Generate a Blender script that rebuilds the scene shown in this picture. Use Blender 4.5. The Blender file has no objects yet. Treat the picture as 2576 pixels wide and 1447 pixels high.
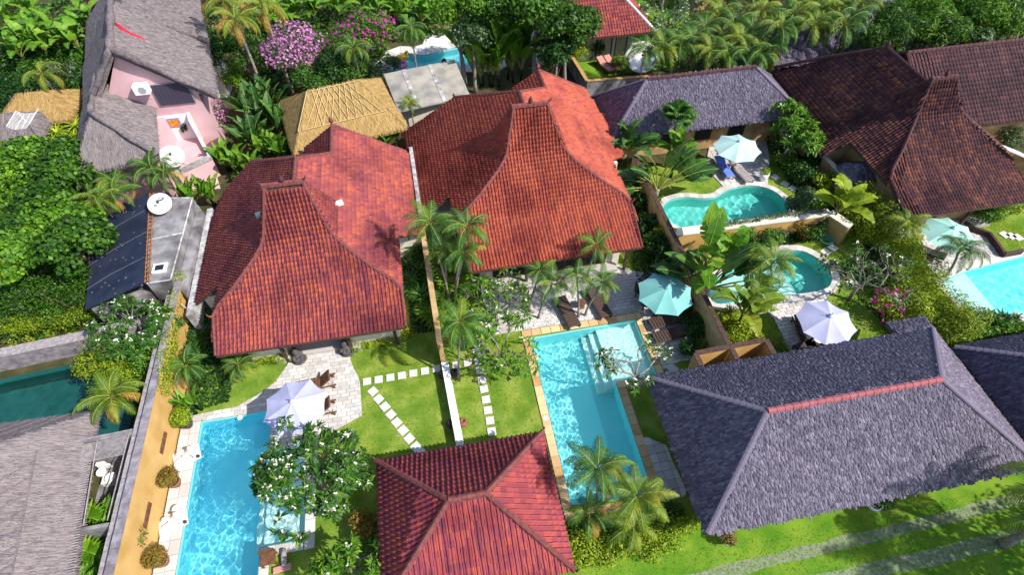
import bpy, math, random
import numpy as np
from mathutils import Vector, Matrix
sc = bpy.context.scene
COL = sc.collection

# ------------------------------------------------------------------ camera
R = np.array([[0.9834726, -0.14709682, 0.10556594],
              [-0.18082042, -0.76816465, 0.61418812],
              [-0.0092531, -0.62312566, -0.782067]])
HC, FC, CX, CY = 25.0, 1430.0, 1288.0, 723.5
camd = bpy.data.cameras.new('camera')
cam = bpy.data.objects.new('camera', camd); COL.objects.link(cam)
cam.matrix_world = Matrix(((R[0, 0], -R[0, 1], -R[0, 2], 0), (R[1, 0], -R[1, 1], -R[1, 2], 0),
                           (R[2, 0], -R[2, 1], -R[2, 2], HC), (0, 0, 0, 1)))
camd.sensor_width = 36.0
camd.lens = 36.0 * FC / 2576.0
camd.clip_start = 0.5; camd.clip_end = 2000
sc.camera = cam

# ------------------------------------------------------------------ sky and sun
SUN = Vector((0.839 * math.cos(math.radians(45)), -0.545 * math.cos(math.radians(45)), math.sin(math.radians(45)))).normalized()
world = bpy.data.worlds.new('World'); sc.world = world; world.use_nodes = True
wn = world.node_tree
sky = wn.nodes.new('ShaderNodeTexSky'); sky.sky_type = 'NISHITA'; sky.sun_disc = False
sky.sun_elevation = math.radians(45); sky.sun_rotation = math.atan2(SUN.x, SUN.y)
wn.links.new(sky.outputs[0], wn.nodes['Background'].inputs[0])
wn.nodes['Background'].inputs[1].default_value = 0.14
sund = bpy.data.lights.new('sun', 'SUN'); sund.energy = 4.4; sund.angle = math.radians(0.5)
sund.color = (1.0, 0.95, 0.87); sund.cycles.is_caustics_light = True
suno = bpy.data.objects.new('sun', sund); COL.objects.link(suno)
suno.rotation_euler = SUN.to_track_quat('Z', 'Y').to_euler()
suno.location = (20, -20, 60)
sc.view_settings.view_transform = 'Standard'; sc.view_settings.look = 'None'
sc.view_settings.gamma = 1.0; sc.view_settings.use_curve_mapping = False
sc.view_settings.exposure = 0.6

# ------------------------------------------------------------------ where things stand
# survey grid: the photograph is read in twelve sheets; w() gives the point of the place at height z
OX = (0, 1000, 2000, 2992); OY = (0, 750, 1492)
def dp(p):
    if len(p) == 2: return p
    t, x, y = p; s = 1000 / 1929
    return ((OX[(t - 1) % 4] + x * s) * .64529, (OY[(t - 1) // 4] + y * s) * .64529)
def w(p, z=0.0):
    a, b = dp(p)
    d = R @ np.array([a - CX, b - CY, FC]); t = (z - HC) / d[2]
    return Vector((t * d[0], t * d[1], z))
def wx(p, X):
    a, b = dp(p)
    d = R @ np.array([a - CX, b - CY, FC]); t = X / d[0]
    return Vector((X, t * d[1], HC + t * d[2]))
def wy(p, Y):
    a, b = dp(p)
    d = R @ np.array([a - CX, b - CY, FC]); t = Y / d[1]
    return Vector((t * d[0], Y, HC + t * d[2]))

# ------------------------------------------------------------------ object helpers
def tag(o, label=None, cat=None, group=None, kind=None):
    if label: o['label'] = label
    if cat: o['category'] = cat
    if group: o['group'] = group
    if kind: o['kind'] = kind
    return o
def empty(name, loc=(0, 0, 0), rz=0.0, parent=None):
    o = bpy.data.objects.new(name, None); COL.objects.link(o)
    o.location = loc; o.rotation_euler = (0, 0, rz); o.empty_display_size = 0.2
    if parent: o.parent = parent
    return o
def put(name, me, parent=None, loc=(0, 0, 0), rot=(0, 0, 0), scale=(1, 1, 1)):
    o = bpy.data.objects.new(name, me); COL.objects.link(o)
    o.location = loc; o.rotation_euler = rot; o.scale = scale
    if parent: o.parent = parent
    return o
def thing(name, label, cat, loc=(0, 0, 0), rz=0.0, group=None):
    return tag(empty(name, loc, rz), label, cat, group)

class MB:
    """collects shapes into one mesh"""
    def __init__(s): s.v = []; s.f = []
    def add(s, v, f):
        n = len(s.v); s.v += [tuple(p) for p in v]; s.f += [tuple(i + n for i in q) for q in f]; return s
    def box(s, a, b):
        (x0, y0, z0), (x1, y1, z1) = a, b
        v = [(x0, y0, z0), (x1, y0, z0), (x1, y1, z0), (x0, y1, z0), (x0, y0, z1), (x1, y0, z1), (x1, y1, z1), (x0, y1, z1)]
        return s.add(v, [(3, 2, 1, 0), (4, 5, 6, 7), (0, 1, 5, 4), (1, 2, 6, 5), (2, 3, 7, 6), (3, 0, 4, 7)])
    def bev(s, a, b, e=.02):
        (x0, y0, z0), (x1, y1, z1) = a, b
        v = [(x0, y0, z0), (x1, y0, z0), (x1, y1, z0), (x0, y1, z0), (x0, y0, z1 - e), (x1, y0, z1 - e), (x1, y1, z1 - e), (x0, y1, z1 - e),
             (x0 + e, y0 + e, z1), (x1 - e, y0 + e, z1), (x1 - e, y1 - e, z1), (x0 + e, y1 - e, z1)]
        f = [(3, 2, 1, 0), (8, 9, 10, 11)]
        for i in range(4):
            j = (i + 1) % 4; f += [(i, j, 4 + j, 4 + i), (4 + i, 4 + j, 8 + j, 8 + i)]
        return s.add(v, f)
    def prism(s, poly, z0, z1):
        """poly: list of (x,y) or (x,y,z): top follows z when given"""
        n = len(poly); p = [tuple(q) for q in poly]
        a = sum(p[i][0] * p[(i + 1) % n][1] - p[(i + 1) % n][0] * p[i][1] for i in range(n))
        if a < 0: p = p[::-1]
        top = [(q[0], q[1], q[2] if len(q) > 2 and z1 is None else z1) for q in p]
        bot = [(q[0], q[1], (q[2] + z0) if z1 is None else z0) for q in p]
        f = [tuple(range(n - 1, -1, -1)), tuple(range(n, 2 * n))] + [(i, (i + 1) % n, n + (i + 1) % n, n + i) for i in range(n)]
        return s.add(bot + top, f)
    def slab(s, poly, t):
        """planar polygon in space given thickness t downward"""
        return s.prism([tuple(q) for q in poly], -t, None)
    def tube(s, pts, rad, n=6, cap=True):
        pts = [Vector(p) for p in pts]; m = len(pts)
        if not hasattr(rad, '__len__'): rad = [rad] * m
        vv = []; ff = []
        up = Vector((0, 0, 1)); prev = None
        for i, p in enumerate(pts):
            d = (pts[min(i + 1, m - 1)] - pts[max(i - 1, 0)]).normalized()
            if prev is None:
                a = d.cross(up if abs(d.z) < .9 else Vector((1, 0, 0))).normalized()
            else:
                a = (prev - d * prev.dot(d)).normalized()
            prev = a; b = d.cross(a)
            for k in range(n):
                t = 2 * math.pi * k / n
                vv.append(p + (a * math.cos(t) + b * math.sin(t)) * rad[i])
        for i in range(m - 1):
            for k in range(n):
                k2 = (k + 1) % n
                ff.append((i * n + k, i * n + k2, (i + 1) * n + k2, (i + 1) * n + k))
        if cap: ff += [tuple(range(n - 1, -1, -1)), tuple((m - 1) * n + k for k in range(n))]
        return s.add(vv, ff)
    def lathe(s, prof, c=(0, 0, 0), n=16):
        vv = []; ff = []
        for r, z in prof:
            for k in range(n):
                t = 2 * math.pi * k / n; vv.append((c[0] + r * math.cos(t), c[1] + r * math.sin(t), c[2] + z))
        for i in range(len(prof) - 1):
            for k in range(n):
                k2 = (k + 1) % n; ff.append((i * n + k, i * n + k2, (i + 1) * n + k2, (i + 1) * n + k))
        ff += [tuple(range(n - 1, -1, -1)), tuple((len(prof) - 1) * n + k for k in range(n))]
        return s.add(vv, ff)
    def mesh(s, name, mat, smooth=False):
        me = bpy.data.meshes.new(name); me.from_pydata(s.v, [], s.f); me.materials.append(mat)
        if smooth: me.polygons.foreach_set('use_smooth', [True] * len(me.polygons))
        me.update(); return me
    def build(s, name, mat, parent=None, smooth=False, loc=(0, 0, 0), rz=0.0):
        return put(name, s.mesh(name, mat, smooth), parent, loc, (0, 0, rz))

def pieces(name, base_v, base_f, M, T, tint, mat, smooth=False):
    """one mesh of many alike pieces; M (N,3,3), T (N,3), tint (N,)"""
    B = np.asarray(base_v, float); N = len(T); m = len(B)
    V = np.einsum('nij,mj->nmi', M, B) + np.asarray(T)[:, None, :]
    ls = np.array([len(f) for f in base_f]); flat = np.concatenate([np.array(f) for f in base_f])
    L = (flat[None, :] + (np.arange(N) * m)[:, None]).ravel()
    tot = np.tile(ls, N); starts = np.concatenate([[0], np.cumsum(tot)[:-1]])
    me = bpy.data.meshes.new(name)
    me.vertices.add(N * m); me.vertices.foreach_set('co', V.ravel())
    me.loops.add(len(L)); me.loops.foreach_set('vertex_index', L.astype(np.int32))
    me.polygons.add(len(tot)); me.polygons.foreach_set('loop_start', starts.astype(np.int32))
    me.update(calc_edges=True)
    at = me.attributes.new('tint', 'FLOAT', 'FACE')
    at.data.foreach_set('value', np.repeat(np.asarray(tint, float), len(base_f)))
    if smooth: me.polygons.foreach_set('use_smooth', np.ones(len(tot), bool))
    me.materials.append(mat); me.validate(); return me
def settint(me, val):
    at = me.attributes.new('tint', 'FLOAT', 'FACE')
    at.data.foreach_set('value', np.full(len(me.polygons), float(val))); return me

# ------------------------------------------------------------------ materials
def N_(nt, t, **kw):
    n = nt.nodes.new(t)
    for k, v in kw.items(): setattr(n, k, v)
    return n
def newmat(name):
    m = bpy.data.materials.new(name); m.use_nodes = True
    return m, m.node_tree, m.node_tree.nodes['Principled BSDF']
def ramp(nt, stops):
    r = N_(nt, 'ShaderNodeValToRGB'); e = r.color_ramp.elements
    e[0].position, e[0].color = stops[0][0], (*stops[0][1], 1)
    e[1].position, e[1].color = stops[-1][0], (*stops[-1][1], 1)
    for p, c in stops[1:-1]:
        x = e.new(p); x.color = (*c, 1)
    return r
def noise(nt, scale, detail=3.0, coord='world', stretch=None):
    if coord == 'world': src = N_(nt, 'ShaderNodeNewGeometry').outputs['Position']
    else: src = N_(nt, 'ShaderNodeTexCoord').outputs['Object']
    if stretch:
        mp = N_(nt, 'ShaderNodeMapping'); mp.inputs['Scale'].default_value = stretch
        nt.links.new(src, mp.inputs['Vector']); src = mp.outputs[0]
    n = N_(nt, 'ShaderNodeTexNoise'); n.inputs['Scale'].default_value = scale; n.inputs['Detail'].default_value = detail
    nt.links.new(src, n.inputs['Vector']); return n
def surf(name, c1, c2=None, scale=2.0, rough=.8, bump=0.0, bscale=30.0, tint=False, c3=None, lo=.35, hi=.65, stretch=None, spec=.3, coord='world', stain=None, sscale=.6, tvar=.5):
    """two or three colours mixed by noise (or by each piece's own tint), fine relief"""
    m, nt, b = newmat(name); c2 = c2 or tuple(x * .8 for x in c1)
    stops = [(lo, c1), (hi, c2)] if c3 is None else [(lo, c1), ((lo + hi) / 2, c3), (hi, c2)]
    rp = ramp(nt, stops)
    if tint:
        at = N_(nt, 'ShaderNodeAttribute', attribute_name='tint')
        nz = noise(nt, scale, 3, coord)
        ma = N_(nt, 'ShaderNodeMath', operation='MULTIPLY_ADD'); ma.inputs[1].default_value = tvar; ma.inputs[2].default_value = -tvar / 2
        nt.links.new(nz.outputs[0], ma.inputs[0])
        ad = N_(nt, 'ShaderNodeMath', operation='ADD'); nt.links.new(at.outputs['Fac'], ad.inputs[0]); nt.links.new(ma.outputs[0], ad.inputs[1])
        nt.links.new(ad.outputs[0], rp.inputs[0])
    else:
        nz = noise(nt, scale, 4, coord, stretch); nt.links.new(nz.outputs[0], rp.inputs[0])
    out = rp.outputs[0]
    if stain:
        n2 = noise(nt, sscale, 5, coord); r2 = ramp(nt, [(.48, (0, 0, 0)), (.66, (1, 1, 1))]); nt.links.new(n2.outputs[0], r2.inputs[0])
        mx = N_(nt, 'ShaderNodeMix', data_type='RGBA', blend_type='MULTIPLY'); nt.links.new(r2.outputs[0], mx.inputs[0])
        nt.links.new(out, mx.inputs[6]); mx.inputs[7].default_value = (*stain, 1); out = mx.outputs[2]
    nt.links.new(out, b.inputs['Base Color'])
    b.inputs['Roughness'].default_value = rough; b.inputs['Specular IOR Level'].default_value = spec
    if bump:
        n3 = noise(nt, bscale, 3, coord, stretch); bp = N_(nt, 'ShaderNodeBump'); bp.inputs['Strength'].default_value = bump; bp.inputs['Distance'].default_value = .03
        nt.links.new(n3.outputs[0], bp.inputs['Height']); nt.links.new(bp.outputs[0], b.inputs['Normal'])
    return m
def leafmat(name, c1, c2, c3=None, trans=.28, rough=.5):
    m, nt, b = newmat(name)
    at = N_(nt, 'ShaderNodeAttribute', attribute_name='tint')
    rp = ramp(nt, [(0, c1), (1, c2)] if c3 is None else [(0, c1), (.55, c2), (1, c3)])
    nt.links.new(at.outputs['Fac'], rp.inputs[0]); nt.links.new(rp.outputs[0], b.inputs['Base Color'])
    b.inputs['Roughness'].default_value = rough; b.inputs['Specular IOR Level'].default_value = .35
    tr = N_(nt, 'ShaderNodeBsdfTranslucent'); mx = N_(nt, 'ShaderNodeMixShader'); mx.inputs[0].default_value = trans
    nt.links.new(rp.outputs[0], tr.inputs[0]); nt.links.new(b.outputs[0], mx.inputs[1]); nt.links.new(tr.outputs[0], mx.inputs[2])
    nt.links.new(mx.outputs[0], nt.nodes['Material Output'].inputs[0]); return m
def watermat(name, col, rough=0.0):
    m, nt, b = newmat(name)
    b.inputs['Base Color'].default_value = (*col, 1); b.inputs['Roughness'].default_value = rough
    b.inputs['IOR'].default_value = 1.33; b.inputs['Transmission Weight'].default_value = 1.0
    return m

ROOF = dict(lo=.0, hi=1.0, tint=True, tvar=.3, scale=.9, rough=.75, bump=.25, bscale=45)
M = {}
M['tile1'] = surf('clay_tile_red', (.12, .026, .055), (.46, .11, .05), c3=(.27, .058, .056), stain=(.55, .48, .62), sscale=.4, **ROOF)
M['tile2'] = surf('clay_tile_orange', (.18, .038, .04), (.50, .125, .06), c3=(.37, .078, .05), stain=(.62, .5, .55), sscale=.35, **ROOF)
M['tile3'] = surf('clay_tile_brown', (.035, .014, .024), (.30, .105, .055), c3=(.085, .031, .036), stain=(.5, .45, .55), sscale=.4, **ROOF)
M['tile4'] = surf('clay_tile_plum', (.15, .03, .06), (.42, .085, .05), c3=(.28, .05, .062), stain=(.6, .48, .6), sscale=.5, **ROOF)
M['tile5'] = surf('clay_tile_dark', (.03, .012, .02), (.13, .05, .05), c3=(.06, .024, .03), stain=(.55, .5, .6), sscale=.4, **ROOF)
M['cap'] = surf('ridge_cap_clay', (.12, .035, .04), (.2, .06, .05), scale=6, bump=.3)
M['capdark'] = surf('ridge_cap_dark', (.045, .02, .025), (.1, .035, .035), scale=6, bump=.3)
M['capred'] = surf('ridge_cap_new', (.27, .075, .09), (.34, .11, .12), scale=6, bump=.2)
M['undergrey'] = surf('roof_underlay_grey', (.07, .06, .085), (.12, .105, .14), scale=6)
M['under'] = surf('roof_underside', (.05, .03, .02), (.09, .05, .03), scale=4)
M['shingle'] = surf('wood_shingle_grey', (.075, .062, .095), (.27, .235, .31), c3=(.15, .128, .18), lo=0, hi=1, tint=True, tvar=.25, scale=.6, rough=.9)
M['shingle2'] = surf('wood_shingle_slate', (.05, .042, .07), (.17, .145, .215), c3=(.095, .082, .125), lo=0, hi=1, tint=True, tvar=.25, scale=.6, rough=.9)
M['thatchgrey'] = surf('thatch_grey', (.10, .083, .09), (.21, .178, .185), scale=7, rough=1, bump=.9, bscale=22, stain=(.7, .66, .66))
M['thatchgold'] = surf('thatch_straw', (.24, .145, .05), (.42, .28, .11), scale=7, rough=1, bump=.9, bscale=22, stain=(.8, .72, .6))
M['straw'] = surf('straw_strand', (.12, .10, .105), (.29, .25, .25), lo=0, hi=1, tint=True, scale=3, rough=1)
M['strawgold'] = surf('straw_strand_gold', (.24, .145, .045), (.50, .345, .14), lo=0, hi=1, tint=True, scale=3, rough=1)
M['bamboo'] = surf('bamboo_pale', (.48, .34, .15), (.58, .44, .22), scale=8)
M['pole'] = surf('pole_grey', (.12, .10, .12), (.2, .17, .19), scale=8)
M['cream'] = surf('wall_cream', (.62, .55, .46), (.74, .68, .58), scale=1.5, bump=.1)
M['wornwhite'] = surf('wall_worn_white', (.26, .25, .26), (.56, .55, .55), scale=3.2, bump=.4, stain=(.6, .57, .56), sscale=1.2)
M['white'] = surf('wall_white', (.70, .70, .70), (.82, .82, .80), scale=1.5, bump=.1, stain=(.8, .78, .76))
M['ochre'] = surf('wall_ochre', (.50, .30, .10), (.57, .36, .135), scale=1.2, bump=.12, stain=(.88, .82, .74), sscale=.8)
M['tan'] = surf('wall_tan', (.42, .27, .12), (.55, .38, .2), scale=2, bump=.2, stain=(.7, .62, .55))
M['pink'] = surf('wall_pink', (.58, .35, .38), (.64, .41, .43), scale=1.2, bump=.08)
M['concrete'] = surf('concrete', (.15, .14, .145), (.31, .30, .31), scale=1.6, bump=.3, stain=(.42, .38, .4), sscale=.7)
M['wallstone'] = surf('stone_cap', (.16, .14, .16), (.30, .27, .30), scale=3, bump=.5, bscale=14)
M['soil'] = surf('soil', (.035, .04, .012), (.085, .075, .03), scale=1.2, rough=1, bump=.6, bscale=12)
M['grass'] = surf('grass', (.12, .22, .022), (.27, .335, .06), c3=(.175, .275, .033), scale=1.1, rough=1, bump=.9, bscale=55, stain=(.88, .86, .6), sscale=.35, spec=.1)
M['grassroad'] = surf('verge_grass', (.085, .215, .014), (.19, .31, .03), scale=.9, rough=1, bump=.9, bscale=50, spec=.1)
M['gravel'] = surf('gravel_track', (.12, .21, .04), (.26, .275, .21), scale=7, rough=1, bump=.9, bscale=40)
M['deck'] = surf('paving_white', (.44, .41, .385), (.62, .60, .58), c3=(.54, .515, .49), lo=0, hi=1, tint=True, scale=2, rough=.8, bump=.15)
M['deckgrey'] = surf('paving_pale', (.42, .38, .37), (.62, .59, .58), c3=(.52, .49, .475), lo=0, hi=1, tint=True, scale=2, rough=.8, bump=.15)
M['joint'] = surf('paving_joint', (.30, .28, .26), (.38, .36, .33), scale=3)
M['sand'] = surf('sandstone', (.42, .24, .09), (.70, .52, .28), c3=(.60, .42, .22), lo=0, hi=1, tint=True, scale=2.5, rough=.8, bump=.25)
M['pebble'] = surf('pebbles', (.45, .43, .40), (.78, .76, .72), lo=.0, hi=1, tint=True, scale=4)
M['poolblue'] = surf('pool_plaster_blue', (.20, .80, .96), (.27, .86, .98), scale=.8, rough=.6)
M['poolaqua'] = surf('pool_plaster_aqua', (.27, .80, .84), (.34, .85, .88), scale=.8, rough=.6)
M['poolgreen'] = surf('pool_plaster_green', (.15, .64, .58), (.22, .70, .64), scale=.8, rough=.6)
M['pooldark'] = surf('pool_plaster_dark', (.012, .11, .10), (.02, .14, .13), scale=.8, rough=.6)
M['water'] = watermat('water', (.80, .99, 1.0))
M['watergreen'] = watermat('water_green', (.72, .97, .95))
M['wood'] = surf('wood_brown', (.10, .045, .022), (.17, .08, .04), scale=5)
M['wooddark'] = surf('wood_dark', (.05, .028, .022), (.09, .05, .04), scale=5)
M['woodgrey'] = surf('wood_weathered', (.22, .20, .21), (.38, .34, .34), scale=6, stretch=(1, 1, 4))
M['rattan'] = surf('rattan', (.055, .035, .03), (.10, .065, .055), scale=20, bump=.4, bscale=90)
M['canvaslav'] = surf('canvas_lavender', (.40, .41, .60), (.45, .46, .64), scale=2, rough=.9)
M['canvasteal'] = surf('canvas_teal', (.16, .42, .39), (.20, .46, .43), scale=2, rough=.9)
M['canvasmint'] = surf('canvas_mint', (.32, .60, .51), (.37, .64, .55), scale=2, rough=.9)
M['canvassky'] = surf('canvas_pale_aqua', (.42, .63, .61), (.47, .67, .65), scale=2, rough=.9)
M['metalwhite'] = surf('metal_white', (.75, .75, .76), (.8, .8, .8), scale=3, rough=.5)
M['metalgrey'] = surf('metal_grey', (.30, .30, .32), (.4, .4, .42), scale=3, rough=.5)
M['rust'] = surf('rust_iron', (.22, .08, .03), (.34, .15, .07), scale=8, bump=.3)
M['panel'] = surf('black_sheet', (.012, .018, .04), (.025, .032, .06), scale=1, rough=.6, spec=.25)
M['seam'] = surf('sheet_seam', (.09, .10, .13), (.14, .15, .19), scale=4)
M['black'] = surf('black_shade', (.012, .011, .012), (.02, .018, .018), scale=4)
M['statuedark'] = surf('andesite', (.045, .04, .045), (.12, .11, .115), scale=9, bump=.5, bscale=40)
M['statuewhite'] = surf('statue_white', (.62, .61, .60), (.72, .71, .70), scale=5)
M['terracotta'] = surf('terracotta', (.17, .07, .045), (.28, .12, .07), scale=6)
M['potdark'] = surf('pot_dark', (.03, .025, .03), (.07, .055, .055), scale=6)
M['cushred'] = surf('cushion_rose', (.45, .20, .18), (.52, .26, .22), scale=3)
M['cushblue'] = surf('towel_blue', (.10, .16, .62), (.15, .22, .70), scale=3)
M['red'] = surf('red_cloth', (.55, .01, .03), (.62, .02, .05), scale=3)
M['bark'] = surf('bark_grey', (.17, .14, .12), (.33, .29, .26), scale=9, bump=.4)
M['barkbrown'] = surf('bark_brown', (.11, .075, .045), (.20, .14, .09), scale=9, bump=.4)
M['petiole'] = surf('petiole', (.16, .20, .03), (.30, .30, .07), scale=5)
M['lf_tree'] = leafmat('leaf_tree', (.010, .042, .004), (.045, .135, .007), (.14, .29, .015))
M['lf_dark'] = leafmat('leaf_dark', (.008, .034, .006), (.022, .085, .009), (.06, .16, .015))
M['lf_bright'] = leafmat('leaf_bright', (.022, .085, .005), (.095, .235, .009), (.24, .40, .02))
M['lf_lime'] = leafmat('leaf_lime', (.09, .16, .005), (.27, .37, .010), (.46, .53, .03))
M['lf_palm'] = leafmat('leaf_palm', (.012, .05, .010), (.042, .14, .016), (.14, .27, .025))
M['lf_palmy'] = leafmat('leaf_palm_yellow', (.035, .09, .006), (.13, .22, .012), (.38, .39, .035))
M['lf_palmo'] = leafmat('leaf_palm_orange', (.22, .15, .02), (.42, .24, .03), (.55, .33, .06))
M['lf_banana'] = leafmat('leaf_banana', (.028, .11, .006), (.095, .26, .010), (.24, .42, .03))
M['lf_bdark'] = leafmat('leaf_banana_dark', (.012, .055, .015), (.035, .12, .022), (.10, .22, .03))
M['lf_frangi'] = leafmat('leaf_frangipani', (.012, .055, .009), (.042, .135, .013), (.17, .31, .025))
M['lf_autumn'] = leafmat('leaf_russet', (.10, .10, .01), (.24, .16, .02), (.36, .16, .03))
M['lf_grey'] = leafmat('leaf_greygreen', (.03, .07, .025), (.08, .15, .05), (.17, .25, .09))
M['fl_white'] = leafmat('petal_white', (.75, .72, .60), (.85, .84, .78), trans=.2)
M['fl_pink'] = leafmat('petal_pink', (.50, .14, .40), (.72, .36, .62), trans=.3)
M['fl_magenta'] = leafmat('petal_magenta', (.46, .01, .28), (.62, .03, .42), trans=.3)

# ================================================================== roofs
def frame(n, down=None):
    """axes across, up the slope and out of a sloping plane with normal n"""
    ez = Vector(n).normalized()
    if ez.z < 0: ez = -ez
    ey = (Vector((0, 0, 1)) - ez * ez.z)
    ey = ey.normalized() if ey.length > 1e-4 else Vector((0, 1, 0))
    return ey.cross(ez).normalized(), ey, ez
def inpoly(x, y, poly):
    n = len(poly); r = np.zeros(np.shape(x), bool); j = n - 1
    for i in range(n):
        xi, yi = poly[i]; xj, yj = poly[j]
        c = ((yi > y) != (yj > y)) & (x < (xj - xi) * (y - yi) / ((yj - yi) or 1e-9) + xi)
        r ^= c; j = i
    return r
def normal(poly):
    p = [Vector(q) for q in poly]; n = Vector((0, 0, 0))
    for i in range(1, len(p) - 1): n += (p[i] - p[0]).cross(p[i + 1] - p[0])
    return n.normalized() if n.z > 0 else -n.normalized()
def grid_on(poly, dx, dy, rng, jit=0.0, brick=False, holes=()):
    """centres and axes of a grid of pieces laid on a planar polygon, rows along the eave"""
    n = normal(poly); ex, ey, ez = frame(n); o = Vector(poly[0])
    uv = [((Vector(q) - o).dot(ex), (Vector(q) - o).dot(ey)) for q in poly]
    hv = [[((Vector(q) - o).dot(ex), (Vector(q) - o).dot(ey)) for q in h] for h in holes]
    u0, u1 = min(a for a, b in uv), max(a for a, b in uv); v0, v1 = min(b for a, b in uv), max(b for a, b in uv)
    us = np.arange(u0 + dx / 2, u1, dx); vs = np.arange(v0 + dy / 2, v1, dy)
    U, V = np.meshgrid(us, vs)
    if brick: U = U + (np.arange(len(vs)) % 2)[:, None] * dx / 2
    U = U.ravel() + rng.normal(0, jit * dx, U.size); V = V.ravel() + rng.normal(0, jit * dy * .5, V.size)
    ok = inpoly(U, V, uv)
    for h in hv: ok &= ~inpoly(U, V, h)
    U, V = U[ok], V[ok]
    T = np.array(o)[None] + U[:, None] * np.array(ex)[None] + V[:, None] * np.array(ey)[None]
    A = np.stack([np.array(ex), np.array(ey), np.array(ez)], 1)
    return np.repeat(A[None], len(T), 0), T
def tile_base(wd, ln, hump=.085, lift=.055):
    xs = [(-.5, .0), (-.16, -.004), (.0, hump * .9), (.26, hump), (.44, .0)]
    v = [(a * wd, ln * .56, h) for a, h in xs] + [(a * wd, -ln * .5, h + lift) for a, h in xs] + [(a * wd, -ln * .5, h - .012) for a, h in xs]
    f = [(i, 5 + i, 6 + i, 1 + i) for i in range(4)] + [(5 + i, 10 + i, 11 + i, 6 + i) for i in range(4)]
    return v, f
CAMP = np.array([0, 0, HC])
def scatter_parts(parent, name, base, Ms, Ts, tints, mat, limit=300, rest=None):
    """the pieces that show largest become parts of their own, the rest one part"""
    Mx = np.concatenate(Ms); Tx = np.concatenate(Ts); tn = np.asarray(tints)
    P = (Tx - CAMP) @ R; px = P[:, 0] / P[:, 2] * FC; py = P[:, 1] / P[:, 2] * FC
    d = np.linalg.norm(Tx - CAMP, axis=1) + 100 * ((abs(px) > 1280) | (abs(py) > 718)) - 6 * ((Mx[:, :, 2] * (CAMP - Tx)).sum(1) / np.linalg.norm(CAMP - Tx, axis=1))
    idx = np.argsort(d); a, b = idx[:limit], idx[limit:]
    v, f = base
    var = []
    for k in range(6):
        me = bpy.data.meshes.new(name); me.from_pydata([tuple(q) for q in v], [], f); me.materials.append(mat)
        settint(me, (k + .5) / 6); var.append(me)
    for i in a:
        o = bpy.data.objects.new(name, var[min(5, max(0, int(tn[i] * 6)))]); COL.objects.link(o); o.parent = parent
        m = Matrix([[*Mx[i][r], Tx[i][r]] for r in range(3)] + [[0, 0, 0, 1]]); o.matrix_local = m
    if len(b):
        me = pieces(rest or name + '_field', v, f, Mx[b], Tx[b], tn[b], mat)
        tag(put(rest or name + '_field', me, parent), kind='stuff')
def tile_tints(Ts, rng, bands):
    T = np.concatenate(Ts)
    n = len(T); t = rng.beta(3.2, 3.0, n)
    cv = rng.normal(0, 1, 4096); ci = (np.round(T[:, 0] / .19).astype(int) + 2048) % 4096; patch = np.sin(T[:, 1] * .9 + cv[ci] * 1.5) * .5 + .5
    return np.clip(t * .7 + .16 + bands * .10 * cv[ci] * patch, 0, 1)
def caps(parent, name, path, wd, mat, seg=.3, ht=.1, limit=400):
    """half round caps butted along a ridge or hip"""
    v, f = [], []; prof = [(-.5, -.5), (-.36, .55), (0, 1), (.36, .55), (.5, -.5)]
    for y, s in ((-.5, 1.08), (.52, .92)):
        v += [(a * wd * s, y * seg, b * ht * s) for a, b in prof]
    f = [(i, 5 + i, 6 + i, 1 + i)[::-1] for i in range(4)] + [(0, 1, 2, 3, 4), (9, 8, 7, 6, 5)]
    me = bpy.data.meshes.new(name); me.from_pydata(v, [], f); me.materials.append(mat)
    settint(me, .5)
    pts = [Vector(p) for p in path]; acc = 0
    for a, b in zip(pts[:-1], pts[1:]):
        L = (b - a).length; n = max(1, round(L / seg)); d = (b - a).normalized()
        ex = d.cross(Vector((0, 0, 1))).normalized(); ez = ex.cross(d)
        for k in range(n):
            p = a.lerp(b, (k + .5) / n)
            o = bpy.data.objects.new(name, me); COL.objects.link(o); o.parent = parent
            o.matrix_local = Matrix([[ex[r], d[r] * L / n / seg, ez[r], p[r]] for r in range(3)] + [[0, 0, 0, 1]])
def hip_faces(x0, x1, y0, y1, ze, zr, rx0, rx1, ry=None):
    ry = (y0 + y1) / 2 if ry is None else ry
    a, b, c, d = (x0, y0, ze), (x1, y0, ze), (x1, y1, ze), (x0, y1, ze); e, g = (rx0, ry, zr), (rx1, ry, zr)
    return dict(south=[a, b, g, e], north=[c, d, e, g], west=[d, a, e], east=[b, c, g]), (a, b, c, d, e, g)
def slabs(parent, name, faces, mat, t=.12, drop=.02):
    m = MB()
    for q in faces: m.slab([(p[0], p[1], p[2] - drop) for p in q], t)
    return m.build(name, mat, parent)
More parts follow.
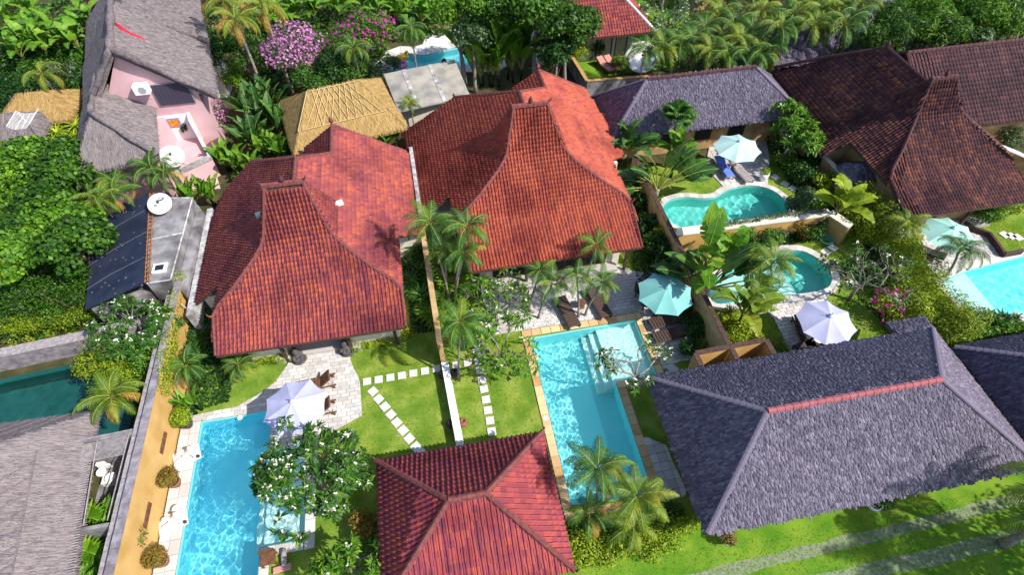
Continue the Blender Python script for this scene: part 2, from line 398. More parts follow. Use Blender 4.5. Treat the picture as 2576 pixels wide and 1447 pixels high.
def shingle_roof(parent, faces, mat, wd, ln, seed, holes=()):
    rng = np.random.default_rng(seed); Ms, Ts = [], []
    for q in faces:
        A, T = grid_on(q, wd, ln * .75, rng, jit=.2, brick=True)
        T = T + rng.normal(0, .35 * ln, (len(T), 1)) * A[:, :, 1] * .6 + A[:, :, 2] * rng.uniform(0, .012, (len(T), 1))
        # each shingle tips and twists a little
        n = len(T); tw = rng.normal(0, .05, n); tp = rng.normal(.055, .02, n)
        c, s = np.cos(tw), np.sin(tw)
        L = np.zeros((n, 3, 3)); L[:, 0, 0] = c; L[:, 0, 1] = -s; L[:, 1, 0] = s; L[:, 1, 1] = c; L[:, 2, 2] = 1
        L[:, 2, 1] = -tp
        Ms.append(A @ L); Ts.append(T)
    v = [(-.52 * wd, -.9 * ln, .03), (.5 * wd, -.9 * ln, .03), (.5 * wd, 1.0 * ln, .008), (-.52 * wd, 1.0 * ln, .008), (-.52 * wd, -.9 * ln, .0), (.5 * wd, -.9 * ln, .0)]
    f = [(0, 1, 2, 3), (4, 5, 1, 0), (0, 3, 4), (1, 5, 2)]
    T = np.concatenate(Ts); tn = np.clip(rng.beta(2, 2.6, len(T)), 0, 1)
    return tag(put('shingles', pieces('shingles', v, f, np.concatenate(Ms), T, tn, mat), parent), kind='stuff')
def thatch(parent, faces, mat, smat, seed, thick=.3, dens=55, ln=.75, name='thatch', holes=()):
    """thick padded slopes with loose straw laid down them"""
    rng = np.random.default_rng(seed); m = MB()
    for q in faces: m.slab(q, thick)
    body = m.build(name, mat, parent)
    Ms, Ts, tn = [], [], []
    for q in faces:
        n = normal(q); ex, ey, ez = frame(n)
        st = 1 / math.sqrt(dens); A, T = grid_on(q, st, st, rng, jit=.45)
        k = len(T); tw = rng.normal(0, .12, k); tp = rng.normal(.01, .02, k)
        c, s = np.cos(tw), np.sin(tw); sz = rng.uniform(.5, 1.0, k)
        L = np.zeros((k, 3, 3)); L[:, 0, 0] = c; L[:, 0, 1] = -s * sz; L[:, 1, 0] = s; L[:, 1, 1] = c * sz; L[:, 2, 2] = 1; L[:, 2, 1] = -tp
        Ms.append(A @ L); Ts.append(T + np.array(ez)[None] * .008 + rng.normal(0, .008, (k, 1)) * np.array(ez)[None]); tn.append(rng.random(k))
    v = [(-.010, -ln * .6, .012), (.010, -ln * .6, .012), (.013, ln * .4, .002), (-.013, ln * .4, .002), (0, -ln * .1, .022)]
    f = [(0, 1, 4), (1, 2, 4), (2, 3, 4), (3, 0, 4)]
    tag(put('straw', pieces('straw', v, f, np.concatenate(Ms), np.concatenate(Ts), np.concatenate(tn), smat), body), kind='stuff')
    return body

# ================================================================== plants
def rotmats(n, rng, up=.0, out=None, spread=.8):
    """random leaf frames: normal near 'out' (N,3) with spread; leaf long axis random in that plane"""
    nr = out + rng.normal(0, spread, (n, 3)); nr[:, 2] += up; nr /= np.linalg.norm(nr, axis=1)[:, None] + 1e-9
    a = rng.normal(0, 1, (n, 3)); a[:, 2] -= .35; a -= nr * (a * nr).sum(1)[:, None]; a /= np.linalg.norm(a, axis=1)[:, None] + 1e-9
    b = np.cross(nr, a)
    return np.stack([b, a, nr], 2)
LEAF_V = [(0, -.5, 0), (.5, -.05, .10), (0, .55, -.05), (-.5, -.05, .10), (0, -.02, 0)]
LEAF_F = [(0, 1, 4), (1, 2, 4), (2, 3, 4), (3, 0, 4)]
LQ_V = [(0, -.5, 0), (.5, 0, .08), (0, .5, -.04), (-.5, 0, .08)]; LQ_F = [(0, 1, 2, 3)]
def cloud(name, lobes, n, ls, mat, seed, aspect=.55, shell=.55, up=.45, flat=False, tmul=1.0):
    """foliage: leaves on and inside a set of lobes (centre, radii)"""
    rng = np.random.default_rng(seed)
    vol = np.array([(r[0] * r[1] + r[1] * r[2] + r[0] * r[2]) for c, r in lobes]); pick = rng.choice(len(lobes), n, p=vol / vol.sum())
    C = np.array([c for c, r in lobes])[pick]; Rr = np.array([r for c, r in lobes])[pick]
    d = rng.normal(0, 1, (n, 3)); d /= np.linalg.norm(d, axis=1)[:, None]
    rad = shell + (1 - shell) * rng.random(n) ** .6
    rad += rng.normal(0, .06, n)
    T = C + d * Rr * rad[:, None]
    Mx = rotmats(n, rng, up, d * .9, .55)
    sz = ls * rng.uniform(.6, 1.35, n)
    Mx = Mx * np.stack([sz * aspect * (1 if not flat else 1), sz, sz], 1)[:, None, :]
    lobe_t = rng.uniform(-.16, .16, len(lobes))[pick]
    tn = np.clip((.42 + lobe_t + rng.normal(0, .2, n)) * tmul, 0, 1)
    return pieces(name, LQ_V, LQ_F, Mx, T, tn, mat)
def lobes_for(rx, ry, rz, rng, k, cz=None, size=.42):
    cz = rz if cz is None else cz; L = []
    for i in range(k):
        a = rng.uniform(0, 6.283); e = rng.uniform(-.3, 1.0); q = rng.uniform(.35, .72)
        c = (math.cos(a) * rx * q * math.sqrt(max(0, 1 - e * e * .7)), math.sin(a) * ry * q * math.sqrt(max(0, 1 - e * e * .7)), cz + e * rz * .55)
        s = rng.uniform(.75, 1.25) * size
        L.append((c, (rx * s, ry * s, rz * s * .9)))
    return L
CACHE = {}
def trunk_mesh(h, r, seed, mat, limbs=0, spread=1.0, top=None):
    rng = random.Random(seed); m = MB(); x = y = 0; pts = []
    for i in range(6):
        t = i / 5; pts.append((x, y, h * t)); x += rng.uniform(-.06, .06) * h * .3; y += rng.uniform(-.06, .06) * h * .3
    m.tube(pts, [r * (1 - .55 * i / 5) * (1.25 if i == 0 else 1) for i in range(6)], 7)
    for k in range(limbs):
        a = 6.283 * k / max(limbs, 1) + rng.uniform(-.4, .4); s = Vector(pts[rng.choice((3, 4, 5))]); q = spread * rng.uniform(.6, 1)
        e = s + Vector((math.cos(a) * q, math.sin(a) * q, (top or h * .4) * rng.uniform(.5, 1))); mid = s.lerp(e, .5) + Vector((0, 0, .12 * q))
        m.tube([s, mid, e], [r * .4, r * .28, r * .1], 5)
    return m.mesh('trunk', mat, True)
def tree(name, label, cat, base, h, rx, ry, rz, leaf, n, ls, seed, bark='barkbrown', lobes=9, group=None, flower=None, fn=0, fs=.1, aspect=.55, crown='crown', shell=.5, trunk_r=None, size=.42):
    t = thing(name, label, cat, base, 0, group); rng = random.Random(seed)
    put('trunk', trunk_mesh(max(.2, h - rz * .6), trunk_r or max(.04, h * .035), seed, M[bark], 5 if h > 1 else 3, rx * .6, rz), t)
    L = lobes_for(rx, ry, rz, rng, lobes, h, size)
    c = put(crown, cloud(crown, L, n, ls, M[leaf], seed, aspect, shell), t)
    if flower: tag(put('blossom', cloud('blossom', [(q, tuple(s * 1.04 for s in r)) for q, r in L], fn, fs, M[flower], seed + 1, .9, .93, .2), t), kind=None)
    return t
def bush(name, label, base, rx, ry, rz, leaf, n, ls, seed, group=None, lobes=7, aspect=.5, cat='shrub', flower=None, fn=0, fs=.1, shell=.45, size=.5):
    """shrub growing from the ground: stems and foliage"""
    t = thing(name, label, cat, base, 0, group); rng = random.Random(seed); m = MB()
    for k in range(5):
        a = rng.uniform(0, 6.28); m.tube([(0, 0, 0), (math.cos(a) * rx * .3, math.sin(a) * ry * .3, rz * .8), (math.cos(a) * rx * .55, math.sin(a) * ry * .55, rz * 1.4)], [.03, .02, .008], 4)
    m.build('stem', M['barkbrown'], t)
    L = lobes_for(rx, ry, rz, rng, lobes, rz * .95, size)
    put('foliage', cloud('foliage', L, n, ls, M[leaf], seed, aspect, shell), t)
    if flower: put('blossom', cloud('blossom', [(q, tuple(s * 1.05 for s in r)) for q, r in L], fn, fs, M[flower], seed + 1, .9, .92, .2), t)
    return t
def frond_mesh(kind, leaf, tint, droop=1.0, n=34, seed=0):
    key = ('frond', kind, leaf, round(tint, 1), round(droop, 1), seed)
    if key in CACHE: return CACHE[key]
    rng = random.Random(seed * 7 + 3); pts = []; L = 1.0
    for i in range(9):
        t = i / 8; ang = 1.05 - droop * 2.35 * t ** 1.15
        if i == 0: pts.append(Vector((0, 0, 0)))
        else: pts.append(pts[-1] + Vector((math.cos(ang), 0, math.sin(ang))) * L / 8)
    m = MB(); m.tube(pts, [.014 - .010 * i / 8 for i in range(9)], 4)
    nf0 = len(m.f); wid = {'feather': .235, 'areca': .22, 'coconut': .20}[kind]
    for k in range(n):
        t = .16 + .84 * k / (n - 1); f = t * 8; i = min(7, int(f)); p = pts[i].lerp(pts[i + 1], f - i); d = (pts[i + 1] - pts[i]).normalized()
        ll = wid * (math.sin(math.pi * min(1, (t * .86 + .14)) ** .8) * .9 + .12) * rng.uniform(.85, 1.1)
        for s in (-1, 1):
            side = Vector((0, s, 0)); out = (side * .80 + d * .60 + Vector((0, 0, -.18 * droop + rng.uniform(-.12, .16)))).normalized()
            e = p + out * ll; e.z -= ll * (.22 + .3 * droop * t); mid = p + out * ll * .5
            wv = d * .0085
            m.add([p - wv, p + wv, mid + wv * 1.1, e, mid - wv * 1.1], [(0, 1, 2, 4), (4, 2, 3)])
    me = m.mesh('frond', M[leaf]); me.materials.append(M['petiole'])
    at = me.attributes.new('tint', 'FLOAT', 'FACE'); nfc = len(me.polygons)
    at.data.foreach_set('value', [min(1, max(0, tint + rng.uniform(-.18, .18))) for _ in range(nfc)])
    me.polygons.foreach_set('material_index', [1 if i < nf0 else 0 for i in range(nfc)])
    CACHE[key] = me; return me
def palm(label, base, h, fl, n, seed, lean=(0, 0), leaf='lf_palm', kind='feather', droop=1.0, name='palm_tree', group=None, r=.07, bark='bark', dead=0, cat='palm'):
    rng = random.Random(seed); t = thing(name, label, cat, base, 0, group)
    pts = [(lean[0] * (i / 6) ** 1.5, lean[1] * (i / 6) ** 1.5, h * i / 6) for i in range(7)]
    m = MB(); m.tube(pts, [r * (1.35 if i == 0 else 1 - .3 * i / 6) for i in range(7)], 7); m.build('trunk', M[bark], t, True)
    if h > 1.4:
        m = MB(); m.tube([pts[-1], (pts[-1][0], pts[-1][1], h + .35)], [r * .85, r * .5], 7); m.build('crown_shaft', M['petiole'], t, True)
    top = Vector(pts[-1]) + Vector((0, 0, .22 if h > 1.4 else 0))
    for k in range(n):
        a = 2.399963 * k + rng.uniform(-.2, .2); tier = k / max(1, n - 1)
        tilt = -.55 + 1.1 * tier + rng.uniform(-.12, .12)      # older fronds hang, young ones rise
        lf = leaf; tn = rng.uniform(.25, .75)
        if k < dead: lf = 'lf_palmo'
        elif rng.random() < .12: lf = 'lf_palmy'
        me = frond_mesh(kind, lf, tn, droop * (1.15 - .3 * tier), 34, k % 3)
        put('frond', me, t, top, (rng.uniform(-.2, .2), -tilt, a), (fl * rng.uniform(.85, 1.1),) * 3)
    return t
def blade_mesh(kind, leaf, tint, seed):
    """broad paddle leaf on its stalk: along x, arching"""
    key = ('blade', kind, leaf, round(tint, 1), seed)
    if key in CACHE: return CACHE[key]
    rng = random.Random(seed * 13 + 5); m = MB(); st, bl, wd, arch = {'banana': (.30, .70, .15, 1.0), 'helico': (.34, .66, .115, .55), 'fan': (.5, .5, .115, .5)}[kind]
    pts = []; p = Vector((0, 0, 0)); ang = 1.25
    for i in range(15):
        t = i / 14; pts.append(p.copy()); ang = 1.2 - arch * 1.75 * t ** 1.6; p = p + Vector((math.cos(ang), 0, math.sin(ang))) / 14
    m.tube([tuple(q) for q in pts], [.016 - .012 * i / 14 for i in range(15)], 5); nf0 = len(m.f)
    i0 = int(st * 14)
    for s in (-1, 1):
        prev = None
        for i in range(i0, 15):
            t = (i - i0) / (14 - i0); wdt = wd * max(.02, math.sin(math.pi * min(1, t ** .75 * .97 + .03))) ** .7
            d = (pts[min(14, i + 1)] - pts[max(0, i - 1)]).normalized(); nrm = Vector((-d.z, 0, d.x))
            e = pts[i] + Vector((0, s * wdt, 0)) + nrm * wdt * (.38 if kind != 'fan' else .2) + Vector((0, 0, -wdt * .25 * rng.uniform(.2, 1.4)))
            if prev and rng.random() < (.34 if kind != 'helico' else .1):
                prev = (prev[0] , prev[1] + (pts[i] - prev[0]) * .35)   # split along a vein
            if prev: m.add([prev[0], pts[i], e, prev[1]], [(0, 1, 2, 3)])
            prev = (pts[i], e)
    me = m.mesh('leaf', M[leaf], True); me.materials.append(M['petiole'])
    at = me.attributes.new('tint', 'FLOAT', 'FACE'); nfc = len(me.polygons)
    at.data.foreach_set('value', [min(1, max(0, tint + rng.uniform(-.08, .08))) for _ in range(nfc)])
    me.polygons.foreach_set('material_index', [1 if i < nf0 else 0 for i in range(nfc)])
    CACHE[key] = me; return me
def banana(label, base, h, ll, n, seed, leaf='lf_banana', kind='banana', name='banana_plant', group=None, cat='plant', spread=.35, rise=.35):
    rng = random.Random(seed); t = thing(name, label, cat, base, 0, group)
    m = MB(); ns = max(1, n // 7); stems = []
    for k in range(ns):
        a = rng.uniform(0, 6.28); q = spread * rng.uniform(.2, 1) if ns > 1 else 0
        b = Vector((math.cos(a) * q, math.sin(a) * q, 0)); e = b + Vector((rng.uniform(-.1, .1), rng.uniform(-.1, .1), h)); stems.append(e)
        m.tube([b, b.lerp(e, .5), e], [.10, .085, .05], 7)
    m.build('stem', M['lf_dark'], t, True)
    for k in range(n):
        s = stems[k % ns]; a = 2.399963 * k + rng.uniform(-.3, .3); tilt = -rise + (rise + .95) * (k / n) * rng.uniform(.7, 1.1)
        put('leaf', blade_mesh(kind, leaf, rng.uniform(.25, .8), k % 4), t, s, (rng.uniform(-.25, .25), -tilt, a), (ll * rng.uniform(.75, 1.12),) * 3)
    return t
def travellers(label, base, h, ll, n, az, seed, leaf='lf_banana', span=2.3, group=None):
    """leaves ranked in one upright fan"""
    rng = random.Random(seed); t = thing('travellers_palm', label, 'palm', base, az, group)
    m = MB(); m.tube([(0, 0, 0), (.03, 0, h * .5), (0, 0, h)], [.17, .14, .16], 8); m.build('trunk', M['bark'], t, True)
    for k in range(n):
        f = (k + .5) / n; ang = (f - .5) * span
        sx = 1 if ang >= 0 else -1
        # blade mesh leaves at about 69 degrees above its own x axis; turn it to the fan angle
        tilt = (1.15 - (math.pi / 2 - abs(ang)))
        put('leaf', blade_mesh('fan', leaf, rng.uniform(.25, .8), k % 4), t, (sx * .05, rng.uniform(-.05, .05), h - .1), (rng.uniform(-.18, .18), tilt, 0 if sx > 0 else math.pi), (ll * rng.uniform(.88, 1.08),) * 3)
    return t
def rosette_mesh(n, ln, wd, leaf, seed, up=.9, arch=1.2):
    key = ('ros', n, ln, wd, leaf, seed, up, arch)
    if key in CACHE: return CACHE[key]
    rng = random.Random(seed); m = MB(); tn = []
    for k in range(n):
        a = 2.399963 * k; e0 = up * (1.35 - 1.0 * (1 - k / n) ** .8) + rng.uniform(-.1, .1); L = ln * rng.uniform(.75, 1.1)
        ca, sa = math.cos(a), math.sin(a); p = Vector((0, 0, 0)); pts = []; an = e0
        for i in range(5):
            pts.append(p.copy()); p = p + Vector((ca * math.cos(an), sa * math.cos(an), math.sin(an))) * L / 4; an -= arch * .3
        sd = Vector((-sa, ca, 0))
        ws = [wd * .5, wd, wd * .9, wd * .55, .004]
        v = []
        for q, ww in zip(pts, ws): v += [q - sd * ww, q - Vector((0, 0, ww * .35)), q + sd * ww]
        f = []
        for i in range(4):
            f += [(3 * i, 3 * i + 1, 3 * i + 4, 3 * i + 3), (3 * i + 1, 3 * i + 2, 3 * i + 5, 3 * i + 4)]
        m.add(v, f); tn += [rng.uniform(.15, .95)] * 8
    me = m.mesh('leaves', M[leaf]); at = me.attributes.new('tint', 'FLOAT', 'FACE'); at.data.foreach_set('value', tn)
    CACHE[key] = me; return me
def spiky(label, base, ln, n, seed, leaf='lf_palm', wd=.05, name='spiky_plant', group=None, heads=1, h=.15, up=.9, arch=1.0, cat='plant', spread=.4):
    t = thing(name, label, cat, base, 0, group); rng = random.Random(seed); m = MB()
    for k in range(heads):
        a = rng.uniform(0, 6.28); q = spread * math.sqrt(k / max(1, heads)); b = Vector((math.cos(a) * q, math.sin(a) * q, 0)); hh = h * rng.uniform(.6, 1.15); e = b * 1.3 + Vector((0, 0, hh))
        m.tube([b, e], [.04, .025], 5)
        put('leaves', rosette_mesh(n, ln, wd, leaf, seed % 3, up, arch), t, e, (rng.uniform(-.2, .2), rng.uniform(-.2, .2), rng.uniform(0, 6)), (rng.uniform(.8, 1.15),) * 3)
    m.build('stem', M['barkbrown'], t)
    return t
def frangipani(label, base, h, rad, seed, tips=90, flowers=40, leaves=9, ll=.3, leaf='lf_frangi', group=None, flower='fl_white', bark='bark', flat=.55, name='frangipani_tree', lean=(0, 0)):
    """candelabra of blunt grey limbs, rosettes of long leaves at the tips"""
    t = thing(name, label, 'tree', base, 0, group); rng = random.Random(seed); nr = np.random.default_rng(seed); m = MB()
    tp = []; top = Vector((lean[0], lean[1], h * .42))
    m.tube([(0, 0, 0), tuple(top * .5 + Vector((rng.uniform(-.1, .1), rng.uniform(-.1, .1), 0))), tuple(top)], [.11, .095, .085], 7)
    n1 = 6
    depth = max(1, round(math.log2(max(2, tips / n1))))
    def grow(p, d, L, r, k):
        e = p + d * L; mid = p.lerp(e, .5) + Vector((rng.uniform(-.1, .1), rng.uniform(-.1, .1), rng.uniform(-.04, .1))) * L
        m.tube([p, mid, e], [r, r * .85, r * .72], 5)
        if k == 0: tp.append((e, (e - mid).normalized())); return
        for _ in range(2 if rng.random() < .8 else 3):
            q = Vector((rng.gauss(0, 1), rng.gauss(0, 1), rng.gauss(.25, .8))); q = (d * 1.05 + q * .62).normalized()
            grow(e, q, L * rng.uniform(.62, .86), r * .68, k - 1)
    for k in range(n1):
        a = 6.283 * k / n1 + rng.uniform(-.4, .4); el = rng.uniform(.25, .95)
        d = Vector((math.cos(a) * math.cos(el), math.sin(a) * math.cos(el), math.sin(el)))
        grow(top, d, rad * .40, .055, depth)
    # keep the crown inside its dome
    m.build('trunk', M[bark], t, True)
    lv, lm, lt = [], [], []; fv, fm, ft = [], [], []
    for p, d in tp:
        for k in range(leaves):
            a = 2.399963 * k + rng.uniform(-.3, .3)
            ref = d.cross(Vector((0, 0, 1))); ref = ref.normalized() if ref.length > .05 else Vector((1, 0, 0)); r2 = d.cross(ref)
            o = (ref * math.cos(a) + r2 * math.sin(a)); ax = (o + d * rng.uniform(-.05, .6) + Vector((0, 0, -.12))).normalized(); L = ll * rng.uniform(.7, 1.2)
            nz = (Vector((0, 0, 1)) + d * .3 - ax * (ax.z + .3 * ax.dot(d))).normalized(); sd = ax.cross(nz).normalized()
            lm.append(np.array([sd * L * .30, ax * L, sd.cross(ax) * L]).T); lv.append(p + ax * L * .52); lt.append(min(1, max(0, rng.gauss(.45, .24))))
    sel = rng.sample(tp, min(len(tp), flowers))
    for p, d in sel:
        for k in range(4):
            q = Vector((rng.gauss(0, .05), rng.gauss(0, .05), .06 + rng.random() * .08)) + p + d * .06
            s = rng.uniform(.07, .11); fm.append(rotmats(1, nr, 1.2, np.zeros((1, 3)), .5)[0] * s); fv.append(q); ft.append(rng.random())
    put('foliage', pieces('foliage', LEAF_V, LEAF_F, np.array(lm), np.array(lv), lt, M[leaf]), t)
    if fv: put('blossom', pieces('blossom', LEAF_V, LEAF_F, np.array(fm), np.array(fv), ft, M[flower]), t)
    return t
def fanpalm(label, base, h, ll, n, seed, leaf='lf_palm', group=None, name='fan_palm'):
    """palm with round pleated leaves"""
    rng = random.Random(seed); t = thing(name, label, 'palm', base, 0, group)
    m = MB(); m.tube([(0, 0, 0), (0, 0, h)], [.12, .09], 8); m.build('trunk', M['barkbrown'], t, True)
    for k in range(n):
        key = ('fanleaf', leaf, k % 3)
        if key not in CACHE:
            m = MB(); m.tube([(0, 0, 0), (.5, 0, .06)], [.012, .008], 4); q = 22; rr = random.Random(k)
            c = Vector((.5, 0, .06)); tnv = [.5] * len(m.f)
            for i in range(q):
                a = -2.5 + 5.0 * (i + .5) / q; a0 = a - 2.5 / q; a1 = a + 2.5 / q; L = .5 * rr.uniform(.88, 1.05)
                m.add([c, c + Vector((math.cos(a0) * L * .72, math.sin(a0) * L * .72, -.03)), c + Vector((math.cos(a) * L, math.sin(a) * L, -.12)), c + Vector((math.cos(a1) * L * .72, math.sin(a1) * L * .72, -.03)), c + Vector((math.cos(a) * L * .7, math.sin(a) * L * .7, .03))], [(0, 1, 4), (0, 4, 3), (1, 2, 4), (4, 2, 3)]); tnv += [rr.uniform(.2, .9)] * 4
            me = m.mesh('leaf', M[leaf]); at = me.attributes.new('tint', 'FLOAT', 'FACE'); at.data.foreach_set('value', tnv); CACHE[key] = me
        a = 2.399963 * k; tilt = .1 + 1.0 * (k / n) + rng.uniform(-.15, .15)
        put('leaf', CACHE[key], t, (0, 0, h), (rng.uniform(-.3, .3), -tilt, a), (ll * rng.uniform(.8, 1.1),) * 3)
    return t
def vine(name, label, boxes, n, ls, leaf, seed, cat='vine', aspect=.6):
    """creeper or clipped hedge filling the given boxes (x0,y0,z0,x1,y1,z1)"""
    lob = []; rng = random.Random(seed)
    for x0, y0, z0, x1, y1, z1 in boxes:
        L = max(x1 - x0, y1 - y0); s = max(.25, min(x1 - x0, y1 - y0, 1.2)); k = max(1, int(L / s * 1.3))
        for i in range(k):
            f = (i + .5) / k; q = (x0 + (x1 - x0) * (f if x1 - x0 >= y1 - y0 else rng.uniform(.3, .7)), y0 + (y1 - y0) * (f if y1 - y0 > x1 - x0 else rng.uniform(.3, .7)), (z0 + z1) / 2 + rng.uniform(-.1, .15) * (z1 - z0))
            lob.append((q, (max(.12, min((x1 - x0) / 2, s * .75)) * rng.uniform(.85, 1.3), max(.12, min((y1 - y0) / 2, s * .75)) * rng.uniform(.85, 1.3), max(.1, (z1 - z0) / 2) * rng.uniform(.85, 1.25))))
    c = lob[0][0]; base = Vector((sum(q[0][0] for q in lob) / len(lob), sum(q[0][1] for q in lob) / len(lob), min(b[2] for b in boxes)))
    t = thing(name, label, cat, base)
    lob = [((q[0] - base.x, q[1] - base.y, q[2] - base.z), r) for q, r in lob]
    put('foliage', cloud('foliage', lob, n, ls, M[leaf], seed, aspect, .35), t)
    m = MB()
    for q, r in lob: m.tube([(q[0], q[1], max(0, q[2] - r[2])), q, (q[0] + r[0] * .4, q[1] + r[1] * .3, q[2] + r[2] * .6)], [.025, .018, .008], 4)
    m.build('stem', M['barkbrown'], t)
    return t

# ================================================================== ground, lawns, tracks
from mathutils.geometry import delaunay_2d_cdt
def sheet(name, outer, holes, z, mat, kind='structure', step=None):
    vs = [Vector(p[:2]) for p in outer]; ed = [(i, (i + 1) % len(outer)) for i in range(len(outer))]
    for h in holes:
        n = len(vs); vs += [Vector(p[:2]) for p in h]; ed += [(n + i, n + (i + 1) % len(h)) for i in range(len(h))]
    r = delaunay_2d_cdt(vs, ed, [], 1, 1e-5)
    V = [(p.x, p.y, z) for p in r[0]]; F = []
    for f in r[2]:
        c = [sum(V[i][k] for i in f) / len(f) for k in (0, 1)]
        if any(inpoly(np.array([c[0]]), np.array([c[1]]), [tuple(q[:2]) for q in h])[0] for h in holes): continue
        a, b, d = (Vector(V[i]) for i in f[:3])
        F.append(f if (b - a).cross(d - a).z > 0 else f[::-1])
    me = bpy.data.meshes.new(name); me.from_pydata(V, [], F); me.materials.append(mat); me.update()
    return tag(put(name, me), kind=kind)
def smooth_closed(pts, n=6):
    P = [Vector(p[:2]) for p in pts]; out = []; m = len(P)
    for i in range(m):
        a, b, c, d = P[i - 1], P[i], P[(i + 1) % m], P[(i + 2) % m]
        for k in range(n):
            t = k / n
            out.append(.5 * ((2 * b) + (c - a) * t + (2 * a - 5 * b + 4 * c - d) * t * t + (3 * b - a - 3 * c + d) * t ** 3))
    return [(p.x, p.y) for p in out]
def smooth_open(pts, n=6):
    P = [Vector(p) for p in pts]; out = []
    for i in range(len(P) - 1):
        a, b, c, d = P[max(0, i - 1)], P[i], P[i + 1], P[min(len(P) - 1, i + 2)]
        for k in range(n):
            t = k / n; out.append(.5 * ((2 * b) + (c - a) * t + (2 * a - 5 * b + 4 * c - d) * t * t + (3 * b - a - 3 * c + d) * t ** 3))
    out.append(P[-1]); return out

POOL1 = [(-12.6, 14.35), (-12.6, 3.0), (-9.35, 3.0), (-9.35, 8.05), (-7.58, 8.05), (-7.58, 12.3), (-9.35, 12.3), (-9.35, 14.35)]
POOL2 = [(3.72, 16.1), (3.72, 7.35), (7.32, 7.15), (7.32, 12.7), (9.45, 12.8), (9.45, 16.2)]
xy = lambda p, z=0: tuple(w(p, z)[:2])
POOL3 = smooth_closed([xy(p) for p in [(1668, 520), (1684, 504), (1722, 497), (1768, 500), (1800, 496), (1822, 482), (1856, 471), (1896, 468), (1936, 477), (1964, 495), (1980, 518), (1981, 536), (1968, 548), (1920, 555), (1840, 562), (1770, 570), (1722, 575), (1690, 562), (1672, 542)]], 4)
POOL4 = smooth_closed([xy(p) for p in [(8, 90, 445), (8, 260, 445), (8, 400, 520), (8, 475, 610), (8, 470, 700), (8, 400, 740), (8, 260, 765), (8, 100, 780), (7, 1860, 800), (7, 1600, 850), (7, 1480, 800), (7, 1520, 660), (7, 1700, 560), (7, 1860, 470)]], 4)
POOL5 = [xy(p) for p in [(8, 1290, 672), (8, 1500, 590), (8, 1929, 480)]] + [(40.0, 17.2), (40.0, 10.5)] + [xy((8, 1780, 925)), xy((8, 1500, 905))]
POOLL = [(-26.0, 18.1)] + [xy((5, 0, 1420), -.1), xy((5, 600, 1290), -.1), (-15.9, 18.9), (-15.9, 13.5), (-26.0, 13.5)]
POOLN = smooth_closed([xy(p) for p in [(2, 1080, 400), (2, 1270, 415), (2, 1420, 375), (2, 1580, 345), (2, 1800, 330), (2, 1800, 470), (2, 1560, 490), (2, 1300, 540), (2, 1060, 545), (2, 1000, 510), (2, 1050, 440)]], 3)
POOLS = [POOL1, POOL2, POOL3, POOL4, POOL5, POOLL, POOLN]
sheet('ground', [(-160, -60), (180, -60), (180, 220), (-160, 220)], POOLS, -.03, M['soil'])
sheet('lawn', [(-13.55, 2.0), (3.4, 2.0), (3.4, 6.0), (12.3, 6.0), (12.3, 27), (-12.5, 27)], [POOL1, POOL2], 0.0, M['grass'])
sheet('lawn', [(12.6, 11.0), (24.4, 11.0), (24.4, 28.2), (12.6, 28.2)], [POOL3, POOL4], 0.0, M['grass'])
sheet('lawn', [(25.0, 5.0), (45, 5.0), (45, 19.8), (25.0, 19.8)], [POOL5], 0.0, M['grass'])
sheet('lawn', [xy(p) for p in [(3, 420, 460), (3, 555, 625), (3, 760, 560), (3, 1100, 520), (3, 1400, 400), (3, 1300, 0), (3, 900, 0), (3, 640, 440)]], [], 0.0, M['grassroad'])
sheet('lawn', [xy(p) for p in [(2, 1280, 180), (2, 1500, 160), (2, 1500, 210), (2, 1290, 215)]], [], 0.0, M['grassroad'])
sheet('verge', [(3.4, -14), (60, -14), (60, 6.0), (3.4, 6.0)], [], 0.004, M['grassroad'])
def strip(name, a, b, mat, z, wd, seed):
    rng = random.Random(seed); n = 60; L = []; Rr = []
    for i in range(n + 1):
        p = Vector(a).lerp(Vector(b), i / n); L.append((p.x, p.y + wd / 2 + rng.uniform(-.05, .05))); Rr.append((p.x, p.y - wd / 2 + rng.uniform(-.05, .05)))
    sheet(name, L + Rr[::-1], [], z, mat)
strip('track', (4.6, 3.55), (58, 5.1), M['gravel'], .008, .46, 1)
strip('track', (5.0, 2.55), (58, 3.1), M['gravel'], .009, .6, 2)

# short grass blades standing on the lawns (nobody could count them)
def blades(name, n, areas, mat, seed, h=.07, holes=()):
    rng = np.random.default_rng(seed); P = []
    ar = np.array([(b[0] - a[0]) * (b[1] - a[1]) for a, b in areas]); k = (n * ar / ar.sum()).astype(int)
    for (a, b), m in zip(areas, k): P.append(np.stack([rng.uniform(a[0], b[0], m), rng.uniform(a[1], b[1], m), np.zeros(m)], 1))
    P = np.concatenate(P)
    for q in holes: P = P[~inpoly(P[:, 0], P[:, 1], q)]
    m = len(P); a = rng.uniform(0, 6.28, m); s = rng.uniform(.6, 1.4, m) * h; t = rng.uniform(.2, .9, m)
    Mx = np.zeros((m, 3, 3)); Mx[:, 0, 0] = np.cos(a) * s; Mx[:, 1, 0] = np.sin(a) * s; Mx[:, 0, 2] = -np.sin(a) * s * t; Mx[:, 1, 2] = np.cos(a) * s * t; Mx[:, 2, 2] = s; Mx[:, 2, 1] = s
    me = pieces(name, [(-.35, 0, 0), (.35, 0, 0), (.1, 0, 1), (-.55, 0, .2), (-.9, 0, .8), (.5, 0, .1), (.95, 0, .75)], [(0, 1, 2), (0, 3, 4), (1, 6, 5)], Mx, P, np.clip(rng.normal(.5, .25, m), 0, 1), mat)
    return tag(put(name, me), 'short mown grass covering the gardens and the verge', 'grass', kind='stuff')
M['lf_grass'] = leafmat('grass_blade', (.10, .20, .016), (.18, .28, .03), (.30, .36, .07), trans=.3)

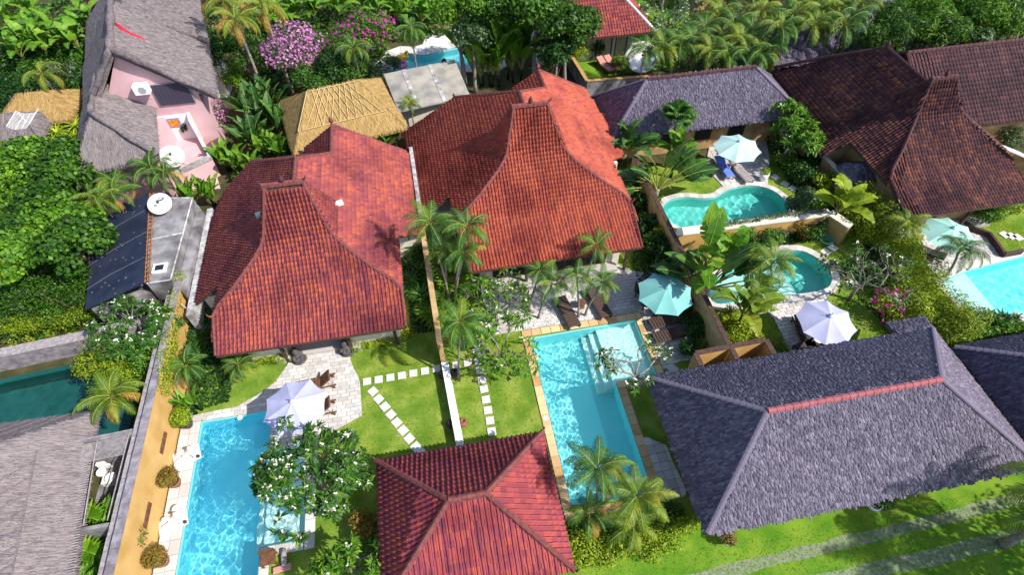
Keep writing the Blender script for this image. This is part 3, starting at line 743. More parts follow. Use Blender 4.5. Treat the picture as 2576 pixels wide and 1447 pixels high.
# ================================================================== pools
def water_mesh(poly, z, step, amp, seed, mat, lmin=.3, lmax=1.1):
    x0, x1 = min(p[0] for p in poly), max(p[0] for p in poly); y0, y1 = min(p[1] for p in poly), max(p[1] for p in poly)
    xs = np.arange(x0 - step, x1 + 2 * step, step); ys = np.arange(y0 - step, y1 + 2 * step, step)
    X, Y = np.meshgrid(xs, ys); Z = np.zeros_like(X); rng = random.Random(seed)
    for k in range(26):
        th = rng.uniform(0, 6.283); L = rng.uniform(lmin, lmax)
        Z += amp * L * np.sin(2 * math.pi / L * (X * math.cos(th) + Y * math.sin(th)) + rng.uniform(0, 6.28))
    # patches of livelier and calmer water
    Z *= .55 + .75 * (0.5 + .5 * np.sin(X * .9 + 1.3 * np.sin(Y * .5)) * np.cos(Y * .7 + seed))
    ins = inpoly(X, Y, poly); ny, nx = X.shape
    keep = ins[:-1, :-1] | ins[1:, :-1] | ins[:-1, 1:] | ins[1:, 1:]
    j, i = np.nonzero(keep); F = np.stack([j * nx + i, j * nx + i + 1, (j + 1) * nx + i + 1, (j + 1) * nx + i], 1)
    used, inv = np.unique(F, return_inverse=True); V = np.stack([X.ravel(), Y.ravel(), Z.ravel() + z], 1)[used]
    me = bpy.data.meshes.new('water'); me.from_pydata(V.tolist(), [], inv.reshape(-1, 4).tolist()); me.materials.append(mat)
    me.polygons.foreach_set('use_smooth', [True] * len(me.polygons)); me.update(); return me
def pool(label, poly, depth, pm, wm, seed, ledges=(), amp=.004, z=-.11, step=.055, lmin=.3, lmax=1.1, ledge_mat=None):
    t = thing('swimming_pool', label, 'pool', (0, 0, 0)); n = len(poly)
    p = list(poly)
    if sum(p[i][0] * p[(i + 1) % n][1] - p[(i + 1) % n][0] * p[i][1] for i in range(n)) < 0: p = p[::-1]
    r = delaunay_2d_cdt([Vector(q) for q in p], [(i, (i + 1) % n) for i in range(n)], [], 1, 1e-5)
    V = [(q.x, q.y, -depth) for q in r[0]]; F = []
    for f in r[2]:
        a, b, d = (Vector(V[i]) for i in f[:3]); F.append(tuple(f) if (b - a).cross(d - a).z > 0 else tuple(f[::-1]))
    m = MB(); m.add(V, F)
    m.add([(q[0], q[1], -depth) for q in p] + [(q[0], q[1], .02) for q in p], [((i + 1) % n, i, n + i, n + (i + 1) % n) for i in range(n)])
    b = m.build('basin', pm, t); b.cycles.is_caustics_receiver = True
    for q, d in ledges:
        m = MB(); m.prism(q, -depth + .001, -d); o = m.build('step', ledge_mat or pm, t); o.cycles.is_caustics_receiver = True
    wo = put('water', water_mesh(p, z, step, amp, seed, wm, lmin, lmax), t); wo.cycles.is_caustics_caster = True
    return t
M['poolpale'] = surf('pool_plaster_pale', (.62, .82, .78), (.70, .86, .82), scale=.8, rough=.6)
M['poolwhite'] = surf('pool_plaster_white', (.62, .80, .84), (.70, .85, .88), scale=.8, rough=.6)
P1 = pool('blue L-shaped swimming pool beside the ochre wall with lavender umbrella at its head', POOL1, 1.45, M['poolblue'], M['water'], 4, [([(-9.34, 8.06), (-7.59, 8.06), (-7.59, 12.29), (-9.34, 12.29)], .5), ([(-9.75, 8.06), (-9.34, 8.06), (-9.34, 12.29), (-9.75, 12.29)], .85)], amp=.0062, lmin=.16, lmax=.6, step=.042, ledge_mat=M['poolpale'])
P2 = pool('turquoise long swimming pool edged with sandstone in front of the orange tiled house', POOL2, 1.4, M['poolaqua'], M['water'], 9, [([(7.31, 12.72), (9.44, 12.82), (9.44, 16.19), (7.31, 16.13)], .4), ([(6.9, 12.72), (7.31, 12.72), (7.31, 16.12), (6.9, 16.11)], .75), ([(6.5, 12.72), (6.9, 12.72), (6.9, 16.1), (6.5, 16.1)], 1.08)], amp=.0036, lmin=.18, lmax=.75, step=.045, ledge_mat=M['poolpale'])
P3 = pool('kidney shaped aqua pool below the pale aqua umbrella and blue towel lounger', POOL3, 1.2, M['poolgreen'], M['watergreen'], 5, amp=.003)
P4 = pool('rounded green pool beside the white umbrella terrace behind a tan wall', POOL4, 1.3, M['poolgreen'], M['watergreen'], 6, [([q for q in POOL4 if q[0] < 19.2], .55)], amp=.003, ledge_mat=M['poolpale'])
P5 = pool('bright blue pool with white shallow end at the right edge', POOL5, 1.3, M['poolblue'], M['water'], 7, [([POOL5[0], POOL5[1], xy((8, 1780, 925)), POOL5[6]], .28)], amp=.003, ledge_mat=M['poolwhite'])
PL = pool('dark green pool beside the slatted stone wall at the left edge', POOLL, 1.6, M['pooldark'], M['watergreen'], 8, amp=.0012, z=-.35, step=.12)
PN = pool('far turquoise pool with white sandy rim beyond the straw hut', POOLN, 1.2, M['poolaqua'], M['water'], 3, amp=.002, step=.1)
inset = lambda q, s: [(sum(p[0] for p in q) / len(q) + (a - sum(p[0] for p in q) / len(q)) * s, sum(p[1] for p in q) / len(q) + (b - sum(p[1] for p in q) / len(q)) * s) for a, b in q]

# ---- paving
def clip_rect(poly, x0, x1, y0, y1):
    def cut(P, ax, v, sg):
        out = []
        for i in range(len(P)):
            a, b = P[i - 1], P[i]; da, db = sg * (a[ax] - v), sg * (b[ax] - v)
            if (da >= 0) != (db >= 0):
                t = da / (da - db); out.append((a[0] + (b[0] - a[0]) * t, a[1] + (b[1] - a[1]) * t))
            if db >= 0: out.append(b)
        return out
    for ax, v, sg in ((0, x0, 1), (0, x1, -1), (1, y0, 1), (1, y1, -1)):
        poly = cut(poly, ax, v, sg)
        if len(poly) < 3: return []
    return poly
def area(p): return abs(sum(p[i - 1][0] * p[i][1] - p[i][0] * p[i - 1][1] for i in range(len(p)))) / 2
def pave(parent, piece, poly, dx, dy, z0, z1, mat, seed, brick=True, gap=.012, ang=0.0, limit=300):
    """blocks with open joints, cut to the outline"""
    rng = random.Random(seed); c, s = math.cos(ang), math.sin(ang)
    q = [(a * c + b * s, -a * s + b * c) for a, b in poly]
    x0, x1 = min(p[0] for p in q), max(p[0] for p in q); y0, y1 = min(p[1] for p in q), max(p[1] for p in q)
    full = [None] * 6; cnt = 0; j = 0; y = y0
    rest = MB(); cand = []
    while y < y1:
        x = x0 - (dx / 2 if brick and j % 2 else 0) - rng.uniform(0, .3) * dx * (1 if brick else 0)
        while x < x1:
            k = clip_rect(q, x + gap, x + dx - gap, y + gap, y + dy - gap)
            if len(k) >= 3 and area(k) > dx * dy * .06: cand.append((x, y, k))
            x += dx
        y += dy; j += 1
    cand.sort(key=lambda e: (e[0] * c - e[1] * s) ** 2 + (e[0] * s + e[1] * c) ** 2)
    for i, (x, y, k) in enumerate(cand):
        dz = rng.uniform(-.004, .004)
        if i < limit:
            mx, my = x + dx / 2, y + dy / 2
            if abs(area(k) - (dx - 2 * gap) * (dy - 2 * gap)) < 1e-4:
                v = rng.randrange(6)
                if full[v] is None: full[v] = settint(MB().bev((-dx / 2 + gap, -dy / 2 + gap, z0), (dx / 2 - gap, dy / 2 - gap, z1), .008).mesh(piece, mat), (v + .5) / 6)
                me = full[v]
            else: me = settint(MB().prism([(a - mx, b - my) for a, b in k], z0, z1).mesh(piece, mat), rng.random())
            put(piece, me, parent, (mx * c - my * s, mx * s + my * c, dz), (0, 0, ang))
        else: rest.prism([(a * c - b * s, a * s + b * c) for a, b in k], z0, z1 + dz)
    if rest.v: tag(put(piece + '_field', settint(rest.mesh(piece, mat), .5), parent), kind='stuff')
def terrace(name, poly, dx, dy, mat, seed, z=.05, brick=True, ang=0.0, limit=300, holes=(), piece='paving_stone'):
    o = sheet(name, poly, holes, z - .03, M['joint'])
    pave(o, piece, poly, dx, dy, z - .028, z, mat, seed, brick, ang=ang, limit=limit); return o
RECT = lambda x0, y0, x1, y1: [(x0, y0), (x1, y0), (x1, y1), (x0, y1)]
# white terrace of the first house, curving to a strip along the head of the blue pool
edge = smooth_open([w(p) for p in [(6, 250, 1275), (6, 200, 1350), (6, 130, 1440), (10, 20, 90), (9, 1860, 140), (9, 1800, 180)]], 5)
right = smooth_open([w(p) for p in [(6, 715, 1190), (6, 705, 1250), (6, 740, 1340), (6, 775, 1420), (10, 785, 100), (10, 795, 250)]], 5)
DECK1 = [tuple(p[:2]) for p in edge] + [(-12.7, 14.78), (-12.58, 14.37), (-9.33, 14.37), (-9.33, 12.32), (-7.1, 12.32), (-6.3, 12.75)] + [tuple(p[:2]) for p in right[::-1]] + [(-5.7, 17.2), (-8.6, 17.2)]
terrace('terrace', DECK1, .42, .21, M['deck'], 1)
terrace('pool_edge_paving', RECT(-13.52, 3.0, -12.62, 14.76), .45, .6, M['deck'], 2, brick=False)
terrace('pool_edge_paving', RECT(-7.56, 7.62, -7.12, 12.3), .44, .6, M['deck'], 3, brick=False)
terrace('pool_edge_paving', RECT(-9.33, 7.62, -7.58, 8.03), .6, .41, M['deck'], 4, brick=False)
terrace('pool_edge_paving', RECT(-9.33, 3.0, -8.92, 7.6), .41, .6, M['deck'], 5, brick=False)
# sandstone rim of the turquoise pool
for q, dx, dy, s in ((RECT(3.3, 7.0, 3.7, 16.1), .4, .52, 1), (RECT(3.3, 16.22, 9.85, 16.62), .52, .4, 2), (RECT(9.47, 12.8, 9.85, 16.2), .38, .5, 3), (RECT(7.34, 12.38, 9.85, 12.78), .5, .4, 4), (RECT(7.34, 6.75, 7.74, 12.36), .4, .52, 5), (RECT(3.3, 6.75, 7.32, 7.12), .52, .37, 6)):
    terrace('pool_rim', q, dx, dy, M['sand'], 10 + s, brick=False, z=.06, piece='rim_stone')
DECK2 = [tuple(p[:2]) for p in smooth_open([w(p) for p in [(7, 790, 545), (7, 860, 585), (7, 960, 600), (7, 1060, 610), (7, 1200, 700)]], 4)] + [(11.9, 16.5), (11.9, 13.2), (10.9, 13.3), (9.88, 13.0), (9.88, 16.65), (1.9, 16.65), (1.6, 19.4), (8.9, 19.9)]
terrace('terrace', DECK2, .42, .21, M['deckgrey'], 20)
DECK2B = [tuple(p[:2]) for p in smooth_open([w(p) for p in [(11, 965, 415), (11, 1020, 420), (11, 1080, 450), (11, 1150, 480), (11, 1200, 600), (11, 1300, 840), (11, 1150, 885)]], 4)]
terrace('paved_strip', DECK2B, .42, .42, M['deckgrey'], 21, brick=False)
ring = lambda q, s: [(p[0], p[1]) for p in q]
def rim(parent_name, poly, wd, mat, seed, skip=(), z=.06):
    """flat stones laid round a curved pool"""
    o = empty(parent_name); tag(o, kind='structure'); n = len(poly); rng = random.Random(seed); cx = sum(p[0] for p in poly) / n; cy = sum(p[1] for p in poly) / n
    P = [Vector(p) for p in poly]; ccw = sum(poly[i - 1][0] * poly[i][1] - poly[i][0] * poly[i - 1][1] for i in range(n)) > 0
    nor = []
    for i in range(n):
        d = (P[(i + 1) % n] - P[i - 1]).normalized(); nor.append(Vector((d.y, -d.x)) * (1 if ccw else -1))
    for i in range(n):
        a, b = P[i], P[(i + 1) % n]; c, d = b + nor[(i + 1) % n] * wd, a + nor[i] * wd
        if any(inpoly(np.array([((a + b) / 2).x]), np.array([((a + b) / 2).y]), s)[0] for s in skip): continue
        e = .015
        settint_mesh = MB().prism([tuple(a.lerp(b, e)), tuple(b.lerp(a, e)), tuple(c.lerp(d, e)), tuple(d.lerp(c, e))], -.02, z).mesh('rim_stone', mat)
        put('rim_stone', settint(settint_mesh, rng.random()), o)
rim('pool_rim', POOL3, .38, M['deck'], 31); rim('pool_rim', POOL4, .42, M['deck'], 32); rim('pool_rim', POOLN, 1.1, M['deck'], 33); rim('pool_rim', POOL5, .4, M['deck'], 34)
DECK4 = [xy(p) for p in [(8, 0, 840), (8, 180, 790), (8, 450, 770), (8, 450, 850), (8, 560, 960), (8, 600, 1090), (8, 420, 1200), (8, 170, 1230), (8, 100, 1060), (8, 50, 960), (8, 0, 900), (7, 1830, 930), (7, 1880, 850)]]
terrace('terrace', DECK4, .42, .21, M['deckgrey'], 22)
DECK3 = [xy(p) for p in [(3, 1480, 1080), (3, 1640, 1030), (3, 1900, 1040), (3, 1929, 1200), (4, 0, 1350), (4, 0, 1400), (3, 1860, 1385), (3, 1700, 1395), (3, 1600, 1425), (3, 1480, 1300), (3, 1460, 1180)]]
terrace('terrace', DECK3, .45, .45, M['deckgrey'], 23, brick=False)
DECK5 = [xy(p) for p in [(8, 1190, 300), (8, 1450, 190), (8, 1560, 260), (8, 1680, 310), (8, 1740, 400), (8, 1800, 460), (8, 1929, 445), (8, 1929, 470), (8, 1500, 570), (8, 1300, 650), (8, 1200, 560), (8, 1130, 420)]]
terrace('terrace', DECK5, .45, .22, M['deckgrey'], 24)
terrace('pool_edge_paving', [xy(p) for p in [(8, 1640, 945), (8, 1880, 905), (8, 1929, 940), (8, 1700, 985)]], .5, .4, M['deck'], 25, brick=False)
# beach round the far pool
sheet('sand_beach', [xy(p) for p in [(2, 830, 500), (2, 1030, 400), (2, 1250, 330), (2, 1280, 250), (2, 1480, 210), (2, 1700, 240), (2, 1800, 330), (2, 1850, 520), (2, 1300, 560), (2, 900, 560)]], [POOLN], .006, surf('pale_sand', (.68, .64, .60), (.8, .77, .74), scale=3))
# stepping stones
path = tag(empty('stepping_stone_path'), kind='structure')
def stones(pts, ang, sz, seed):
    rng = random.Random(seed)
    for i, p in enumerate(pts):
        me = settint(MB().bev((-sz, -sz, -.02), (sz, sz, .05), .015).mesh('stepping_stone', M['deck']), rng.uniform(.5, 1))
        put('stepping_stone', me, path, w(p, 0), (0, 0, ang + rng.uniform(-.04, .04)))
stones([(6, 830, 1425), (6, 918, 1410), (6, 1006, 1395), (6, 1092, 1380), (6, 1178, 1363), (6, 1266, 1346), (6, 1353, 1328)], 0, .2, 1)
stones([(6, 1500, 1302), (6, 1588, 1285), (6, 1668, 1270), (6, 1660, 1140), (6, 1655, 1200), (6, 1680, 1340), (6, 1695, 1413), (10, 1710, 50), (10, 1725, 130), (10, 1740, 210), (10, 1755, 288), (10, 1768, 370)], 0, .2, 2)
stones([(10, 875, 68), (10, 918, 125), (10, 965, 183), (10, 1010, 243), (10, 1053, 302), (10, 1100, 362), (10, 1148, 423), (10, 1198, 485), (10, 1240, 530)], .62, .205, 3)
stones([(8, 435, 450), (8, 490, 420), (4, 130, 1385), (4, 190, 1420), (8, 285, 45), (4, 60, 1335), (7, 1170, 1255), (7, 1200, 1330)], .5, .24, 4)
stones([(8, 1780, 320), (8, 1830, 330), (8, 1880, 340), (3, 945, 40), (3, 1010, 95), (3, 1095, 200), (3, 1125, 235), (3, 1070, 295)], .2, .24, 5)

# ================================================================== walls
def wall(name, label, path, h, th, mat, cap=None, z0=-.1, ch=.07, co=.04):
    """straight runs of wall with a coping; path of (x,y)"""
    t = thing(name, label, 'wall', (path[0][0], path[0][1], 0)); o = Vector((path[0][0], path[0][1]))
    for i, (a, b) in enumerate(zip(path[:-1], path[1:])):
        a, b = Vector(a) - o, Vector(b) - o; d = (b - a).normalized(); n = Vector((-d.y, d.x))
        def run(hw, e): return [tuple(a - d * e + n * hw), tuple(b + d * e + n * hw), tuple(b + d * e - n * hw), tuple(a - d * e - n * hw)]
        MB().prism(run(th / 2, 0 if i else -.001 * i), z0, h).build('wall_run', M[mat], t)
        if cap:
            k = max(1, int((b - a).length / .55))
            for j in range(k):
                p, q = a.lerp(b, (j + .012) / k), a.lerp(b, (j + .988) / k); hw = th / 2 + co
                MB().prism([tuple(p + n * hw), tuple(q + n * hw), tuple(q - n * hw), tuple(p - n * hw)], h + .003, h + ch + .006 * (j % 3)).build('coping_stone', M[cap], t)
    return t
yw = wall('garden_wall', 'long ochre plaster wall with dark stone top beside the blue pool', [(-13.72, 2.0), (-13.72, 21.6)], 2.52, .24, 'ochre', 'wallstone')
wall('ledge_wall', 'weathered grey stone ledge running behind the ochre wall', [(-14.05, 2.0), (-14.05, 20.6)], 2.28, .34, 'wallstone', 'woodgrey', ch=.05)
wall('garden_wall', 'tan plaster wall dividing the two gardens behind the palms', [(-1.1, 23.0), (-.92, 15.2)], 1.9, .22, 'tan', 'tan', co=.03)
wall('low_wall', 'low white wall strip dividing the two lawns', [(-.86, 15.15), (-.62, 10.3)], .5, .32, 'white', 'white', co=.015, ch=.05)
wall('garden_wall', 'tan plaster wall between the turquoise umbrella terrace and the rounded pool', [(12.5, 26.8), (12.5, 12.45)], 2.25, .2, 'tan', 'wooddark', ch=.04, co=.02)
wall('garden_wall', 'ochre wall with planter top below the kidney shaped pool', [(12.65, 20.75), (22.6, 20.6), (23.2, 19.3)], 1.35, .5, 'ochre', 'cream', ch=.08)
wall('courtyard_wall', 'two open ochre courtyards behind the large grey shingle roof', [(10.75, 11.2), (10.75, 12.35), (14.3, 12.45), (14.3, 11.2)], 2.3, .16, 'ochre', 'wooddark', ch=.05)
wall('courtyard_wall', 'ochre partition between the two open courtyards', [(12.52, 11.0), (12.52, 12.26)], 2.28, .14, 'ochre', 'wooddark', ch=.05)
wall('parapet_wall', 'weathered white parapet between the two red tiled roofs', [(-1.2, 30.0), (-1.08, 23.4)], 2.55, .22, 'wornwhite')
wall('parapet_wall', 'weathered white parapet along the concrete roof beside the first house', [(-13.1, 27.0), (-13.02, 19.2)], 2.2, .3, 'wornwhite')
wall('boundary_wall', 'grey wall beside the far lawn with two rose sun loungers', [tuple(w((3, 400, 470), 0)[:2]), (12.35, 37.2), (24.5, 36.4)], 1.2, .18, 'concrete', 'sand', ch=.05)
wall('retaining_wall', 'slatted grey stone wall above the dark green pool', [(-27.0, 19.05), (-19.2, 19.75), (-14.6, 20.3)], 1.05, .5, 'wallstone', 'woodgrey')
wall('garden_wall', 'brown wall beside the dark tiled house at the right edge', [(36.0, 24.4), (40.5, 17.5)], 1.6, .3, 'tan', 'white')
wall('garden_wall', 'pale garden wall below the frangipani beside the dark tiled house', [tuple(w((4, 430, 1180), 1.5)[:2]), tuple(w((4, 650, 1400), 1.5)[:2])], 1.5, .2, 'tan', 'cream')
wall('pool_wall', 'narrow purple-brown edging wall curving past the mint umbrella', [tuple(w(p, .4)[:2]) for p in [(8, 1460, 200), (8, 1560, 260), (8, 1680, 300), (8, 1740, 380), (8, 1790, 455), (8, 1929, 430)]], .4, .16, 'wooddark')
for p, sz, lb in (((9, 1225, 455), 1.05, 'carved brown relief plaque on the ochre wall nearer the green bush'), ((9, 1105, 1000), 1.05, 'carved brown relief plaque on the ochre wall between the two white statues')):
    c = wx(p, -13.6); t = thing('relief_plaque', lb, 'plaque', (-13.595, c.y, c.z))
    MB().bev((-.01, -.5, -.12), (.04, .5, .12), .01).build('panel', M['wood'], t); rng = random.Random(int(c.y * 10))
    for k in range(14):
        y = -.44 + .068 * k; m = MB(); m.tube([(.04, y, -.08), (.06, y + .03, rng.uniform(-.03, .03)), (.045, y + .02, .08)], [.018, .024, .016], 5); m.build('carving', M['wood'], t)

# ================================================================== houses
def interp(pts, s):
    for (a, b) in zip(pts[:-1], pts[1:]):
        if s <= b[0]: 
            f = (s - a[0]) / (b[0] - a[0]) if b[0] > a[0] else 0
            return [a[k] + (b[k] - a[k]) * f for k in range(1, len(a))]
    return list(pts[-1][1:])
def finial(parent, p, s, mat, kind='bud'):
    m = MB()
    if kind == 'bud': m.lathe([(.05, 0), (.11, .05), (.13, .14), (.10, .24), (.04, .32), (.015, .42)], (0, 0, 0), 8)
    else: m.tube([(0, 0, 0), (.1, 0, .06), (.17, 0, .17), (.16, 0, .3)], [.07, .06, .04, .012], 5)
    o = m.build('finial', M[mat], parent, True, p); o.scale = (s, s, s); return o
def joglo(label, X0, ztop, ridge, knee, hip, eave, left, right, rear, mat, tw, tl, seed, walls, capmat='cap', front_profile=None):
    """house with a tall curved hipped tower roof, a skirt in front and side wings"""
    t = thing('villa', label, 'house', (X0, eave[2] + 3, 0)); O = Vector((X0, eave[2] + 3, 0)); rng = np.random.default_rng(seed)
    off = lambda p: (p[0] - O.x, p[1] - O.y, p[2])
    kxl, kxr, kyf, kyb, zk = knee; kL = (ztop - zk) / (X0 - kxl); kR = (ztop - zk) / (kxr - X0)
    zL = lambda x: ztop - kL * (X0 - x); zR = lambda x: ztop - kR * (x - X0)
    # front profile: ridge, knee, hip end, eave -> smooth curve, with the left and right edge at each height
    raw = [Vector((ridge[2], ridge[3], 0)), Vector((kyf, zk, 0)), Vector((hip[2], hip[3], 0)), Vector((eave[2], eave[3], 0))]
    mid = raw[0].lerp(raw[1], .55) + Vector((.02, -.12, 0)); prof = smooth_open([raw[0], mid, raw[1], raw[1].lerp(raw[2], .5) + Vector((0, -.06, 0)), raw[2], raw[3]], 6)
    le = smooth_open([Vector((ridge[0], 0, 0)), Vector(((ridge[0] * .5 + kxl * .5), 0, 0)), Vector((kxl, 0, 0)), Vector(((kxl + hip[0]) / 2, 0, 0)), Vector((hip[0], 0, 0)), Vector((eave[0], 0, 0))], 6)
    re = smooth_open([Vector((ridge[1], 0, 0)), Vector(((ridge[1] * .5 + kxr * .5), 0, 0)), Vector((kxr, 0, 0)), Vector(((kxr + hip[1]) / 2, 0, 0)), Vector((hip[1], 0, 0)), Vector((eave[1], 0, 0))], 6)
    L = [(q.x, q.y) for q in prof]; le = [q.x for q in le]; re = [q.x for q in re]; n = len(L)
    m = MB()
    V = []
    for i in range(n): V += [off((le[i], L[i][0], L[i][1] - .02)), off((re[i], L[i][0], L[i][1] - .02)), off((le[i], L[i][0], L[i][1] - .14)), off((re[i], L[i][0], L[i][1] - .14))]
    F = []
    for i in range(n - 1):
        a = 4 * i; b = a + 4; F += [(a, b, b + 1, a + 1), (a + 2, a + 3, b + 3, b + 2), (a, a + 2, b + 2, b), (a + 1, b + 1, b + 3, a + 3)]
    F += [(4 * n - 4, 4 * n - 2, 4 * n - 1, 4 * n - 3)]
    m.add(V, F); roof = m.build('roof', M['under'], t)
    Ms, Ts = [], []
    # front tiles row by row up the curve
    S = [0.0]
    for i in range(n - 1): S.append(S[-1] + math.hypot(L[i + 1][0] - L[i][0], L[i + 1][1] - L[i][1]))
    tot = S[-1]; rows = int(tot / tl)
    tab = [(S[i], L[i][0], L[i][1], le[i], re[i]) for i in range(n)]
    for r in range(rows):
        s = tot - (r + .5) * tl; y, z, a, b = interp(tab, s); y2, z2, _, _ = interp(tab, max(0, s - .12)); y3, z3, _, _ = interp(tab, min(tot, s + .12))
        ey = Vector((0, y2 - y3, z2 - z3)).normalized(); ex = Vector((1, 0, 0)); ez = ex.cross(ey)
        xs = np.arange(math.ceil((a + .02) / tw) * tw, b, tw); k = len(xs)
        if not k: continue
        Ts.append(np.stack([xs - O.x, np.full(k, y - O.y), np.full(k, z)], 1) + rng.normal(0, .006, (k, 3)))
        Ms.append(np.repeat(np.stack([np.array(ex), np.array(ey), np.array(ez)], 1)[None], k, 0))
    # sides of the tower
    rx0, rx1, ry, rz = ridge
    sides = [[(rx1, ry, rz), (kxr, kyf, zk), (kxr, kyb, zk)], [(rx0, ry, rz), (kxl, kyb, zk), (kxl, kyf, zk)], [(rx0, ry, rz), (rx1, ry, rz), (kxr, kyb, zk), (kxl, kyb, zk)]]
    pl = [[(x, y, zL(x)) for x, y in left]]; pr = [[(x, y, zR(x)) for x, y in right]]
    flat = sides + pl + pr + rear
    for q in flat:
        A, T = grid_on([off(p) for p in q], tw, tl, rng); A = A.copy(); Ms.append(A); Ts.append(T + rng.normal(0, .006, T.shape))
    m = MB()
    for q in flat: m.slab([off((p[0], p[1], p[2] - .02)) for p in q], .12)
    m.build('roof_deck', M['under'], roof)
    # colour of each tile: weathered streaks down the courses
    tn = tile_tints(Ts, rng, 1.0)
    scatter_parts(roof, 'tile', tile_base(tw, tl), [a for a in Ms], [x for x in Ts], tn, M[mat], 300, 'tile_field') if False else None
    big = (tile_base(tw, tl), Ms, Ts, tn)
    place_tiles(roof, big, O, M[mat])
    # caps on hips and ridges
    hl = [off((le[i], L[i][0], L[i][1] + .05)) for i in range(0, n - 6, 2)]; hr = [off((re[i], L[i][0], L[i][1] + .05)) for i in range(0, n - 6, 2)]
    caps(roof, 'ridge_cap', hl, .2, M[capmat], .32); caps(roof, 'ridge_cap', hr, .2, M[capmat], .32)
    caps(roof, 'ridge_cap', [off((rx0 - .1, ry, rz + .06)), off((rx1 + .1, ry, rz + .06))], .24, M[capmat], .3, .14)
    for sx, kx, rx in ((1, kxr, rx1), (-1, kxl, rx0)): caps(roof, 'ridge_cap', [off((rx, ry, rz + .05)), off((kx, kyb, zk + .05))], .2, M[capmat], .32)
    ey0 = [off((eave[0], eave[2] + .02, eave[3] + .04)), off((hip[0], hip[2], hip[3] + .04))]; ey1 = [off((eave[1], eave[2] + .02, eave[3] + .04)), off((hip[1], hip[2], hip[3] + .04))]
    caps(roof, 'ridge_cap', ey0, .16, M[capmat], .32); caps(roof, 'ridge_cap', ey1, .16, M[capmat], .32)
    for q in walls.get('caps', []): caps(roof, 'ridge_cap', [off(p) for p in q], .24, M[capmat], .32, .12)
    for p, s, k, a in walls.get('finials', []): finial(roof, off(p), s, capmat, k).rotation_euler.z = a
    finial(roof, off(((rx0 + rx1) / 2, ry, rz + .16)), 1.0, 'capdark'); o = finial(roof, off((rx0 - .05, ry, rz + .12)), .9, 'capdark', 'horn'); o.rotation_euler.z = math.pi; finial(roof, off((rx1 + .05, ry, rz + .12)), .9, 'capdark', 'horn')
    for a, b, mt in walls['boxes']:
        MB().box(off(a), off(b)).build('wall', M[mt], t)
    for x, y, h in walls.get('posts', []): MB().bev(off((x - .07, y - .07, 0)), off((x + .07, y + .07, h)), .01).build('post', M['wooddark'], t)
    for a, b in walls.get('steps', []): MB().bev(off(a), off(b), .02).build('step', M['deck'], t)
    for x0, x1, y, z0, z1 in walls.get('doors', []):
        d = MB().box(off((x0, y - .03, z0)), off((x1, y + .02, z1))).build('door', M['wooddark'], t)
        k = max(2, int((x1 - x0) / .6))
        for i in range(k): MB().box(off((x0 + (x1 - x0) * (i + .1) / k, y - .05, z0 + .15)), off((x0 + (x1 - x0) * (i + .9) / k, y - .032, z1 - .1))).build('pane', M['black'], d)
    return t
def place_tiles(roof, big, O, mat, limit=300):
    base, Ms, Ts, tn = big; o = np.array([O.x, O.y, O.z])
    Mx = np.concatenate(Ms); Tx = np.concatenate(Ts); Wd = Tx + o - CAMP
    P = Wd @ R; px = P[:, 0] / P[:, 2] * FC; py = P[:, 1] / P[:, 2] * FC; ds = np.linalg.norm(Wd, axis=1)
    face = -(Mx[:, :, 2] * Wd).sum(1) / ds
    score = face / ds ** 2 - 9 * ((abs(px) > 1280) | (abs(py) > 715))
    idx = np.argsort(-score); a, b = idx[:limit], idx[limit:]
    v, f = base; var = []
    for k in range(6):
        me = bpy.data.meshes.new('tile'); me.from_pydata([tuple(q) for q in v], [], f); me.materials.append(mat); settint(me, (k + .5) / 6); var.append(me)
    for i in a:
        ob = bpy.data.objects.new('tile', var[min(5, max(0, int(tn[i] * 6)))]); COL.objects.link(ob); ob.parent = roof
        ob.matrix_local = Matrix([[*Mx[i][r], Tx[i][r]] for r in range(3)] + [[0, 0, 0, 1]])
    tag(put('tile_field', pieces('tile_field', v, f, Mx[b], Tx[b], tn[b], mat), roof), kind='stuff')

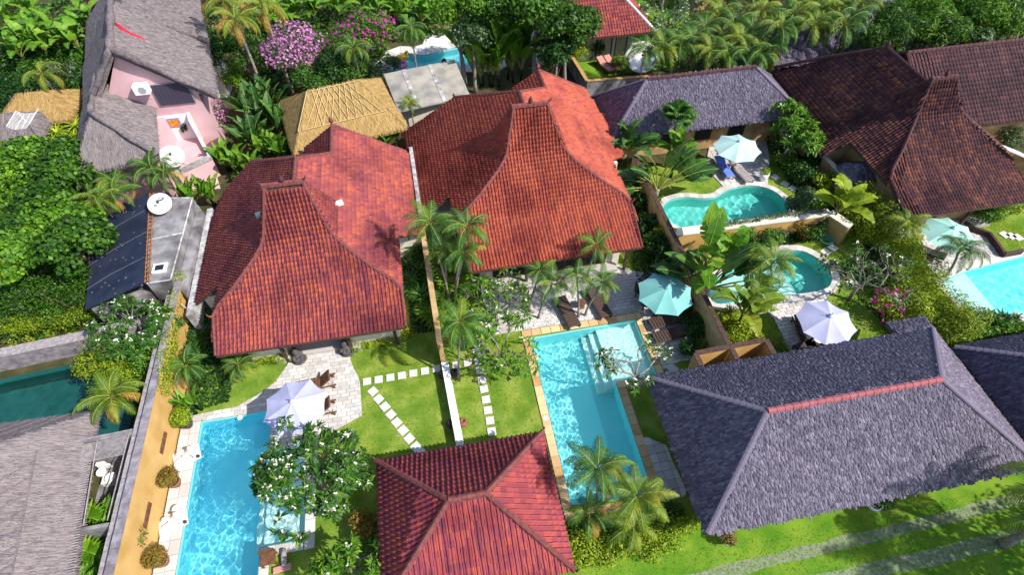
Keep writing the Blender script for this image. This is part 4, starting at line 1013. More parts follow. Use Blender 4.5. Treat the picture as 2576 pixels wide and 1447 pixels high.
# ---- first house (red), second house (orange), third house (brown)
zl1 = lambda x: 6.2 - .686 * abs(x + 6.92)
T1, T2, T3 = (-6.92, 25.2), (-5.37, 26.75), (-5.4, 29.4)
rear1 = [[(-6.92, 25.2, 6.2), (-5.37, 26.75, 5.137), (-5.37, 28.6, 3.87), (-10.3, 28.6, 3.87)],
         [(-5.4, 26.75, 5.14), (-5.4, 29.4, 5.14), (-7.3, 29.4, 3.84), (-7.3, 28.0, 3.84)]]
joglo('villa with weathered red tile tower roof nearest the blue pool', -6.92, 6.2, (-7.78, -6.08, 21.75, 7.5), (-8.68, -5.16, 20.35, 22.85, 5.0), (-11.27, -2.4, 18.0, 3.22), (-11.2, -2.42, 16.22, 2.5),
      [(-11.3, 18.0), (-8.68, 20.35), (-8.68, 22.4), (-6.92, 22.4), (-6.92, 25.2), (-10.3, 28.6), (-12.2, 27.9), (-12.78, 25.8), (-12.78, 19.85), (-11.3, 19.85)],
      [(-2.4, 18.0), (-5.16, 20.35), (-5.16, 22.4), (-6.92, 22.4), (-6.92, 25.2), (-5.37, 26.75), (-5.4, 29.4), (-1.5, 29.6), (-1.0, 23.1), (-1.0, 22.6), (-2.45, 21.75)],
      rear1, 'tile1', .185, .235, 1,
      dict(boxes=[((-10.6, 17.25, 0), (-8.6, 28, 2.7), 'cream'), ((-5.5, 17.25, 0), (-2.95, 28, 2.7), 'cream'), ((-8.6, 18.6, 0), (-5.5, 28, 2.9), 'wood'), ((-12.6, 20.4, 0), (-10.6, 27.6, 2.0), 'cream'), ((-2.95, 22.7, 0), (-1.35, 29, 2.0), 'cream')],
           posts=[(-8.7, 17.0, 2.7), (-5.45, 17.0, 2.7), (-3.15, 17.0, 2.7), (-10.4, 17.0, 2.7)], steps=[((-8.5, 17.22, 0), (-5.6, 17.9, .18)), ((-8.5, 17.9, 0), (-5.6, 18.6, .34)), ((-6.0, 16.95, 0), (-5.0, 17.24, .42)), ((-9.3, 16.95, 0), (-8.52, 17.24, .42))],
           doors=[(-8.3, -5.8, 18.58, .35, 2.4)],
           caps=[[(-6.92, 22.3, 6.26), (-6.92, 25.2, 6.26)], [(-6.92, 25.2, 6.26), (-10.3, 28.6, 3.93)], [(-6.92, 25.2, 6.26), (-5.37, 26.75, 5.2)], [(-5.4, 26.75, 5.2), (-5.4, 29.4, 5.2)], [(-5.4, 29.4, 5.18), (-1.5, 29.6, 2.5)]],
           finials=[((-5.4, 29.45, 5.3), 1.1, 'bud', 0), ((-11.3, 17.95, 3.3), .9, 'horn', math.pi), ((-6.92, 25.2, 6.3), .6, 'bud', 0)]))
rear2 = [[(5.62, 29.1, 6.1), (7.6, 31.08, 4.89), (7.6, 32.75, 3.87), (2.0, 32.75, 3.87)], [(7.63, 31.0, 4.88), (7.63, 33.2, 4.88), (5.9, 33.2, 3.83), (5.9, 32.0, 3.83)]]
joglo('villa with bright orange tile tower roof behind the turquoise pool', 5.62, 6.1, (4.66, 6.47, 25.75, 7.45), (3.82, 7.44, 24.4, 27.25, 5.0), (.8, 10.5, 21.8, 3.2), (1.1, 10.36, 19.05, 2.5),
      [(.78, 21.8), (3.82, 24.4), (3.82, 26.8), (5.62, 26.8), (5.62, 29.1), (2.0, 32.75), (-1.7, 32.8), (-1.25, 29.8), (-1.05, 24.2), (.78, 24.2)],
      [(10.5, 21.8), (7.44, 24.4), (7.44, 26.8), (5.62, 26.8), (5.62, 29.1), (7.6, 31.08), (7.63, 33.2), (11.1, 33.7), (11.75, 28.6), (11.75, 26.8), (10.5, 25.6)],
      rear2, 'tile2', .185, .235, 2,
      dict(boxes=[((1.7, 20.2, 0), (9.7, 31.5, 2.7), 'cream'), ((-.9, 24.8, 0), (1.7, 32, 1.55), 'cream'), ((9.7, 26.4, 0), (11.3, 33, 2.2), 'cream')],
           posts=[(1.5, 19.7, 2.7), (4.2, 19.7, 2.7), (7.0, 19.7, 2.7), (9.9, 19.7, 2.7)], steps=[((2.0, 19.6, 0), (9.5, 20.2, .3))], doors=[(2.4, 5.4, 20.18, .32, 2.4), (5.9, 8.9, 20.18, .32, 2.4)],
           caps=[[(5.62, 26.5, 6.16), (5.62, 29.1, 6.16)], [(5.62, 29.1, 6.16), (2.0, 32.75, 3.93)], [(5.62, 29.1, 6.16), (7.6, 31.08, 4.95)], [(7.63, 31.0, 4.95), (7.63, 33.2, 4.95)], [(7.63, 33.2, 4.93), (11.1, 33.7, 2.83)]],
           finials=[((7.63, 33.25, 5.0), 1.1, 'bud', 0), ((10.5, 21.75, 3.3), .9, 'horn', 0), ((2.0, 32.8, 4.0), .6, 'bud', 0)]))
joglo('villa with dark brown weathered tile tower roof at the right edge', 29.2, 6.2, (28.45, 29.95, 24.45, 7.0), (27.86, 30.9, 23.45, 25.85, 5.1), (25.4, 33.1, 20.6, 3.4), (25.3, 33.4, 18.25, 2.6),
      [(25.38, 20.6), (27.86, 23.45), (27.86, 25.5), (29.2, 25.4), (29.2, 29.3), (26.9, 31.6), (24.85, 33.4), (24.85, 30.6), (24.1, 24.8), (25.4, 24.5)],
      [(33.1, 20.6), (30.9, 23.45), (30.9, 25.5), (29.2, 25.4), (29.2, 29.3), (33.1, 29.3)],
      [[(29.2, 29.3, 6.2), (31.5, 31.6, 4.5), (26.9, 31.6, 4.5)]], 'tile3', .19, .24, 3,
      dict(boxes=[((26.3, 19.6, 0), (32.6, 30, 2.75), 'tan'), ((24.9, 25.2, 0), (26.3, 32.5, 2.3), 'tan')], posts=[(25.8, 19.0, 2.75), (28.2, 19.0, 2.75), (30.6, 19.0, 2.75)], steps=[((26.0, 18.9, 0), (32.8, 19.6, .25))],
           caps=[[(29.2, 25.2, 6.26), (29.2, 29.3, 6.26)], [(29.2, 29.3, 6.26), (26.9, 31.6, 4.56)], [(26.9, 31.6, 4.56), (24.85, 33.4, 3.05)]], finials=[((29.2, 29.35, 6.3), 1.1, 'bud', 0), ((25.35, 20.55, 3.5), .9, 'horn', math.pi)]), capmat='capdark')

def tiled_hip(name, label, x0, x1, y0, y1, ze, zr, rx0, rx1, mat, tw, tl, seed, capmat='cap', ry=None, boxes=(), posts=(), faces_only=None, capcol=None, extra=None):
    t = thing(name, label, 'house' if name != 'pavilion' else 'pavilion', ((x0 + x1) / 2, (y0 + y1) / 2, 0)); O = Vector(((x0 + x1) / 2, (y0 + y1) / 2, 0)); rng = np.random.default_rng(seed)
    fc, (a, b, c, d, e, g) = hip_faces(x0, x1, y0, y1, ze, zr, rx0, rx1, ry); off = lambda p: (p[0] - O.x, p[1] - O.y, p[2])
    m = MB()
    for q in fc.values(): m.slab([off((p[0], p[1], p[2] - .02)) for p in q], .12)
    roof = m.build('roof', M['under'], t); Ms, Ts = [], []
    for k, q in fc.items():
        A, T = grid_on([off(p) for p in q], tw, tl, rng); Ms.append(A); Ts.append(T + rng.normal(0, .005, T.shape))
    place_tiles(roof, (tile_base(tw, tl, .058, .04), Ms, Ts, tile_tints(Ts, rng, 1.0)), O, M[mat])
    up = lambda p, z: off((p[0], p[1], p[2] + z))
    for p, q in ((a, e), (d, e), (b, g), (c, g)): caps(roof, 'ridge_cap', [up(p, .06), up(q, .07)], .24, M[capmat], .34, .11)
    caps(roof, 'ridge_cap', [up(e, .09), up(g, .09)], .26, M[capmat], .34, .12)
    for p, an in ((a, -2.36), (b, -.78), (c, .78), (d, 2.36)): finial(roof, up(p, .06), .8, capmat, 'horn').rotation_euler.z = an
    for p, q, mt in boxes: MB().box(off(p), off(q)).build('wall', M[mt], t)
    for x, y, h in posts: MB().bev(off((x - .07, y - .07, 0)), off((x + .07, y + .07, h)), .01).build('post', M['wooddark'], t)
    return t
tiled_hip('pavilion', 'small pavilion with plum red hipped tile roof at the bottom centre', -4.05, 2.92, 4.38, 9.85, 2.35, 4.15, -1.22, .14, 'tile4', .2, .27, 5, ry=7.1,
          boxes=[((-3.2, 5.1, 0), (2.1, 9.0, .35), 'deck'), ((-3.1, 8.8, .35), (2.0, 8.95, 1.0), 'cream')], posts=[(-3.1, 5.2, 2.6), (2.0, 5.2, 2.6), (-3.1, 8.9, 2.6), (2.0, 8.9, 2.6)])
tiled_hip('villa', 'villa with red-brown hipped tile roof and cream curtains behind the large tree', 8.5, 18.6, 40.5, 50.5, 2.7, 6.0, 12.6, 14.6, 'tile1', .22, .3, 6, 'white',
          boxes=[((9.6, 42.0, 0), (17.5, 49.4, 2.75), 'white')])
for i in range(3):
    x = 13.6 + i * 1.25; c = thing('curtain', 'cream striped curtain in the far villa window, %s' % ('left one', 'middle one', 'right one')[i], 'curtain', (x, 41.9, .3))
    m = MB()
    for k in range(8): m.tube([(.1 * k, .03 * (k % 2), 0), (.1 * k, .03 * (k % 2), 2.2)], .055, 6)
    m.build('fabric', surf('curtain_cream', (.55, .50, .32), (.65, .6, .42), scale=3) if 'curtain_cream' not in bpy.data.materials else bpy.data.materials['curtain_cream'], c)
    MB().box((-.1, .07, -.1), (.9, .09, 2.3)).build('window', M['wooddark'], c)
for nm, lb, args in (('villa', 'long dark plum tiled roof behind the brown tower roof', (31.0, 48.0, 25.0, 34.2, 2.6, 5.45, 31.2, 44.0)),
                     ('villa', 'small red-brown tiled roof between the frangipani and the feathery palms', (24.5, 29.5, 47.5, 54, 2.7, 4.8, 26.2, 27.8)),
                     ('villa', 'small brown tiled roof at the top right among feathery trees', (51.5, 57.5, 45.5, 52, 2.8, 5.0, 53.5, 55.5)),
                     ('villa', 'dark purple tiled roof at the top left edge beyond the thatched house', (-27.5, -13.5, 52.5, 62, 2.9, 6.0, -24, -17))):
    x0, x1, y0, y1, ze, zr, a, b = args
    tiled_hip(nm, lb, x0, x1, y0, y1, ze, zr, a, b, 'tile5' if 'red-brown' not in lb else 'tile4', .24, .3, int(x0) + 40, 'capdark', boxes=[((x0 + .9, y0 + .9, 0), (x1 - .9, y1 - .9, ze + .05), 'tan')])

# ---- shingle houses
def shingle_house(label, x0, x1, y0, y1, ze, zr, rx0, rx1, mat, wd, ln, seed, capm, hipm='shingle', extra=(), wallm='tan', ry=None, inset=.9):
    t = thing('villa', label, 'house', ((x0 + x1) / 2, (y0 + y1) / 2, 0)); O = Vector(((x0 + x1) / 2, (y0 + y1) / 2, 0)); off = lambda p: (p[0] - O.x, p[1] - O.y, p[2])
    fc, (a, b, c, d, e, g) = hip_faces(x0, x1, y0, y1, ze, zr, rx0, rx1, ry)
    fl = [[off(p) for p in q] for q in list(fc.values()) + list(extra)]
    roof = slabs(t, 'roof', fl, M['undergrey'], .16); shingle_roof(roof, fl, M[mat], wd, ln, seed)
    up = lambda p, z: off((p[0], p[1], p[2] + z))
    caps(roof, 'ridge_cap', [up(e, .08), up(g, .08)], .26, M[capm], .34, .10)
    for p, q in ((a, e), (d, e), (b, g), (c, g)): caps(roof, 'hip_board', [up(p, .06), up(q, .07)], .24, M[hipm], .26, .05)
    MB().box(off((x0 + inset, y0 + inset, 0)), off((x1 - inset, y1 - inset, ze + .1))).build('wall', M[wallm], t)
    k = int((x1 - x0 - 2 * inset) / 2.4)
    for i in range(k):
        x = x0 + inset + .5 + i * 2.4
        wd_ = MB().box(off((x, y0 + inset - .04, .8)), off((x + 1.2, y0 + inset - .003, 2.0))).build('window', M['wooddark'], t)
        MB().box(off((x + .08, y0 + inset - .06, .88)), off((x + 1.12, y0 + inset - .042, 1.92))).build('pane', M['black'], wd_)
    return t
shingle_house('large villa with grey shingle roof and pink ridge tiles at lower right', 8.08, 22.2, 4.66, 11.45, 2.5, 4.75, 11.3, 18.75, 'shingle', .085, .2, 1, 'capred', ry=8.02,
              extra=[[(20.5, 11.45, 2.5), (22.2, 11.45, 2.5), (22.6, 12.3, 2.15), (20.5, 12.3, 2.15)]])
shingle_house('dark slate coloured shingle roof at the right edge beside the large grey roof', 22.5, 37.0, 4.9, 10.35, 2.5, 4.6, 25.3, 34.2, 'shingle2', .085, .2, 2, 'shingle2')
shingle_house('villa with purple-grey shingle roof behind the orange tower roof', 11.5, 24.7, 28.4, 33.2, 2.5, 4.9, 14.2, 21.6, 'shingle', .09, .2, 3, 'capdark')
shingle_house('pale grey shingle roof beneath the pink frangipani behind the brown roofs', 25.6, 33.0, 34.6, 38.8, 2.3, 3.6, 27.6, 31.0, 'shingle', .14, .22, 4, 'shingle')
t = thing('garden_shed', 'tiny grey shingle roof beside the hedge and the tan wall', 'shed', w((8, 590, 20), 0))
fc, cs = hip_faces(-1.0, 1.0, -.9, .9, 1.9, 2.5, -.25, .25)
roof = slabs(t, 'roof', list(fc.values()), M['under'], .08); shingle_roof(roof, list(fc.values()), M['shingle'], .12, .18, 9); MB().box((-.8, -.7, 0), (.8, .7, 1.9)).build('wall', M['tan'], t)

# ---- straw hut
def rotated(cx, cy, ang):
    c, s = math.cos(ang), math.sin(ang); return lambda u, v, z: (cx + u * c - v * s, cy + u * s + v * c, z)
q = rotated(0, 0, math.radians(12)); t = thing('straw_hut', 'golden straw thatched hut with crossed bamboo battens behind the red house', 'hut', (-5.6, 35.0, 0))
e, g = q(-1.68, .2, 4.2), q(1.68, .2, 4.2); a, b, c, d = q(-3.7, -3.2, 2.2), q(3.7, -3.2, 2.2), q(3.7, 3.2, 2.2), q(-3.7, 3.2, 2.2)
body = thatch(t, [[a, b, g, e], [c, d, e, g], [d, a, e], [b, c, g]], M['thatchgold'], M['strawgold'], 5, .28, 260, .5)
def on(p0, p1, p2, p3, u, v):   # point on the south slope
    lo = Vector(p0).lerp(Vector(p1), u); hi = Vector(p3).lerp(Vector(p2), u); return lo.lerp(hi, v) + Vector((0, 0, .12))
for i in range(10):
    for dr in (1, -1):
        u0 = .08 + .092 * i; u1 = u0 + dr * .16
        if .03 < u1 < .97: MB().tube([on(a, b, g, e, u0, .34), on(a, b, g, e, u1, .97)], .024, 5).build('batten', M['bamboo'], body)
for v in (.34, .97): MB().tube([on(a, b, g, e, .04, v), on(a, b, g, e, .96, v)], .028, 5).build('batten', M['bamboo'], body)
MB().tube([on(a, b, g, e, .0, .34), on(a, b, g, e, .0, .98)], .028, 5).build('batten', M['bamboo'], body)
for u, v in ((-2.9, -2.5), (2.9, -2.5), (2.9, 2.5), (-2.9, 2.5)): MB().tube([q(u, v, 0), q(u, v, 2.6)], .07, 6).build('post', M['bamboo'], t)

# ---- pink thatched house
t = thing('thatched_house', 'tall pink house with grey thatched roofs and roof terrace at upper left', 'house', (-17, 34, 0)); O = Vector((-17, 34, 0)); off = lambda p: tuple(Vector(p) - O)
A, B = (-17.3, 34.9, 8.1), (-18.9, 41.6, 8.1); Es, En = (-12.9, 35.0, 4.5), (-14.5, 42.0, 4.5); Ws, Wn = (-20.9, 34.2, 3.7), (-23.2, 42.2, 3.7)
main = thatch(t, [[off(p) for p in [A, Es, En, B]], [off(p) for p in [A, B, Wn, Ws]]], M['thatchgrey'], M['straw'], 11, .38, 220, .5)
B2, C2 = (-18.4, 41.2, 7.6), (-20.2, 49.0, 7.6); En1, En2 = (-14.4, 42.0, 4.6), (-16.3, 50.0, 4.6)
thatch(t, [[off(p) for p in [B2, En1, En2, C2]], [off(p) for p in [B2, C2, (-25.0, 49.5, 3.5), (-23.0, 42.0, 3.7)]]], M['thatchgrey'], M['straw'], 12, .38, 120, .5)
LA, LB = (-20.0, 36.9, 5.6), (-19.2, 32.7, 5.6)
thatch(t, [[off(p) for p in [LB, (-20.9, 30.4, 3.2), (-16.1, 30.7, 3.5)]], [off(p) for p in [LB, (-16.1, 30.7, 3.5), (-17.2, 36.4, 4.1), LA]], [off(p) for p in [LB, LA, (-22.2, 36.9, 3.2), (-20.9, 30.4, 3.2)]]], M['thatchgrey'], M['straw'], 13, .34, 240, .5)
# rolled verges of thatch
for pth, r in (([A, Es], .22), ([A, B], .26), ([LB, LA], .2), ([LB, (-16.1, 30.7, 3.6)], .2), ([B2, En1], .24), ([A, (-19.6, 34.5, 5.5)], .2)):
    p0, p1 = Vector(pth[0]), Vector(pth[1]); m = MB(); m.tube([Vector(off(p0.lerp(p1, i / 8))) + Vector((0, 0, .06 + .05 * math.sin(i * 2.1))) for i in range(9)], [r * (.85 + .2 * math.sin(i * 1.7)) for i in range(9)], 8); m.build('thatch_roll', M['thatchgrey'], t, True)
MB().prism([off((-19.6, 35.3, 0))[:2], off((-14.0, 35.3, 0))[:2], off((-15.2, 41.5, 0))[:2], off((-21.4, 41.5, 0))[:2]], 0, 4.6).build('wall', M['pink'], t)
MB().add([off(p) for p in [(-19.5, 35.28, 4.6), (-13.6, 35.28, 4.6), (-17.3, 35.28, 7.75), (-19.5, 35.6, 4.6), (-13.6, 35.6, 4.6), (-17.3, 35.6, 7.75)]], [(0, 1, 2), (5, 4, 3), (0, 2, 5, 3), (1, 4, 5, 2)]).build('gable', M['pink'], t)
MB().box(off((-20.6, 31.2, 0)), off((-16.6, 35.2, 3.3))).build('wall', M['pink'], t)
MB().prism([off(p)[:2] for p in [(-17.7, 32.5, 0), (-16.0, 31.5, 0), (-14.1, 32.8, 0), (-15.1, 35.27, 0), (-17.7, 35.27, 0)]], 0, 1.5).build('terrace', M['pink'], t)
MB().box(off((-18.0, 35.16, 1.5)), off((-15.25, 35.27, 3.35))).build('wall_panel', M['white'], t)
MB().prism([off(p)[:2] for p in [(-15.25, 35.27, 0), (-15.05, 35.27, 0), (-14.75, 34.35, 0), (-14.95, 34.3, 0)]], 1.4, 3.4).build('side_wall', M['white'], t)
MB().prism([off(p)[:2] for p in [(-14.95, 34.3, 0), (-14.75, 34.35, 0), (-14.05, 32.8, 0), (-14.22, 32.72, 0)]], 1.4, 1.95).build('parapet', M['white'], t)
MB().prism([off(p)[:2] for p in [(-16.05, 31.42, 0), (-14.05, 32.75, 0), (-14.15, 32.88, 0), (-16.1, 31.58, 0)]], 1.4, 1.72).build('parapet', M['wornwhite'], t)
for x, z, r_ in ((-15.7, 2.5, .3), (-15.95, 2.3, .22)):   # climbing plant on the white wall
    put('foliage', cloud('foliage', [((0, 0, 0), (r_ * .5, .08, r_))], 60, .16, M['lf_dark'], int(z * 10), .4, .3), t, off((x, 35.05, z)))
sheet('yard', [xy(p) for p in [(1, 1250, 1310), (1, 1600, 1225), (1, 1660, 1420), (1, 1300, 1447)]], [], .02, M['pink'])
wc = wy((1, 1300, 705), 35.2)
d = MB().box(off((wc.x - 1.1, 35.2, wc.z - .75)), off((wc.x + 1.1, 35.275, wc.z + .75))).build('window', M['woodgrey'], t)
for k in range(8): MB().box(off((wc.x - 1.04 + k * .262, 35.17, wc.z - .7)), off((wc.x - .8 + k * .262, 35.198, wc.z + .7))).build('slat', M['shingle2'], d)
ann = thing('annex', 'small white annex with corrugated grey roof right of the pink house', 'annex', w((1, 1650, 690), 0))
MB().box((-1.3, -.9, 0), (.9, 1.4, 2.3)).build('wall', M['white'], ann)
for k in range(12): MB().tube([(-.3 + k * .12, -1.0, 2.36), (-.3 + k * .12, 1.3, 2.5)], .07, 6).build('roof_sheet', M['metalgrey'], ann)
fr = thing('painting', 'orange and yellow painting in blue frame on white terrace wall', 'painting', (wy((1, 1310, 925), 35.1).x, 35.13, wy((1, 1310, 925), 35.1).z))
MB().box((-.38, -.02, -.32), (.38, .02, .32)).build('frame', M['cushblue'], fr)
MB().box((-.32, -.035, -.27), (.32, -.022, .27)).build('canvas', surf('abstract_orange', (.62, .28, .02), (.75, .5, .08), scale=7, c3=(.5, .12, .02)), fr)
ac = thing('air_conditioner', 'white air conditioning unit hung on the pink gable wall', 'air conditioner', wy((1, 1065, 660), 35.0) - Vector((0, 0, .3)))
MB().bev((-.42, -.3, 0), (.42, .2, .6), .03).build('casing', M['metalwhite'], ac)
m = MB(); m.tube([(.1, -.305, .3), (.1, -.32, .3)], [.22, .22], 14); m.build('fan_grille', M['metalgrey'], ac)
MB().tube([(-.4, .2, -.02), (-.4, -.2, -.02)], .02, 4).tube([(.4, .2, -.02), (.4, -.2, -.02)], .02, 4).build('bracket', M['metalgrey'], ac)
rc = thing('red_cloth', 'twisted red cloth lying on the upper thatch of the pink house', 'cloth', w((1, 990, 270), 7.5))
pts = [Vector(w(p, z)) - Vector(w((1, 990, 270), 7.5)) + Vector((0, 0, .2)) for p, z in (((1, 885, 195), 7.85), ((1, 930, 240), 7.6), ((1, 990, 275), 7.3), ((1, 1050, 300), 7.0), ((1, 1110, 325), 6.7))]
MB().tube(pts, [.06, .16, .1, .14, .08], 6).build('cloth', M['red'], rc, True)

# ---- left neighbours: big grey thatch, bathroom court, black panel roof, concrete roof
t = thing('thatched_house', 'large grey thatched roof with crossed poles at the lower left corner', 'house', (-19, 9, 0)); O = Vector((-19, 9, 0)); off = lambda p: tuple(Vector(p) - O)
NE, SE, H0 = (-16.3, 14.6, 2.0), (-14.7, 3.0, 2.0), (-20.2, 10.9, 5.6); H1 = (-19.0, 2.5, 5.6); NW = (-24.5, 14.9, 2.0)
body = thatch(t, [[off(p) for p in [NE, H0, H1, SE]], [off(p) for p in [NE, NW, (-24.5, 11.0, 5.6), H0]]], M['thatchgrey'], M['straw'], 21, .32, 260, .45)
def on2(u, v): return Vector(off(NE)).lerp(Vector(off(SE)), u).lerp(Vector(off(H0)).lerp(Vector(off(H1)), u), v) + Vector((0, 0, .17))
for i in range(16):
    for dr in (1, -1):
        u0 = (.14 if dr > 0 else .3) + .062 * i; u1 = u0 + dr * .2
        if u0 < 1.1: MB().tube([on2(u0, .3), on2(u1, .99)], .028, 5).build('pole', M['pole'], body)
MB().tube([on2(.1, .3), on2(1.0, .3)], .03, 5).build('pole', M['pole'], body); MB().tube([on2(.2, .64), on2(1.0, .64)], .022, 5).build('pole', M['pole'], body)
for i in range(7): MB().tube([Vector(off((-17.3 - i * .85, 14.65, 2.1))), Vector(off((-18.0 - i * .85, 13.2, 3.55)))], .024, 5).build('pole', M['pole'], body)
MB().box(off((-23.5, 2.5, 0)), off((-17.3, 13.2, 2.4))).build('wall', M['cream'], t)
ct = thing('bathroom_court', 'open roofed bathroom court between the grey thatch and the ochre wall', 'courtyard', (-15.2, 11.4, 0)); O = Vector((-15.2, 11.4, 0)); off = lambda p: tuple(Vector(p) - O)
MB().box(off((-16.6, 9.4, -.02)), off((-14.34, 13.2, .04))).build('floor', M['concrete'], ct)
MB().box(off((-16.9, 13.0, 0)), off((-14.34, 13.25, 2.25))).build('wall', M['concrete'], ct); MB().box(off((-16.4, 9.25, 0)), off((-14.34, 9.4, 2.1))).build('wall', M['concrete'], ct)
for i in range(16):   # slatted bamboo shade
    y = 12.95 - i * .055; MB().tube([Vector(off((-16.5, y - .02, 2.2))), Vector(off((-14.4, y, 2.3)))], .018, 4).build('bamboo_slat', M['woodgrey'], ct)
for i in range(44):
    y = 12.0 - i * .10; MB().tube([Vector(off((-16.6 + .0 * i, y, 2.1))), Vector(off((-15.75 + .012 * i, y + .02, 2.2)))], .02, 4).build('bamboo_slat', M['woodgrey'], ct)
for a, b in (((-14.4, 13.05, 2.33), (-14.4, 9.4, 2.33)), ((-15.7, 13.0, 2.28), (-15.3, 9.4, 2.28)), ((-16.9, 13.1, 2.3), (-14.3, 13.2, 2.36))): MB().tube([Vector(off(a)), Vector(off(b))], .025, 5).build('rail', M['woodgrey'], ct)
to = thing('toilet', 'white toilet in the bathroom court', 'toilet', w((9, 775, 665), .3) - Vector((0, 0, .26)))
MB().lathe([(.12, 0), (.13, .1), (.2, .32), (.21, .4), (.17, .41), (.12, .33)], (0, -.1, 0), 14).build('bowl', M['metalwhite'], to, True); MB().bev((-.17, .12, .3), (.17, .28, .66), .03).build('cistern', M['metalwhite'], to); MB().bev((-.2, .22, 0), (.2, .3, .3), .01).build('back_panel', M['white'], to)
ba = thing('wash_basin', 'round white wash basin on white counter in the bathroom court', 'basin', w((9, 830, 715), .5) - Vector((0, 0, .46)))
MB().lathe([(.08, .36), (.2, .42), (.23, .5), (.2, .5), (.12, .44)], (0, 0, 0), 16).build('bowl', M['metalwhite'], ba, True); MB().bev((-.42, -.2, 0), (-.02, .2, .36), .01).build('counter', M['white'], ba); MB().box((-.1, -.1, 0), (.1, .1, .38)).build('pedestal', M['white'], ba)

t = thing('flat_roofed_house', 'concrete flat roofed building with black sheet roof left of the red house', 'house', (-16, 24, 0)); O = Vector((-16, 24, 0)); off = lambda p: tuple(Vector(p) - O)
MB().prism([off(p)[:2] for p in [(-16.2, 27.7, 0), (-13.75, 27.2, 0), (-13.85, 21.0, 0), (-15.0, 21.0, 0)]], 0, 2.95).build('wall', M['concrete'], t)
MB().prism([off(p)[:2] for p in [(-19.2, 27.0, 0), (-16.2, 27.7, 0), (-15.0, 21.2, 0), (-18.0, 20.6, 0)]], 0, 2.1).build('wall', M['concrete'], t)
MB().prism([off(p)[:2] for p in [(-13.72, 27.2, 0), (-13.25, 26.4, 0), (-13.3, 20.4, 0), (-13.82, 21.0, 0)]], 0, 2.4).build('side_wall', M['concrete'], t)
for a, b in (((-16.2, 27.65, 2.96), (-13.75, 27.2, 2.96)), ((-13.78, 27.2, 2.96), (-13.88, 21.05, 2.96)), ((-15.0, 21.02, 2.96), (-13.88, 21.05, 2.96)), ((-15.5, 24.2, 2.95), (-13.85, 24.4, 2.95))): MB().tube([Vector(off(a)), Vector(off(b))], .05, 4).build('parapet', M['wornwhite'], t)
PA, PB, PC, PD = (-19.3, 26.75, 2.35), (-16.25, 27.95, 3.1), (-15.08, 20.95, 3.1), (-18.1, 20.4, 2.35)
pn = MB().slab([off(p) for p in [PA, PB, PC, PD]], .05).build('black_sheet_roof', M['panel'], t)
for v in (.2, .47, .74):
    p0, p1 = Vector(PA).lerp(Vector(PD), v), Vector(PB).lerp(Vector(PC), v); MB().tube([Vector(off(p0 + Vector((0, -.35, .015)))), Vector(off(p0.lerp(p1, .4) + Vector((0, -.05, .015)))), Vector(off(p1 + Vector((0, 0, .015))))], .014, 4).build('seam', M['seam'], pn)
rng = random.Random(3)
for i in range(30):
    p = Vector(PA).lerp(Vector(PB), rng.uniform(.03, .97)).lerp(Vector(PD).lerp(Vector(PC), rng.uniform(.03, .97)), rng.uniform(.02, .98)); MB().bev((-.03, -.03, 0), (.03, .03, .02), .008).build('screw_cap', M['seam'], pn, loc=off(p))
for i in range(22):
    p = Vector(PB).lerp(Vector(PC), (i + .5) / 22); MB().box((-.02, -.03, 0), (.26, .03, .06)).build('purlin_end', M['rust'], t, loc=off(p + Vector((.03, 0, -.08))))
for dx in (.06, .26): MB().tube([Vector(off(Vector(PB) + Vector((dx, 0, -.02)))), Vector(off(Vector(PC) + Vector((dx, 0, -.02))))], .028, 5).build('rail', M['rust'], t)
sk = MB().bev((-.34, -.3, 0), (.34, .3, .12), .02).build('skylight', M['metalwhite'], t, loc=off(w((5, 1205, 575), 2.96))); MB().box((-.2, -.2, .12), (.22, .16, .128)).build('pane', M['panel'], sk)
# satellite dish
def dish(label, loc, r, az, el, mat='metalwhite', mast=.5, legend=False):
    t = thing('satellite_dish', label, 'satellite dish', loc); m = MB()
    m.tube([(0, 0, 0), (0, 0, mast)], .04, 6); m.build('mast', M['metalgrey'], t)
    h = empty('dish_head', (0, 0, mast), az, t); h.rotation_euler = (0, math.pi / 2 - el, az)
    b = MB(); prof = [(.02, 0), (r * .4, r * .05), (r * .75, r * .16), (r, r * .28), (r, r * .30), (r * .75, r * .18), (r * .4, r * .07), (.02, .02)]
    b.lathe(prof, (0, 0, .04), 26); d = b.build('bowl', M[mat], h, True)
    MB().tube([(r * .95, 0, r * .3), (.12 * r, 0, r * .85)], .02, 5).build('feed_arm', M['metalgrey'], h); MB().lathe([(.05, 0), (.08, .04), (.08, .14), (.04, .18)], (.08 * r, 0, r * .78), 10).build('receiver', M['potdark'], h)
    return t, h
t2, h2 = dish('white satellite dish with dark lettering on the concrete flat roof', w((5, 1235, 130), 3.0), .62, math.radians(-75), math.radians(62), mast=.35)
m = MB(); m.lathe([(.001, 0), (.17, 0), (.17, .008), (.001, .008)], (0, 0, 0), 20); lg = m.build('logo', M['panel'], h2); lg.location = (-.28, .1, .17); lg.scale = (.55, 1.1, 1); lg.rotation_euler = (0, .33, 0)
for k, (yy, ll) in enumerate(((-.12, .05), (-.075, .03), (-.035, .05), (.005, .035), (.045, .05), (.09, .03))):   # small pale marks on the oval, too small to read
    MB().box((-ll, -.012, 0), (ll, .012, .004)).build('lettering', M['metalwhite'], h2, loc=(-.28, .1 + yy, .19)).rotation_euler = (0, .33, .3 * (k % 2))
dish('big white satellite dish on the far lawn before the areca palms', w((3, 950, 520), 0), 1.25, math.radians(-110), math.radians(50), mast=.9)
dish('white satellite dish beside the palm below the pink house', w((1, 1420, 1400), 0), .75, math.radians(-60), math.radians(60), mast=2.3)
